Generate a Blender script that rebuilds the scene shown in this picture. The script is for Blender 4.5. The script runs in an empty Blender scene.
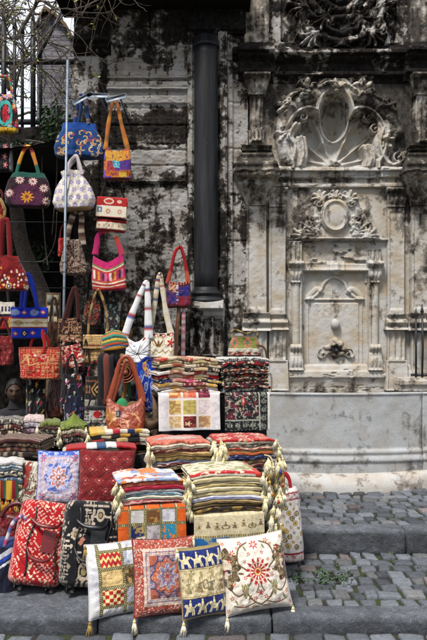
import bpy, math, random
import numpy as np
from mathutils import Vector, Euler
sc = bpy.context.scene
col = sc.collection
R = math.radians
F, CX, HY, CH = 700.0, 213.5, 335.0, 1.77        # lens in photo units, centre, horizon, eye height

# ------------------------------------------------------------------ camera, sky, sun, exposure
cd = bpy.data.cameras.new('camera'); cam = bpy.data.objects.new('camera', cd); col.objects.link(cam)
cam.location = (0, 0, CH); cam.rotation_euler = (R(90), 0, 0)
cd.sensor_width = 36; cd.lens = 36 * F / 640; cd.shift_y = 15 / 640.0
cd.clip_start = 0.05; cd.clip_end = 500
sc.camera = cam
SUN_EL, SUN_AZ = R(57), R(-30)                   # sun behind the photographer's left shoulder, veiled by cloud
world = bpy.data.worlds.new('World'); sc.world = world; world.use_nodes = True
wn = world.node_tree; wn.nodes.clear()
sky = wn.nodes.new('ShaderNodeTexSky'); sky.sky_type = 'NISHITA'; sky.sun_disc = False
sky.sun_elevation = SUN_EL; sky.sun_rotation = R(180) + SUN_AZ
sky.air_density = 1.0; sky.dust_density = 6.0; sky.ozone_density = 1.0
wbg = wn.nodes.new('ShaderNodeBackground'); wbg.inputs[1].default_value = 0.065
wo = wn.nodes.new('ShaderNodeOutputWorld')
wtc = wn.nodes.new('ShaderNodeTexCoord'); wcl = wn.nodes.new('ShaderNodeTexNoise'); wcl.inputs['Scale'].default_value = 2.2; wcl.inputs['Detail'].default_value = 7
wrp = wn.nodes.new('ShaderNodeMapRange'); wrp.inputs[1].default_value = .30; wrp.inputs[2].default_value = .55; wrp.inputs[3].default_value = .45; wrp.inputs[4].default_value = .95
wmx = wn.nodes.new('ShaderNodeMix'); wmx.data_type = 'RGBA'; wmx.inputs[7].default_value = (9.5, 10, 10.8, 1)     # broken bright cloud over the sky
wn.links.new(wtc.outputs['Generated'], wcl.inputs['Vector']); wn.links.new(wcl.outputs[0], wrp.inputs[0]); wn.links.new(wrp.outputs[0], wmx.inputs[0])
wn.links.new(sky.outputs[0], wmx.inputs[6]); wn.links.new(wmx.outputs[2], wbg.inputs[0]); wn.links.new(wbg.outputs[0], wo.inputs[0])
sl = bpy.data.lights.new('sun', 'SUN'); sl.energy = 3.6; sl.angle = R(15); sl.color = (1, .95, .885)
so = bpy.data.objects.new('sun', sl); col.objects.link(so)
so.rotation_euler = (R(90) - SUN_EL, 0, SUN_AZ)   # light travels +Y and down
sc.view_settings.view_transform = 'Standard'; sc.view_settings.look = 'None'
sc.view_settings.exposure = 0.78; sc.view_settings.gamma = 1.0
sc.view_settings.use_curve_mapping = False
sc.render.engine = 'CYCLES'
sc.cycles.max_bounces = 6; sc.cycles.diffuse_bounces = 3; sc.cycles.use_denoising = True

# ------------------------------------------------------------------ helpers
def X(px, d): return (px - CX) / F * d
def Z(py, d): return CH - (py - HY) / F * d
def W(px, py, d): return Vector((X(px, d), d, Z(py, d)))

def lin(h):
    h = h.lstrip('#'); o = []
    for i in (0, 2, 4):
        c = int(h[i:i+2], 16) / 255.0
        o.append(c / 12.92 if c <= .04045 else ((c + .055) / 1.055) ** 2.4)
    return np.array(o)

def hsh(ix, iy, seed=0):
    v = np.sin(ix * 127.1 + iy * 311.7 + seed * 74.7) * 43758.5453
    return v - np.floor(v)
def vnoise(x, y, seed=0):
    ix, iy = np.floor(x), np.floor(y); fx, fy = x - ix, y - iy
    fx = fx * fx * (3 - 2 * fx); fy = fy * fy * (3 - 2 * fy)
    a, b = hsh(ix, iy, seed), hsh(ix + 1, iy, seed)
    c, d = hsh(ix, iy + 1, seed), hsh(ix + 1, iy + 1, seed)
    return (a * (1 - fx) + b * fx) * (1 - fy) + (c * (1 - fx) + d * fx) * fy
def fbm(x, y, seed=0, o=4):
    s = 0; a = .5; t = 0
    for k in range(o):
        s = s + a * vnoise(x, y, seed + k * 7); t += a; x = x * 2.03; y = y * 2.03; a *= .5
    return s / t
def sst(a, b, x):
    t = np.clip((x - a) / (b - a), 0, 1); return t * t * (3 - 2 * t)
def band(x, a, b, s=1.0): return sst(a - s / 2, a + s / 2, x) * (1 - sst(b - s / 2, b + s / 2, x))
def gs(x, s): return np.exp(-(x / s) ** 2)

def tag(o, label=None, cat=None, group=None, kind=None):
    if label: o['label'] = label
    if cat: o['category'] = cat
    if group: o['group'] = group
    if kind: o['kind'] = kind
    return o
def empty(name, loc=(0, 0, 0), rot=(0, 0, 0)):
    o = bpy.data.objects.new(name, None); col.objects.link(o); o.location = loc; o.rotation_euler = rot
    o.empty_display_size = .05
    return o
def link(name, me, mat, parent=None, loc=(0, 0, 0), rot=(0, 0, 0)):
    o = bpy.data.objects.new(name, me); col.objects.link(o)
    if mat is not None and not me.materials: me.materials.append(mat)
    o.parent = parent; o.location = loc; o.rotation_euler = rot
    return o
def mesh(name, v, f, cols=None, soot_shade=None, smooth=True):
    me = bpy.data.meshes.new(name)
    v = np.asarray(v, dtype=np.float64)
    if isinstance(f, np.ndarray):
        n, k = f.shape
        me.vertices.add(len(v)); me.vertices.foreach_set('co', v.ravel())
        me.loops.add(n * k); me.loops.foreach_set('vertex_index', f.ravel().astype(np.int32))
        me.polygons.add(n); me.polygons.foreach_set('loop_start', np.arange(0, n * k, k, dtype=np.int32))
        me.update(calc_edges=True)
    else:
        me.from_pydata(v.tolist(), [], f)
    if cols is not None:
        a = me.attributes.new('Col', 'FLOAT_COLOR', 'POINT')
        c4 = np.ones((len(v), 4)); c4[:, :3] = np.clip(cols, 0, 1); a.data.foreach_set('color', c4.ravel())
    if soot_shade is not None:
        a = me.attributes.new('soot_shade', 'FLOAT', 'POINT'); a.data.foreach_set('value', np.asarray(soot_shade, dtype=np.float64).ravel())
    if smooth: me.polygons.foreach_set('use_smooth', [True] * len(me.polygons))
    me.validate(); me.update()
    return me
def gridf(nx, ny, wrap=False, off=0):
    i = np.arange(nx if wrap else nx - 1); j = np.arange(ny - 1)
    I, J = np.meshgrid(i, j); I = I.ravel(); J = J.ravel(); I2 = (I + 1) % nx
    return np.stack([J * nx + I, J * nx + I2, (J + 1) * nx + I2, (J + 1) * nx + I], 1) + off
class MB:
    def __init__(s): s.v = []; s.f = []; s.c = []; s.hasc = False
    def add(s, v, f, c=None):
        o = len(s.v); s.v += [tuple(p) for p in v]; s.f += [tuple(int(i) + o for i in q) for q in f]
        if c is not None:
            s.hasc = True; c = np.asarray(c); c = np.tile(c, (len(v), 1)) if c.ndim == 1 else c
            s.c += [tuple(q) for q in c]
        else: s.c += [(.5, .5, .5)] * len(v)
        return s
    def box(s, c, h, rot=None, bev=0, colr=None):
        hx, hy, hz = h; b = min(bev, hx * .8, hy * .8, hz * .8)
        if b <= 0:
            v = [(x * hx, y * hy, z * hz) for x in (-1, 1) for y in (-1, 1) for z in (-1, 1)]
            f = [(0, 1, 3, 2), (4, 6, 7, 5), (0, 4, 5, 1), (2, 3, 7, 6), (0, 2, 6, 4), (1, 5, 7, 3)]
        else:
            v = []; idx = {}
            for x in (-1, 1):
                for y in (-1, 1):
                    for z in (-1, 1):
                        for a in range(3):
                            p = [x * (hx - b), y * (hy - b), z * (hz - b)]; p[a] += (x, y, z)[a] * b
                            idx[(x, y, z, a)] = len(v); v.append(tuple(p))
            f = []
            S = (-1, 1)
            for a in range(3):
                for s1 in S:
                    def key(p, q):
                        t = [0, 0, 0]; t[a] = s1; t[(a + 1) % 3] = p; t[(a + 2) % 3] = q; return (*t, a)
                    q = [idx[key(-1, -1)], idx[key(1, -1)], idx[key(1, 1)], idx[key(-1, 1)]]
                    f.append(tuple(q if s1 > 0 else q[::-1]))
            for a in range(3):
                b1, b2 = (a + 1) % 3, (a + 2) % 3
                for p in S:
                    for q in S:
                        t0 = [0, 0, 0]; t1 = [0, 0, 0]; t0[a] = -1; t1[a] = 1
                        for t in (t0, t1): t[b1] = p; t[b2] = q
                        qd = [idx[(*t0, b1)], idx[(*t1, b1)], idx[(*t1, b2)], idx[(*t0, b2)]]
                        f.append(tuple(qd if p * q > 0 else qd[::-1]))
            for x in S:
                for y in S:
                    for z in S:
                        t = [idx[(x, y, z, 0)], idx[(x, y, z, 1)], idx[(x, y, z, 2)]]
                        f.append(tuple(t if x * y * z > 0 else t[::-1]))
        if rot is not None:
            m = Euler(rot).to_matrix(); v = [tuple(m @ Vector(p)) for p in v]
        v = [(p[0] + c[0], p[1] + c[1], p[2] + c[2]) for p in v]
        return s.add(v, f, colr)
    def tube(s, pts, rad, n=6, colr=None, cap=True):
        pts = [Vector(p) for p in pts]; m = len(pts)
        rad = [rad] * m if not hasattr(rad, '__len__') else rad
        v = []; up = Vector((0, 0, 1)); prev = None
        for i, p in enumerate(pts):
            t = (pts[min(i + 1, m - 1)] - pts[max(i - 1, 0)]); t = t.normalized() if t.length > 1e-9 else up
            if prev is None: a = t.orthogonal().normalized()
            else:
                a = prev - t * prev.dot(t); a = a.normalized() if a.length > 1e-6 else t.orthogonal().normalized()
            prev = a; b = t.cross(a)
            for k in range(n):
                q = 2 * math.pi * k / n
                v.append(p + (a * math.cos(q) + b * math.sin(q)) * rad[i])
        f = [(j * n + k, j * n + (k + 1) % n, (j + 1) * n + (k + 1) % n, (j + 1) * n + k) for j in range(m - 1) for k in range(n)]
        if cap: f += [tuple(range(n))[::-1], tuple(range((m - 1) * n, m * n))]
        cc = colr
        if colr is not None and np.asarray(colr).ndim == 2: cc = np.repeat(np.asarray(colr), n, 0)
        return s.add(v, f, cc)
    def lathe(s, prof, c=(0, 0, 0), n=24, colr=None, flute=None):
        v = []
        for (r, z) in prof:
            for k in range(n):
                q = 2 * math.pi * k / n; rr = r * (1 + (flute(q, z) if flute else 0))
                v.append((c[0] + rr * math.cos(q), c[1] + rr * math.sin(q), c[2] + z))
        m = len(prof)
        f = [(j * n + k, j * n + (k + 1) % n, (j + 1) * n + (k + 1) % n, (j + 1) * n + k) for j in range(m - 1) for k in range(n)]
        f += [tuple(range(n))[::-1], tuple(range((m - 1) * n, m * n))]
        return s.add(v, f, colr)
    def ball(s, c, r, n=12, m=8, colr=None):
        r = (r, r, r) if not hasattr(r, '__len__') else r
        v = []
        for j in range(m + 1):
            th = math.pi * min(max(j / m, .02), .98)
            for k in range(n):
                q = 2 * math.pi * k / n
                v.append((c[0] + r[0] * math.sin(th) * math.cos(q), c[1] + r[1] * math.sin(th) * math.sin(q), c[2] - r[2] * math.cos(th)))
        f = [(j * n + k, j * n + (k + 1) % n, (j + 1) * n + (k + 1) % n, (j + 1) * n + k) for j in range(m) for k in range(n)]
        f += [tuple(range(n))[::-1], tuple(range(m * n, (m + 1) * n))]
        return s.add(v, f, colr)
    def ribbon(s, pts, w, th, colr=None, side=None):
        pts = [Vector(p) for p in pts]; m = len(pts); v = []
        w = [w] * m if not hasattr(w, '__len__') else w
        for i, p in enumerate(pts):
            t = (pts[min(i + 1, m - 1)] - pts[max(i - 1, 0)]).normalized()
            sd = (t.cross(Vector((0, 1, 0))) if side is None else Vector(side)); sd = sd.normalized() if sd.length > 1e-5 else Vector((1, 0, 0))
            nn = t.cross(sd).normalized()
            for (a, b) in ((-.5, -.35), (0, -.5), (.5, -.35), (.5, .35), (0, .5), (-.5, .35)):
                v.append(p + sd * a * w[i] + nn * b * th)
        n = 6
        f = [(j * n + k, j * n + (k + 1) % n, (j + 1) * n + (k + 1) % n, (j + 1) * n + k) for j in range(m - 1) for k in range(n)]
        f += [tuple(range(n))[::-1], tuple(range((m - 1) * n, m * n))]
        cc = colr
        if colr is not None and np.asarray(colr).ndim == 2: cc = np.repeat(np.asarray(colr), n, 0)
        return s.add(v, f, cc)
    def build(s, name, mat, parent=None, loc=(0, 0, 0), rot=(0, 0, 0), smooth=True):
        me = mesh(name, np.array(s.v), s.f, cols=np.array(s.c) if s.hasc else None, smooth=smooth)
        return link(name, me, mat, parent, loc, rot)
def spline(pts, n=8):
    pts = [Vector(p) for p in pts]; out = []
    for i in range(len(pts) - 1):
        p0 = pts[max(i - 1, 0)]; p1 = pts[i]; p2 = pts[i + 1]; p3 = pts[min(i + 2, len(pts) - 1)]
        for k in range(n):
            t = k / n; t2 = t * t; t3 = t2 * t
            out.append(.5 * ((2 * p1) + (p2 - p0) * t + (2 * p0 - 5 * p1 + 4 * p2 - p3) * t2 + (3 * p1 - p0 - 3 * p2 + p3) * t3))
    out.append(pts[-1]); return out

# ------------------------------------------------------------------ materials
class NT:
    def __init__(s, name):
        s.m = bpy.data.materials.new(name); s.m.use_nodes = True; s.t = s.m.node_tree; s.t.nodes.clear()
        s.o = s.n('ShaderNodeOutputMaterial'); s.b = s.n('ShaderNodeBsdfPrincipled'); s.l(s.b.outputs[0], s.o.inputs[0])
    def n(s, k): return s.t.nodes.new(k)
    def l(s, a, b): s.t.links.new(a, b)
    def sv(s, sock, v):
        if hasattr(v, 'is_linked') or hasattr(v, 'links'): s.l(v, sock)
        else: sock.default_value = v
    def pos(s): return s.n('ShaderNodeNewGeometry').outputs['Position']
    def objc(s): return s.n('ShaderNodeTexCoord').outputs['Object']
    def noise(s, vec, scale, det=6, rough=.6, stretch=None, dist=0):
        if stretch:
            mp = s.n('ShaderNodeMapping'); mp.inputs['Scale'].default_value = stretch; s.l(vec, mp.inputs[0]); vec = mp.outputs[0]
        k = s.n('ShaderNodeTexNoise'); s.l(vec, k.inputs['Vector']); k.inputs['Scale'].default_value = scale
        k.inputs['Detail'].default_value = det; k.inputs['Roughness'].default_value = rough; k.inputs['Distortion'].default_value = dist
        return k.outputs[0]
    def math(s, op, a, b=None, c=None):
        k = s.n('ShaderNodeMath'); k.operation = op; s.sv(k.inputs[0], a)
        if b is not None: s.sv(k.inputs[1], b)
        if c is not None: s.sv(k.inputs[2], c)
        return k.outputs[0]
    def ramp(s, f, stops):
        k = s.n('ShaderNodeValToRGB'); s.l(f, k.inputs[0]); e = k.color_ramp.elements
        while len(e) < len(stops): e.new(.5)
        for q, (p, c) in zip(e, stops):
            q.position = p; c = (c,) * 3 if not hasattr(c, '__len__') else c; q.color = (*c, 1)
        return k.outputs[0]
    def mix(s, f, a, b, mode='MIX'):
        k = s.n('ShaderNodeMix'); k.data_type = 'RGBA'; k.blend_type = mode; s.sv(k.inputs[0], f)
        for sock, v in ((k.inputs[6], a), (k.inputs[7], b)):
            if hasattr(v, 'links'): s.l(v, sock)
            else: sock.default_value = (*v, 1)
        return k.outputs[2]
    def bump(s, h, st=.4, dist=.01):
        k = s.n('ShaderNodeBump'); s.l(h, k.inputs['Height']); k.inputs['Strength'].default_value = st; k.inputs['Distance'].default_value = dist
        s.l(k.outputs[0], s.b.inputs['Normal'])
    def done(s, colr, rough=.8, metal=0, spec=.3):
        s.sv(s.b.inputs['Base Color'], colr if hasattr(colr, 'links') else (*colr, 1)); s.sv(s.b.inputs['Roughness'], rough)
        s.b.inputs['Metallic'].default_value = metal; s.b.inputs['Specular IOR Level'].default_value = spec
        return s.m
def attr(t, name, out='Color'):
    a = t.n('ShaderNodeAttribute'); a.attribute_name = name; return a.outputs[out]

def masonry(name, pale, warm, mid, dark, gain=1.0, streak=.6, bumpk=.5, rough=.85, course=0, soft=0):
    t = NT(name); p = t.pos()
    nA = t.noise(p, 2.6, 10, .62, dist=.4); nB = t.noise(p, 13, 9, .68, dist=.3); nS = t.noise(p, 6, 6, .6, stretch=(1.6, 1.6, .22))
    nF = t.noise(p, 70, 5, .7); nW = t.noise(p, 4.5, 4, .6)
    s = attr(t, 'soot_shade', 'Fac')
    tt = t.math('MULTIPLY_ADD', nA, 1.9 * gain, s); tt = t.math('MULTIPLY_ADD', nB, 1.5 * gain, tt)
    tt = t.math('MULTIPLY_ADD', nS, streak, tt); tt = t.math('MULTIPLY_ADD', nF, .22, tt)
    nH = t.noise(p, 3.2, 8, .66, stretch=(.45, .45, 1.7), dist=.9); tt = t.math('MULTIPLY_ADD', nH, course, t.math('SUBTRACT', tt, course * .5))
    tt = t.math('SUBTRACT', tt, (1.9 * gain + 1.5 * gain + streak + .22) * .5)
    pw = t.mix(t.math('MULTIPLY', t.ramp(nW, [(.42, 0), (.64, 1)]), 1.0), pale, warm)
    pw = t.mix(t.ramp(nF, [(.3, .35), (.55, 0)]), pw, tuple(c * .55 for c in pale))
    c = t.mix(t.ramp(tt, [(.42 - soft, 0), (.46 + soft * .5, 1)]), pw, mid)
    c = t.mix(t.ramp(tt, [(.52 - soft * .3, 0), (.58 + soft, 1)]), c, dark)
    nD = t.noise(p, 22, 8, .75, stretch=(1, 1, .6)); dk = t.mix(t.ramp(nD, [(.36, 0), (.66, 1)]), tuple(q * .5 for q in dark), tuple(q * 3.0 for q in mid) if False else tuple(a * .22 + b * 1.0 for a, b in zip(mid, dark)))
    c = t.mix(t.ramp(tt, [(.56, 0), (.66, 1)]), c, dk)
    h = t.math('MULTIPLY', t.ramp(tt, [(.43, 1), (.50, 0)]), .9); h = t.math('MULTIPLY_ADD', nB, .8, h); h = t.math('MULTIPLY_ADD', nF, .5, h)
    t.bump(h, bumpk, .012)
    return t.done(c, rough, 0, .08)
M = {}
M['soot_shade'] = masonry('sooty_stone', (.30, .29, .28), (.22, .195, .165), (.06, .05, .043), (.007, .0062, .006), gain=.75, streak=.8, course=.6)
M['marble'] = masonry('weathered_marble', (.355, .345, .325), (.305, .255, .19), (.16, .14, .118), (.028, .025, .022), gain=.66, streak=.9, bumpk=.45, rough=.75, course=.3, soft=.06)
M['basin'] = masonry('basin_marble', (.31, .32, .33), (.265, .255, .24), (.185, .182, .176), (.10, .096, .092), gain=.7, streak=.9, bumpk=.4, rough=.6, course=.3, soft=.08)
M['plaster'] = masonry('peeling_plaster', (.295, .285, .272), (.20, .175, .15), (.075, .062, .05), (.008, .0068, .0064), gain=.85, streak=.9, bumpk=.9, course=.75, soft=.012)

def simple(name, c, rough=.7, metal=0, sc_=40, var=.35, bumpk=.15, spec=.3, obj=True):
    t = NT(name); p = t.objc() if obj else t.pos()
    n = t.noise(p, sc_, 5, .6)
    t.bump(n, bumpk, .004)
    return t.done(t.mix(t.ramp(n, [(.3, 0), (.7, 1)]), tuple(q * (1 - var) for q in c), tuple(min(1, q * (1 + var)) for q in c)), rough, metal, spec)
def textile(name, rough=.9, weave=420, bumpk=.4, var=.22, spec=.15, sheen=.15):
    t = NT(name); p = t.objc()
    n = t.noise(p, weave, 2, .5); n2 = t.noise(p, 9, 4, .6)
    c = attr(t, 'Col')
    c = t.mix(1.0, c, t.ramp(n, [(.3, 1 - var), (.7, 1.0)]), 'MULTIPLY')
    c = t.mix(1.0, c, t.ramp(n2, [(.3, .86), (.65, 1.0)]), 'MULTIPLY')
    sp = t.noise(p, weave * .36, 3, .6, stretch=(1, 1, 2.2)); c = t.mix(1.0, c, t.ramp(sp, [(.32, 1 - var * .9), (.62, 1.04)]), 'MULTIPLY')
    lum = t.n('ShaderNodeRGBToBW'); t.l(attr(t, 'Col'), lum.inputs[0])
    h = t.math('MULTIPLY_ADD', n2, 2.2, n); h = t.math('MULTIPLY_ADD', lum.outputs[0], 1.6, h); h = t.math('MULTIPLY_ADD', sp, .8, h); t.bump(h, bumpk, .004)
    try: t.b.inputs['Sheen Weight'].default_value = sheen
    except Exception: pass
    return t.done(c, rough, 0, spec)
M['cloth'] = textile('woven_textile')
M['silk'] = textile('silky_textile', rough=.5, weave=260, bumpk=.2, var=.15, spec=.4)
M['leather'] = textile('tooled_leather', rough=.42, weave=150, bumpk=.35, var=.3, spec=.5, sheen=0)
M['thread'] = textile('tassel_thread', rough=.8, weave=300, bumpk=.4, var=.35)
M['skin'] = simple('skin', (.075, .042, .028), .55, sc_=25, var=.1)
M['hair'] = simple('dark_hair', (.012, .009, .008), .5)
M['dark_cloth'] = simple('dark_cloth', (.018, .017, .02), .9, sc_=60)
M['iron'] = simple('black_iron', (.022, .023, .027), .5, .6, sc_=30, var=.4, spec=.5)
M['steel'] = simple('galvanised_steel', (.16, .19, .23), .5, .6, sc_=25, var=.25)
M['bright_steel'] = simple('pale_steel', (.30, .36, .43), .5, .3, sc_=25, var=.3)
def colmat():
    t = NT('black_column'); p = t.pos(); n = t.noise(p, 5, 8, .7, stretch=(3, 3, .25)); f = t.noise(p, 40, 6, .75, stretch=(1, 1, .4))
    c = t.mix(t.ramp(n, [(.4, 0), (.7, 1)]), (.006, .0065, .008), (.022, .023, .026)); c = t.mix(t.ramp(f, [(.66, 0), (.74, .8)]), c, (.09, .085, .08)); t.bump(f, .35, .004)
    return t.done(c, .5, 0, .2)
M['column'] = colmat()
M['wood'] = simple('dark_wood', (.09, .055, .03), .75, sc_=30)
M['bark'] = simple('bark', (.075, .06, .05), .9, sc_=35, var=.5, bumpk=.6)
M['twig'] = simple('twig', (.06, .045, .035), .85, sc_=35, var=.5, bumpk=.3)
M['leaf'] = simple('spring_leaf', (.22, .24, .045), .6, sc_=20, var=.4)
M['ivy'] = simple('dark_leaf', (.022, .05, .016), .6, sc_=12, var=.6)
def granite(name, a, b, scale=9, bumpk=.7):
    t = NT(name); p = t.pos(); n = t.noise(p, scale, 8, .65); f = t.noise(p, 120, 4, .7); q = t.noise(p, 2.2, 4, .6)
    c = t.mix(t.ramp(n, [(.35, 0), (.65, 1)]), a, b)
    c = t.mix(t.ramp(f, [(.35, .6), (.62, 0)]), c, tuple(x * .3 for x in a)); g_ = t.noise(p, 34, 6, .75); c = t.mix(t.ramp(g_, [(.54, 0), (.68, .55)]), c, tuple(min(1, x * 1.7) for x in b))
    c = t.mix(1.0, c, t.ramp(q, [(.35, .65), (.62, 1.1)]), 'MULTIPLY')
    s = attr(t, 'soot_shade', 'Fac'); c = t.mix(t.math('MULTIPLY', s, t.ramp(n, [(.25, 1), (.75, .55)])), c, tuple(x * .28 for x in a))  # attribute tints the kerb riser dark as painted shade
    h = t.math('MULTIPLY_ADD', n, 2.4, f); t.bump(h, bumpk, .022)
    return t.done(c, .85, 0, .2)
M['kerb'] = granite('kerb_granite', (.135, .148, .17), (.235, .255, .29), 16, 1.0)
M['pave'] = granite('slab_stone', (.07, .076, .088), (.13, .14, .16), 5, .7)
def settmat():
    t = NT('granite_setts'); p = t.pos(); c = attr(t, 'Col'); n = t.noise(p, 45, 6, .7); f = t.noise(p, 160, 3, .7)
    c = t.mix(1.0, c, t.ramp(n, [(.3, .6), (.65, 1.15)]), 'MULTIPLY'); h = t.math('MULTIPLY_ADD', n, 1.6, f); t.bump(h, .6, .006)
    return t.done(c, .88, 0, .15)
M['sett'] = settmat()
def soilmat():
    t = NT('joint_soil'); p = t.pos(); n = t.noise(p, 7, 6, .65); f = t.noise(p, 90, 4, .7)
    c = t.mix(t.ramp(n, [(.45, 0), (.62, 1)]), (.03, .028, .026), (.035, .05, .015)); t.bump(f, .8, .01)
    return t.done(c, .95, 0, .1)
M['soil'] = soilmat()
def brickmat():
    t = NT('grey_rubble_wall'); p = t.pos(); mp = t.n('ShaderNodeMapping'); mp.inputs['Rotation'].default_value = (R(90), 0, 0); t.l(p, mp.inputs[0])
    b = t.n('ShaderNodeTexBrick'); t.l(mp.outputs[0], b.inputs[0]); b.inputs['Scale'].default_value = 3.2
    b.inputs['Color1'].default_value = (.19, .185, .205, 1); b.inputs['Color2'].default_value = (.13, .125, .145, 1); b.inputs['Mortar'].default_value = (.07, .065, .07, 1)
    b.inputs['Mortar Size'].default_value = .014; b.inputs['Brick Width'].default_value = .8; b.inputs['Row Height'].default_value = .22
    n = t.noise(p, 6, 8, .7); c = t.mix(1.0, b.outputs[0], t.ramp(n, [(.3, .4), (.62, 1.1)]), 'MULTIPLY')
    h = t.math('MULTIPLY_ADD', n, 1.0, t.math('MULTIPLY', b.outputs['Fac'], -.6)); t.bump(h, .6, .02)
    return t.done(c, .9, 0, .2)
M['brick'] = brickmat()

# ------------------------------------------------------------------ ground: street, two terraces, kerbs, setts
Z1, Z2 = .082, .25
def struct(name, me, mat, loc=(0, 0, 0)):
    return tag(link(name, me, mat, None, loc), kind='structure')
def plane(x0, x1, y0, y1, z): return [(x0, y0, z), (x1, y0, z), (x1, y1, z), (x0, y1, z)]
struct('street_ground', mesh('street_ground', plane(-60, 60, -60, 60, -.012), [(0, 1, 2, 3)], smooth=False), M['soil'])
struct('terrace_lower_bed', mesh('terrace_lower_bed', plane(-8, 6, 4.2, 5.45, Z1 - .02), [(0, 1, 2, 3)], smooth=False), M['soil'])
struct('terrace_upper_bed', mesh('terrace_upper_bed', plane(-12, 6, 5.5, 14, Z2 - .02), [(0, 1, 2, 3)], smooth=False), M['soil'])

def setts(name, x0, x1, y0, y1, z, dy, seed, crown=.012, skip=None, wmul=1.3):
    rnd = random.Random(seed); V = []; Fc = []; C = []
    rows = max(1, int(round((y1 - y0) / dy))); dy = (y1 - y0) / rows
    def wob(x, r): return .022 * (float(vnoise(np.array(x * 1.7), np.array(r * .6), seed)) - .5) if 0 < r < rows else 0
    for r in range(rows):
        x = x0 - rnd.random() * .1
        while x < x1:
            w = dy * wmul * rnd.uniform(.7, 1.35); xe = x + w
            cx = (x + xe) / 2
            if skip and skip(cx, y0 + (r + .5) * dy): x = xe; continue
            ya, yb = y0 + r * dy, y0 + (r + 1) * dy
            g = rnd.uniform(.006, .013); sk = [rnd.uniform(-.014, .014) for _ in range(8)]
            cs = [(x + g + sk[0], ya + wob(x, r) + g + sk[1]), (xe - g + sk[2], ya + wob(xe, r) + g + sk[3]),
                  (xe - g + sk[4], yb + wob(xe, r + 1) - g + sk[5]), (x + g + sk[6], yb + wob(x, r + 1) - g + sk[7])]
            # rounded outline
            out = []
            for i in range(4):
                a = Vector(cs[i]); p = Vector(cs[i - 1]); q = Vector(cs[(i + 1) % 4]); k = rnd.uniform(.07, .2)
                out += [a.lerp(p, k), a.lerp(p, k * .3).lerp(a.lerp(q, k * .3), .5), a.lerp(q, k)]
                out += [a.lerp(q, .5) + Vector((rnd.uniform(-.004, .004), rnd.uniform(-.004, .004)))]
            cc = sum(out, Vector((0, 0))) / len(out); o = len(V); n = len(out)
            tz = rnd.uniform(-.009, .007); tx = rnd.uniform(-.09, .09); ty = rnd.uniform(-.10, .10)
            b = rnd.uniform(.55, 1.55); base = np.array([.090, .098, .112]) * b if rnd.random() > .18 else np.array([.10, .102, .107]) * b
            if rnd.random() < .06: base = np.array([.125, .11, .11]) * b
            for (sf, dz) in ((1.0, -.04), (1.0, -.014), (.955, -.003), (.88, .002), (.5, crown * .5)):
                for p in out:
                    q = cc + (p - cc) * sf
                    V.append((q.x, q.y, z + dz + tz + tx * (q.x - cc.x) + ty * (q.y - cc.y) + (rnd.uniform(-.002, .002) if sf < .95 else 0))); C.append(base * (.55 if dz < -.02 else 1))
            V.append((cc.x, cc.y, z + crown * .55 + tz)); C.append(base)
            for k in range(4):
                for i in range(n): Fc.append((o + k * n + i, o + k * n + (i + 1) % n, o + (k + 1) * n + (i + 1) % n, o + (k + 1) * n + i))
            for i in range(n): Fc.append((o + 4 * n + i, o + 4 * n + (i + 1) % n, o + 5 * n))
            x = xe
    return struct(name, mesh(name, np.array(V), Fc, cols=np.array(C)), M['sett'])
setts('cobbled_terrace_lower', -.35, 2.2, 4.365, 5.42, Z1, .135, 3, wmul=.92, crown=.007)
setts('cobbled_terrace_upper', -.9, 2.8, 5.61, 7.2, Z2, .135, 5, wmul=.95, crown=.007)
setts('cobbled_street', -2.2, 2.2, 3.2, 4.15, 0, .13, 9, wmul=1.3)

def kerb(name, x0, x1, yf, w, z0, z1, seed, joints, mat=None, bow=0):
    """a row of worn kerb stones, each stone with a rounded rough front edge, joints left open"""
    V = []; Fc = []; riser_shade = []; js = [x0] + joints + [x1]
    for a, b in zip(js[:-1], js[1:]):
        n = max(6, int((b - a) / .012)); xs = np.linspace(a + .006, b - .006, n)
        prof = [(w, z0 - .05), (0, z0 - .05), (0, z0 + .3 * (z1 - z0)), (.004, z1 - .03), (.013, z1 - .010), (.034, z1), (w * .5, z1 + .003), (w, z1)]
        m = len(prof); o = len(V)
        for i, x in enumerate(xs):
            e = min(i, n - 1 - i); en = min(1, e / 3) ** .6
            for k, (dy, z) in enumerate(prof):
                rr = (float(fbm(np.array(x * 8 + k * .3), np.array(k * .8 + seed), seed, 5)) - .5) * 1.25
                q = .03 * rr if 1 < k < 6 else .008 * rr * (k > 1)
                riser_shade.append(.9 * (k < 4) + .45 * (k == 4))  # riser faces tinted darker than the top, shade put into the colour
                V.append((x, yf - bow * (1 - ((x + .1) / 2.0) ** 2) + dy + q * (k < 5) + (1 - en) * .008 * (k < 5) * (k > 0), z + (q * .4 if 3 <= k else 0) - (1 - en) * .010 * (k >= 4)))
        for i in range(n - 1):
            for k in range(m - 1): Fc.append((o + i * m + k, o + (i + 1) * m + k, o + (i + 1) * m + k + 1, o + i * m + k + 1))
        Fc.append(tuple(o + k for k in range(m))); Fc.append(tuple(o + (n - 1) * m + k for k in range(m))[::-1])
    return struct(name, mesh(name, np.array(V), Fc, soot_shade=np.array(riser_shade)), mat or M['kerb'])
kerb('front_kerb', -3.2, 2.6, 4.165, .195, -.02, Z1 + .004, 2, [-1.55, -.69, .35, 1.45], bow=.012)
kerb('rear_kerb', -3.2, 2.6, 5.42, .19, Z1 - .02, Z2 + .003, 4, [-1.2, -.2, 1.495], mat=M['kerb'])
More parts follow.
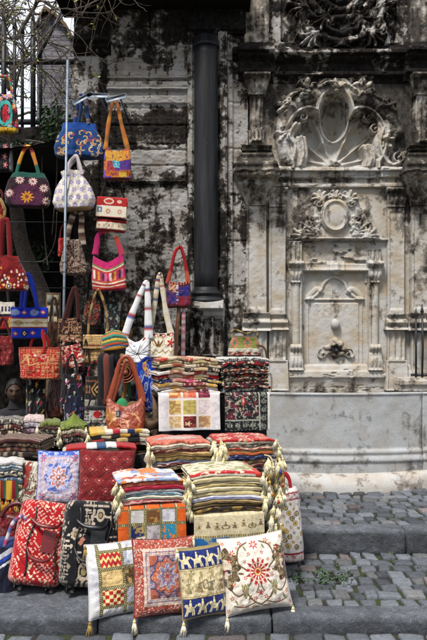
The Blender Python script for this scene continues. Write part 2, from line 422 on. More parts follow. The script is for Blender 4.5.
# worn slab under the suitcases
n = 60; m = 24; xs = np.linspace(-2.6, -.34, n); ys = np.linspace(4.35, 5.43, m); A, B = np.meshgrid(xs, ys)
P = np.stack([A, B, Z1 - .004 + .010 * fbm(A * 3, B * 3, 4, 4) - .02 * gs(np.mod(A + .3, .9) - .45, .012)], -1).reshape(-1, 3)
struct('stone_slab_paving', mesh('stone_slab_paving', P, gridf(n, m)), M['kerb'])
# weeds in the joints
rnd = random.Random(8); mb = MB()
for k in range(150):
    x = rnd.choice((.74, .80, .55, .90)) + rnd.gauss(0, .035) if k < 110 else rnd.uniform(0, 1.6); y = rnd.choice((4.84, 4.90, 4.97, 4.78)) + rnd.gauss(0, .03) if k < 110 else rnd.uniform(4.4, 5.4)
    if k >= 110: x = x0_ = round(x / .15) * .15
    for q in range(rnd.randint(2, 4)):
        a = rnd.uniform(0, 6.28); l = rnd.uniform(.012, .03); c = Vector((x + rnd.uniform(-.02, .02), y + rnd.uniform(-.02, .02), Z1 - .006))
        t = c + Vector((math.cos(a) * l, math.sin(a) * l, l * .8)); s = Vector((-math.sin(a), math.cos(a), 0)) * l * .28; m_ = c.lerp(t, .6) + Vector((0, 0, .004))
        mb.add([c, m_ + s, t, m_ - s], [(0, 1, 2, 3)])
o = mb.build('joint_weeds', M['ivy'], smooth=False); tag(o, kind='stuff')

# ------------------------------------------------------------------ carved reliefs: a height field with its own thickness
def relief(name, px0, px1, py0, py1, D, H, mat, parent=None, res=.006, soot_shade=.3, back=.12, rough=.0, seed=1, mask=None):
    w = (px1 - px0) / F * D; h = (py1 - py0) / F * D
    nx = max(3, int(w / res) + 1); ny = max(3, int(h / res) + 1)
    U, V = np.meshgrid(np.linspace(px0, px1, nx), np.linspace(py1, py0, ny))
    hh = H(U, V) if callable(H) else np.full(U.shape, H)
    if rough: hh = hh + rough * (fbm(U * .22, V * .22, seed, 5) - .5) * 2
    S = soot_shade(U, V) if callable(soot_shade) else np.full(U.shape, soot_shade)
    P = np.stack([X(U, D), D - hh, Z(V, D)], -1).reshape(-1, 3)
    f = gridf(nx, ny); ring = np.concatenate([np.arange(nx), np.arange(1, ny) * nx + nx - 1, (ny - 1) * nx + np.arange(nx - 2, -1, -1), np.arange(ny - 2, 0, -1) * nx])
    B = P[ring].copy(); B[:, 1] = D + back
    o = len(P); m = len(ring); k = np.arange(m); k2 = (k + 1) % m
    f = np.concatenate([f, np.stack([ring[k], o + k, o + k2, ring[k2]], 1)])
    P = np.concatenate([P, B]); S = np.concatenate([S.ravel(), S.ravel()[ring]])
    return link(name, mesh(name, P, f, soot_shade=S), mat, parent)
def blobs(U, V, base, lst):
    """soot map: list of (u, v, ru, rv, amount) soft stains"""
    s = np.full(U.shape, float(base)) if not hasattr(base, 'shape') else base.copy()
    for (u, v, ru, rv, a) in lst: s = s + a * np.exp(-((U - u) / ru) ** 2 - ((V - v) / rv) ** 2)
    return s
def volute(U, V, cx, cy, r, a=.05, turns=2.2, hand=1, ph=0):
    dx, dy = U - cx, V - cy; rho = np.hypot(dx, dy) + 1e-6; th = np.arctan2(dy, dx * hand) + ph
    s = np.cos(2 * np.pi * (np.sqrt(rho / r) * turns - th / (2 * np.pi)))
    return a * (.55 + .45 * s) * (1 - sst(.86 * r, 1.06 * r, rho)) + a * .5 * gs(rho, r * .2)
def hmax(h, s): return np.where(s > 2e-4, np.maximum(h, s), h)
def leafy(U, V, seed, sc_=.16):
    n = fbm(U * sc_, V * sc_, seed, 2); return np.abs(np.sin(n * 22.0)) ** .7
def stroke(U, V, pts, w, a):
    """raised round moulding along a polyline"""
    d = np.full(U.shape, 1e9)
    for (x0, y0), (x1, y1) in zip(pts[:-1], pts[1:]):
        dx, dy = x1 - x0, y1 - y0; L = dx * dx + dy * dy + 1e-9
        t = np.clip(((U - x0) * dx + (V - y0) * dy) / L, 0, 1); d = np.minimum(d, np.hypot(U - x0 - t * dx, V - y0 - t * dy))
    return a * np.sqrt(np.clip(1 - (d / w) ** 2, 0, 1))
def palmette(U, V, cx, cy, ang, r, n=7, spread=2.0, a=.07, w=1.7):
    """acanthus leaf: lobes fanning from a stalk, each lobe curling at its tip"""
    h = np.zeros(U.shape)
    for k in range(n):
        t = (k / (n - 1) - .5); q = R(ang) + t * spread; L = r * (1 - .9 * t * t)
        e = (cx + math.cos(q) * L, cy - math.sin(q) * L); mid_ = (cx + math.cos(q - t * .5) * L * .5, cy - math.sin(q - t * .5) * L * .5); tip = (e[0] + math.cos(q + t * 2.6) * L * .22, e[1] - math.sin(q + t * 2.6) * L * .22)
        h = np.maximum(h, stroke(U, V, crv([(cx, cy), mid_, e, tip], 4), w * (1.1 - .3 * abs(t)), a * (1 - .25 * abs(t))))
    return np.maximum(h, a * .45 * gs(np.hypot(U - cx - math.cos(R(ang)) * r * .45, V - cy + math.sin(R(ang)) * r * .45), r * .5))
def crv(pts, n=8): return [(p.x, p.y) for p in spline([(a, b, 0) for a, b in pts], n)]
def interp(V, tab):
    v, o = zip(*tab); return np.interp(V, v, o)

WD = 7.40
# stains of the fountain front in photo units (soot above, pale washed marble below)
def fsoot(U, V):
    base = interp(V, [(-200, .62), (40, .62), (84, .56), (100, .46), (150, .36), (172, .38), (200, .36), (238, .34), (262, .27), (300, .18), (360, .16), (480, .1)])
    s = blobs(U, V, base, [(300, 92, 26, 16, .06), (385, 108, 16, 20, .08), (272, 120, 16, 30, .22), (404, 105, 26, 26, .32), (410, 145, 16, 30, .35),
        (334, 124, 15, 26, -.26), (310, 148, 16, 20, -.28), (358, 148, 16, 20, -.28), (334, 166, 16, 5, .14), (308, 215, 14, 22, .12), (362, 215, 10, 18, .1), (286, 270, 6, 60, .22), (300, 214, 5, 18, .15),
        (372, 290, 4, 40, .2), (335, 352, 14, 9, .2), (345, 84, 40, 5, -.18), (296, 84, 20, 5, -.1), (382, 360, 18, 8, .1), (420, 240, 20, 60, .15), (330, 255, 30, 10, .05), (404, 215, 10, 14, .1)])
    return s
def niche(U, V):
    cx, cy = 334.0, 166.0
    e = np.hypot((U - 334) / 15.5, (V - 128) / 31) - 1; e = e * 15.5
    l1 = (np.hypot((U - 308) / 20, (V - 142) / 26) - 1) * 20; l2 = (np.hypot((U - 360) / 20, (V - 142) / 26) - 1) * 20
    body = np.maximum(np.maximum(296 - U, U - 373), np.maximum(138 - V, V - 169))
    s = np.minimum(np.minimum(e, body), np.minimum(l1, l2)); s = np.maximum(s, V - 169)
    return s, e
def Hfount(U, V):
    h = np.zeros(U.shape)
    s, e = niche(U, V)
    th = np.arctan2(166 - V, U - 334); rho = np.hypot(U - 334, V - 166)
    inside = sst(1, -2.5, s); deg = np.degrees(th)
    eg = np.hypot((U - 334) / 13.5, (V - 120) / 19.5)
    hin = -.05 - .075 * sst(0, -13, s)
    for k, q in enumerate((14, 40, 66, 114, 140, 166)):
        pd_ = rho * np.sin(R(1) * (deg - q)); hin = hin + .050 * gs(pd_, 1.5) * sst(4, 16, rho) * (np.abs(deg - q) < 60) * sst(0, -4, s)
    for q in (27, 53, 90, 127, 153): hin = hin - .022 * np.exp(-((deg - q) / 9.0) ** 2) * sst(8, 24, rho)
    hin = hin + .06 * gs(eg - 1.06, .13) - .085 * np.sqrt(np.clip(1 - eg ** 2, 0, 1))
    hin = hin + .07 * gs(rho, 8) * (.7 + .5 * np.cos(deg * .21 * 3.0) ** 2)
    h = h + inside * hin
    outer = (1 - inside) * (V < 171)
    h = h + outer * (.13 * gs(s - 3.8, 3.2) + .05 * gs(s - 10, 2.0))          # moulded rim, two rolls
    er = .35 + 1.25 * fbm(U * .13, V * .13, 8, 4)
    arch_ = crv([(287, 160), (283, 140), (284, 120), (292, 107), (310, 98), (334, 92), (358, 98), (377, 107), (391, 122), (396, 134)])
    h = hmax(h, stroke(U, V, arch_, 8.0, .10) ** 1.0 * outer * (.8 + .4 * er))
    h = hmax(h, .10 * band(U, 376, 399, 2) * band(V, 122, 135, 2) * outer)
    fo = np.zeros(U.shape)
    for (a, b, q, r, nn) in ((334, 96, 90, 10, 5), (312, 99, 135, 15, 5), (356, 99, 45, 15, 5), (294, 112, 160, 14, 5), (376, 112, 20, 14, 5), (289, 134, 205, 11, 4), (378, 140, -25, 11, 4)): fo = np.maximum(fo, palmette(U, V, a, b, q, r, nn, 1.5, .15, 3.0))
    h = hmax(h, fo * er * outer)
    leaf = crv([(281, 112), (287, 101), (299, 95), (312, 96), (322, 89), (334, 87), (346, 89), (356, 96), (368, 96), (380, 104), (390, 111)])
    h = hmax(h, stroke(U, V, leaf, 3.2, .15) * outer * er)
    for (a, b, r, hd, am) in ((290, 105, 8, 1, .085), (302, 119, 5.5, -1, .09), (380, 107, 7, -1, .085), (367, 119, 5.5, 1, .085), (285, 154, 9, -1, .08), (397, 160, 7, 1, .11), (374, 131, 6, 1, .085)):
        h = hmax(h, volute(U, V, a, b, r, am, 1.7, hd) * (V < 170) * (.8 + .3 * er))
    for L in (crv([(295, 126), (288, 138), (294, 150), (291, 166)]), crv([(382, 130), (378, 143), (380, 157), (389, 167), (400, 163), (403, 155)]), crv([(300, 140), (302, 155), (299, 168)]), crv([(366, 148), (369, 160), (367, 168)])):
        for o_ in (-3.2, 0, 3.2): h = hmax(h, stroke(U + o_, V, L, 2.8, .13 - abs(o_) * .012) * (.75 + .25 * er))
    # tympanum with cartouche
    t = np.hypot((U - 334) / 42, (V - 240) / 44); tym = (V > 190) * (V < 240)
    h = h + tym * (.055 * sst(1.05, .85, t) + .02 * gs(t - 1, .06) + 0 * t)
    for (a, b, q, r) in ((316, 236, 130, 17), (352, 236, 50, 17), (322, 204, 120, 10), (346, 204, 60, 10), (334, 202, 90, 8), (306, 238, 160, 12), (362, 238, 20, 12), (320, 224, 190, 10), (348, 224, -10, 10)): h = hmax(h, (.045 + palmette(U, V, a, b, q, r, 6, 1.9, .05)) * (palmette(U, V, a, b, q, r, 6, 1.9, .05) > .004) * tym * (.7 + .5 * fbm(U * .2, V * .2, 3, 3)))
    h = h + tym * 0
    o = np.hypot((U - 334) / 11, (V - 217) / 13)
    h = np.where((o < 1.35) & tym, .075 + .035 * gs(o - 1.1, .16) + .03 * np.sqrt(np.clip(1 - o ** 2, 0, 1)), h)
    for (a, b, r, hd) in ((313, 226, 9, 1), (356, 226, 9, -1), (318, 205, 6, -1), (351, 205, 6, 1)): h = hmax(h, volute(U, V, a, b, r, .085, 1.8, hd) * tym)
    h = h + .05 * band(V, 238.6, 241.2, .8) * band(U, 301, 388, 1)            # ledge
    # broken stone band
    br = band(V, 243, 264, 2) * band(U, 304, 374, 3)
    n = fbm(U * .05, V * .09, 21, 4); h = h + br * (.03 * sst(.5, .54, n) + .012 * fbm(U * .3, V * .3, 5, 3))
    # frame arch and sunk panel
    pn = np.maximum(np.abs(U - 335) - 33, 272 - V); pn = np.maximum(pn, V - 372)
    h = h + .03 * band(U, 299, 371, 2) * band(V, 264, 374, 2)
    h = h - .055 * sst(1, -1.5, pn) + .02 * gs(pn - 1.5, 1.8) * (V > 262) * (V < 372)
    key = band(U, 327, 344, 2) * band(V, 262, 275, 2); h = h + .05 * key * (.6 + .4 * np.cos((U - 335.5) * .55))
    og = crv([(307, 299), (314, 297), (321, 290), (325, 282), (334.5, 277), (344, 282), (348, 290), (355, 297), (363, 299)], 10)
    h = h + stroke(U, V, og, 1.7, .022) + stroke(U, V, [(306, 299.5), (364, 299.5)], 1.3, .02)
    h = h + stroke(U, V, crv([(308, 297), (317, 289), (322, 292)]), 2.6, .018) + stroke(U, V, crv([(362, 297), (353, 289), (348, 292)]), 2.6, .018)
    h = h + stroke(U, V, [(308, 300), (308, 368)], 1.0, .012) + stroke(U, V, [(362, 300), (362, 368)], 1.0, .012)
    h = h + .012 * band(U, 311, 359, 1.2) * band(V, 303, 369, 1.2)
    h = h + .006 * band(V, 306, 314, 3) * band(U, 318, 352, 3) * np.sin(U * .9) * (fbm(U * .3, V * .5, 3, 2))
    return h
fount = empty('wall_fountain', (X(334, 7.0), 7.2, Z2))
tag(fount, 'carved baroque marble wall fountain with shell niche and long basin', 'wall fountain')
def keep(o, p=None):       # parent without moving
    p = p or fount; o.parent = p
    M_ = p.matrix_world if p.parent else None
    e = Vector(p.location) + (Vector(p.parent.location) if p.parent else Vector())
    o.location = Vector(o.location) - e; return o
keep(relief('carved_niche_panel', 262, 412, 80, 392, WD, Hfount, M['marble'], soot_shade=fsoot, res=.0052, rough=.0035, seed=3))
# upper panel with the sooty cartouche
def Hup(U, V):
    h = .02 * np.ones(U.shape); fr = np.maximum(np.abs(U - 338) - 58, V - 44)
    h = h - .05 * sst(0, -2, fr) + .02 * gs(fr, 2)
    t = np.hypot((U - 340) / 42, (V - 14) / 32); er = .7 + .6 * fbm(U * .1, V * .1, 8, 3)
    h = h + sst(1.0, .7, t) * .07
    for k, q in enumerate((30, 20, 10, 0, -12)): h = hmax(h, stroke(U, V, crv([(302 + k * 4, q - 4), (318 + k * 3, q + 10), (340, q + 15 + 3 * math.sin(k * 2)), (362 - k * 3, q + 8), (378 - k * 4, q - 6)]), 5.2, .13) * er)
    for (a, b, q, r) in ((316, 38, 200, 16), (364, 38, -20, 16), (340, 44, -90, 10), (306, 14, 150, 16), (374, 14, 30, 16), (326, 20, 230, 14), (354, 20, -50, 14)): h = hmax(h, palmette(U, V, a, b, q, r, 6, 2.0, .17, 2.4) * er)
    for (a, b, r, hd) in ((308, 36, 11, 1), (374, 33, 11, -1), (322, 14, 9, -1), (358, 14, 9, 1)): h = hmax(h, volute(U, V, a, b, r, .15, 1.8, hd))
    h = hmax(h, stroke(U, V, crv([(300, 20), (306, 34), (322, 42), (340, 46), (360, 42), (374, 30), (380, 14)]), 4.5, .15))
    return h
def upsoot(U, V): return blobs(U, V, .53, [(312, 38, 8, 5, -.3), (366, 36, 8, 5, -.25), (388, 20, 7, 30, -.12), (285, 20, 10, 24, -.08), (340, 10, 40, 20, .12)])
keep(relief('carved_upper_panel', 262, 412, -60, 52, WD, Hup, M['soot_shade'], soot_shade=upsoot, res=.008, rough=.006, seed=5))
# cornices: profile of projections against height
def prof_relief(name, px0, px1, tab, D, mat, soot_shade, parent=None, breaks=(), res=.006, rough=.004, seed=2, seg=None):
    v0, v1 = tab[0][0], tab[-1][0]
    def H(U, V):
        h = interp(V, tab)
        for (a, b, k) in breaks: h = h + k * band(U, a, b, .8) * (h > 0)
        n = fbm(U * .12, V * .4, seed, 4); h = h - .012 * sst(.6, .75, n) * (h > .02)
        return h
    return keep(relief(name, px0, px1, v0, v1, D, H, mat, soot_shade=soot_shade, res=res, rough=rough, seed=seed), parent)
prof_relief('main_cornice', 232, 452, [(46, 0), (47, .05), (49, .05), (50, .09), (54, .12), (55, .17), (59, .17), (60, .12), (62, .12), (66, .06), (73, .05), (74, .08), (77, .08), (80, .03), (84, .01)], WD + .004,
            M['soot_shade'], lambda U, V: blobs(U, V, .72, [(300, 58, 60, 2.5, -.30), (380, 56, 30, 2.5, -.22), (300, 83, 30, 4, -.2), (350, 83, 30, 4, -.25)]), breaks=((238, 273, .08), (402, 440, .08)))
prof_relief('niche_cornice', 266, 405, [(167, 0), (168, .05), (170, .10), (173, .11), (174, .07), (179, .065), (180, .03), (184, .03), (185, .05), (188, .05), (189, .0)], WD + .004,
            M['marble'], lambda U, V: blobs(U, V, .30, [(300, 182, 60, 2.5, .16), (345, 181, 40, 2.5, .16), (280, 172, 12, 4, .1)]), breaks=((268, 290, .035), (379, 404, .035)))
# pilasters: segments (v0, v1, half width, projection, flutes)
def pilaster(name, uc, segs, D, mat, soot_shade, label=None, res=.006, seed=6, rough=.004):
    r = empty(name, (X(uc, D), D, Z(segs[-1][2], D))); r.parent = fount
    r.location = Vector(r.location) - Vector(fount.location)
    for (nm, v0, v1, hw0, hw1, pr0, pr1, fl) in segs:
        hw = max(hw0, hw1)
        def H(U, V):
            t = (V - v0) / (v1 - v0); w = hw0 + (hw1 - hw0) * t; p = pr0 + (pr1 - pr0) * t
            x = np.abs(U - uc); m = sst(w + .3, w - 1.2, x)
            h = p * m
            if fl == 'flute': h = h - .022 * m * (np.cos((U - uc) / w * np.pi * 3.0) * .5 + .5) ** 1.5 * sst(0, .12, t) * sst(1, .88, t)
            elif fl == 'cap':  # acanthus capital: flaring with leaf tips
                h = h + m * (.025 * np.abs(np.cos((U - uc) / w * np.pi * 2.0)) * np.abs(np.sin(t * 7)) + .03 * gs(t - .1, .12) - .02 * gs(t - .3, .08))
            elif fl == 'flare': h = pr0 * (1 - t) ** 1.6 * m + pr1 * m + .03 * m * np.cos((U - uc) / w * np.pi * 3.5) * sst(1, .5, t) + .03 * gs(t - .14, .06) * m - .04 * gs(t - .27, .05) * m
            elif fl == 'mould': h = h + m * .022 * np.cos(t * 12.0)
            elif fl == 'panel': h = h - .014 * sst(w - 2.2, w - 3.4, x) * sst(0.03, .06, t) * sst(.97, .94, t)
            elif fl == 'drop': h = m * pr0 * np.sqrt(np.clip(1 - (x / (w + .1)) ** 2, .05, 1)) * (1 + .16 * np.cos((U - uc) * 1.6) * sst(.9, .6, t)) * (1 + .5 * gs(t - .8, .14))
            elif fl == 'round': h = m * pr0 * np.sqrt(np.clip(1 - (x / (w + .1)) ** 2, .02, 1))
            return h
        o = relief(nm, uc - hw, uc + hw, v0, v1, D + .004, H, mat, soot_shade=soot_shade, res=res, rough=rough, seed=seed + int(v0))
        o.parent = r; o.location = -(Vector(r.location) + Vector(fount.location))
    return r
psoot_light = lambda U, V: .05 + blobs(U, V, interp(V, [(-200, .5), (0, .44), (50, .56), (60, .68), (90, .56), (145, .42), (152, .5), (160, .68), (176, .66), (182, .34), (200, .34), (206, .38), (260, .3), (320, .28), (390, .18)]), [(256, 25, 8, 22, -.18), (256, 142, 6, 5, -.22), (256, 187, 9, 4, -.15), (256, 110, 5, 10, -.06), (256, 320, 12, 8, .12), (250, 260, 4, 60, .06), (418, 20, 10, 30, -.04)])  # soot plus painted highlights: paler bulb, shaft top and lit capital
big = [('upper_shaft', -90, 47, 13, 13, .12, .12, 'flute'), ('pendant_neck', 80, 99, 14, 9, .22, .13, 'cap'), ('pendant_drop', 99, 133, 7.5, 6.5, .12, .10, 'flute'), ('pendant_bulb', 133, 149, 9, 8, .15, .13, 'drop'),
       ('bracket_shelf', 150, 157, 16, 14, .18, .10, 'mould'), ('bracket_cushion', 157, 178, 17, 24, .15, .29, 'mould'), ('flared_capital', 178, 207, 23, 11, .28, .10, 'flare'),
       ('shaft', 207, 313, 10.5, 11, .085, .085, 'panel'), ('base_block', 313, 331, 14, 15, .12, .13, 'mould'), ('pedestal', 331, 372, 11, 11, .10, .10, 'flute'), ('plinth', 372, 400, 15, 15, .13, .13, 'panel')]
pilaster('outer_pilaster', 256, big, WD, M['marble'], psoot_light)
pilaster('outer_pilaster', 420, [s if s[0] != 'pedestal' else s for s in big], WD, M['marble'], lambda U, V: psoot_light(U, V) + .04 * sst(330, 200, V))
inner = [('capital', 189, 208, 11, 9, .09, .06, 'cap'), ('shaft', 208, 314, 9, 9, .055, .055, 'panel'), ('base_block', 314, 330, 10, 12, .08, .10, 'mould'), ('pedestal', 330, 360, 9, 9, .075, .075, 'flute'), ('plinth', 360, 390, 11, 12, .10, .11, 'panel')]
isoot = lambda U, V: blobs(U, V, interp(V, [(180, .45), (210, .40), (250, .26), (320, .24), (390, .18)]), [(280, 225, 8, 20, .1), (284, 280, 3, 60, .12), (395, 200, 8, 12, .1)])
pilaster('inner_pilaster', 277, inner, WD, M['marble'], isoot)
pilaster('inner_pilaster', 395, inner, WD, M['marble'], isoot)
colo = [('fluted_head', 242, 262, 6.5, 6.5, .07, .07, 'flute'), ('capital', 262, 283, 9, 5.5, .09, .06, 'cap'), ('shaft', 283, 344, 4.5, 4.5, .055, .055, 'round'), ('foot', 344, 370, 6, 8, .07, .09, 'cap')]
pilaster('colonnette', 295.5, colo, WD, M['marble'], lambda U, V: fsoot(U, V) - .04)
pilaster('colonnette', 374, [(n, a if n != 'fluted_head' else 250, b, c, d, e, f, g) for (n, a, b, c, d, e, f, g) in colo], WD, M['marble'], lambda U, V: fsoot(U, V) - .04)
# water boss, spout rosette and tap
mb = MB(); mb.ball((0, 0, 0), (.050, .045, .058), 18, 12); o = mb.build('stone_boss', None, fount); o.location = Vector((X(335, WD), WD - .015, Z(324, WD))) - fount.location
me = o.data; a = me.attributes.new('soot_shade', 'FLOAT', 'POINT'); a.data.foreach_set('value', [.3] * len(me.vertices)); me.materials.append(M['marble'])
def Hros(U, V):
    dx, dy = (U - 335) / 18.0, (V - 350) / 13.0; r = np.hypot(dx, dy); th = np.arctan2(dy, dx)
    e = .86 + .08 * np.cos(7 * th + 1) + .1 * (fbm(U * .25, V * .25, 4, 3) - .5); h = .055 * sst(e + .04, e - .35, r) * (.82 + .18 * np.cos(7 * th + 1)) + .030 * gs(r - .42, .13) - .05 * gs(r, .16)
    h = hmax(h, volute(U, V, 322, 354, 6, .06, 1.6, 1)); h = hmax(h, volute(U, V, 348, 354, 6, .06, 1.6, -1))
    return h + .05 * gs(np.hypot(U - 335, V - 340), 5) + .004
keep(relief('spout_rosette', 315, 355, 333, 366, WD + .048, Hros, M['marble'], soot_shade=lambda U, V: blobs(U, V, .36, [(335, 350, 10, 8, .22), (348, 351, 5, 5, .2)]), res=.004, rough=.006))
mb = MB(); mb.tube([(0, 0, 0), (0, -.05, 0), (0, -.085, -.012)], [.018, .016, .013], 10); o = mb.build('water_spout', M['iron'], fount); o.location = Vector((X(335, WD), WD - .01, Z(350, WD))) - fount.location
# ledge behind the basin
prof_relief('basin_ledge', 262, 427, [(364, 0), (365.5, .035), (370, .05), (371, .075), (377, .08), (378.5, .05), (383, .04), (388, .03), (404, .03)], WD + .006, M['marble'],
            lambda U, V: blobs(U, V, .2, [(380, 374, 30, 7, .14), (335, 390, 80, 5, .25)]))
# basin: a slightly bowed front swept in x
def sweep(name, px0, px1, D, prof, mat, soot_shade, bow=0, n=120, parent=None, seed=1, rough=.004):
    x0, x1 = X(px0, D), X(px1, D); xs = np.linspace(x0, x1, n)
    pr = np.array(prof); m = len(pr)
    A, K = np.meshgrid(xs, np.arange(m), indexing='ij'); tt = (A - x0) / (x1 - x0) * 2 - 1
    Y = pr[K, 0] - bow * (1 - tt ** 2) * (pr[K, 0] < 7.28); Zz = pr[K, 1] * np.ones_like(A)
    nn = fbm(A * 9, Zz * 9, seed, 4) - .5; Y = Y + rough * 2 * nn * (Y < D + .1)
    Zz = Zz + rough * nn
    P = np.stack([A, Y, Zz], -1).reshape(-1, 3); f = gridf(m, n)
    ff = f.tolist() + [list(range(m))[::-1], list(range((n - 1) * m, n * m))]
    S = soot_shade(A, Zz).ravel() if callable(soot_shade) else np.full(len(P), soot_shade)
    return link(name, mesh(name, P, ff, soot_shade=S), mat, parent)
def dense(pr, k=5):
    out = []
    for (a, b), (c, d) in zip(pr[:-1], pr[1:]):
        q = k if abs(d - b) > .1 or abs(c - a) > .1 else 2
        out += [(a + (c - a) * i / q, b + (d - b) * i / q) for i in range(q)]
    return out + [pr[-1]]
BD = 6.95
bz = lambda py: Z(py, BD)
BO = .07
bprof = dense([(7.34, bz(402)), (7.06, bz(400)), (7.05, bz(393)), (BD - .005, bz(392.5)), (BD - .012, bz(394)), (BD, bz(396)), (BD + .005, bz(420)), (BD + .006, bz(449)), (BD - .012, bz(450)), (BD - .02, bz(452)), (BD - .008, bz(455)),
               (BD - .02, bz(457)), (BD - .028, bz(459)), (BD - .028, bz(460.5)), (BD - .012, bz(463)), (BD - .012, bz(474))], 14)
bsoot = lambda A, Zq: blobs(A, Zq, .29, [(X(318, BD), bz(414), .13, .09, .20), (X(362, BD), bz(416), .22, .08, .16), (X(280, BD), bz(420), .05, .2, .12), (X(335, BD), bz(398), .5, .02, .1), (X(300, BD), bz(440), .2, .04, -.1), (X(290, BD), bz(452), .2, .02, .12), (X(400, BD), bz(430), .15, .3, .05)])
keep(sweep('basin_front', 246, 424, BD, [(a + (BO if a < 7.2 else 0), b) for a, b in bprof], M['basin'], bsoot, bow=.12, parent=None))
side = [(a + .08, b) for a, b in bprof]
keep(sweep('basin_side_block', 424.6, 520, BD, side, M['basin'], .22, bow=0, n=50, seed=5))
# rounded step under the basin, bulging in the middle
sz = lambda py: Z(py, 6.85)
n = 90; mm = 12; V = []; x0, x1 = X(240, 6.85), X(446, 6.85)
for i in range(n):
    x = x0 + (x1 - x0) * i / (n - 1); t = (x - X(338, 6.85)) / ((x1 - x0) / 2); bul = .24 * max(0, 1 - t * t) ** .8
    for k in range(mm):
        q = k / (mm - 1); a = q * math.pi / 2
        dy = (.03 + bul) * math.sin(a) ** .8; z = Z2 - .03 + (sz(473) - Z2 + .03) * (math.cos(a) ** .6 if k < mm - 1 else 0)
        V.append((x, 7.02 - dy + .004 * float(vnoise(np.array(x * 20), np.array(k * .7), 3)), z))
V = np.array(V); S = blobs(V[:, 0], V[:, 2], .31, [(X(300, 6.85), Z2 + .06, .3, .03, .14), (X(360, 6.85), Z2 + .1, .2, .04, .1), (X(400, 6.85), Z2 + .02, .3, .06, .22)])
M['step'] = masonry('rust_stained_marble', (.36, .355, .345), (.33, .29, .245), (.19, .165, .14), (.07, .065, .06), gain=.7, soft=.05, streak=.2, bumpk=.3)
keep(link('basin_step', mesh('basin_step', V, gridf(mm, n), soot_shade=S), M['step']))

# ------------------------------------------------------------------ iron spear railing on the ledge at the right
r = empty('spear_railing', (X(422, 7.15), 7.15, Z(380, 7.15))); tag(r, 'short rusty iron railing with spear tips beside the fountain basin', 'railing')
for k in range(6):
    mb = MB(); x = (k - 1) * .062; hgt = [.64, .68, .60, .64, .62, .64][k]
    mb.tube([(x, 0, 0), (x + .008 * (k % 2), 0, hgt * .5), (x, 0, hgt)], .011, 8)
    mb.lathe([(.002, hgt + .10), (.014, hgt + .04), (.02, hgt + .015), (.009, hgt), (.013, hgt - .012)], (x, 0, 0), 8); mb.build('bar', M['iron'], r)
for z in (.05, .50):
    mb = MB(); mb.box((.09, .012, z), (.2, .005, .011)); mb.build('rail', M['iron'], r)
fl = empty('fountain_ledge_stone', (X(440, 7.1), 7.1, Z(384, 7.1))); fl.parent = fount; fl.location = Vector(fl.location) - fount.location
o = relief('worn_ledge', 399, 520, 378, 391, 7.10, lambda U, V: .03 + .03 * band(V, 380, 385, 1), M['marble'], soot_shade=.3, rough=.006, back=.35); o.parent = fl; o.location = -(Vector(fl.location) + fount.location)

# ------------------------------------------------------------------ old sooty wall left of the fountain
wall = empty('peeling_stone_wall', (X(150, 7.3), 7.3, Z2)); tag(wall, 'tall sooty stone wall with peeling grey plaster behind the hanging bags', 'wall')
WL = 7.30
def Hwall(U, V):
    h = np.zeros(U.shape)
    for (v0, v1, a) in ((72, 77, .03), (77.5, 80, .045), (82, 88, .03), (88.5, 91, .05), (96, 104, .02), (181.5, 184, .03), (45.5, 47, .015), (14, 17, .02), (9, 14, .05)): h = h + a * band(V, v0, v1, 1.2) * (U > 106)
    h = h + .03 * band(V, 118, 182, 1.5) * (U > 112) * (U < 186)
    for u in (125, 141, 158, 172): h = h - .018 * gs(U - u - 2 * np.sin(V * .03), 1.0) * (V > 184)
    for v in (63, 108, 145): h = h - .012 * gs(V - v, .8) * (U > 106)
    h = h - .012 * gs(U - 150, .8) * (V > 12) * (V < 46)
    h = h - .03 * band(U, 99, 107, 2)
    n = fbm(U * .09, V * .12, 31, 5); h = h + .006 * sst(.5, .53, n) + .016 * (fbm(U * .30, V * .55, 17, 5) - .5)
    for v in (26, 126, 150, 166): h = h - .02 * gs(V - v - 1.2 * (fbm(U * .1, V * 0, 4, 2) - .5), .7) * (U > 107)
    for (u, v0, v1) in (150, 12, 46), (128, 47, 63), (168, 63, 82), (140, 108, 126), (172, 126, 150), (124, 150, 182): h = h - .02 * gs(U - u, .7) * (V > v0) * (V < v1)
    return h
def wsoot_shade(U, V):
    b = interp(V, [(-200, .85), (8, .9), (14, .68), (42, .56), (52, .36), (70, .30), (100, .27), (108, .42), (116, .62), (146, .60), (152, .36), (180, .42), (186, .50), (200, .43), (330, .47), (420, .6)])
    return blobs(U, V, b, [(180, 20, 14, 20, .3), (115, 20, 12, 20, .1), (103, 100, 5, 200, .4), (160, 128, 20, 10, .2), (140, 165, 30, 12, -.1), (155, 240, 18, 50, -.10), (120, 250, 10, 60, .05), (172, 265, 8, 40, -.1), (82, 70, 10, 10, .25), (88, 120, 8, 60, -.05), (86, 150, 13, 40, .14), (86, 250, 14, 60, .26), (92, 330, 18, 50, .28), (180, 330, 14, 30, .2)])  # stains, plus shade behind the bags painted dark on the pier
o = relief('plaster_face', 74, 191, -180, 455, WL, Hwall, M['plaster'], soot_shade=wsoot_shade, res=.009, rough=.006, back=.6); o.parent = wall; o.location = -Vector(wall.location)
o = relief('stone_strip', 226, 248, -180, 455, WL + .03, lambda U, V: .03 * band(U, 227, 233, 1) - .015 * gs(np.mod(V + 12, 46) - 23, 1.2), M['plaster'], soot_shade=lambda U, V: blobs(U, V, interp(V, [(-200, .7), (30, .5), (60, .36), (110, .30), (150, .38), (300, .36), (400, .42)]), [(232, 25, 8, 20, .2), (240, 180, 8, 30, .15), (234, 250, 6, 60, -.05)]), res=.008, rough=.008, back=.5); o.parent = wall; o.location = -Vector(wall.location)
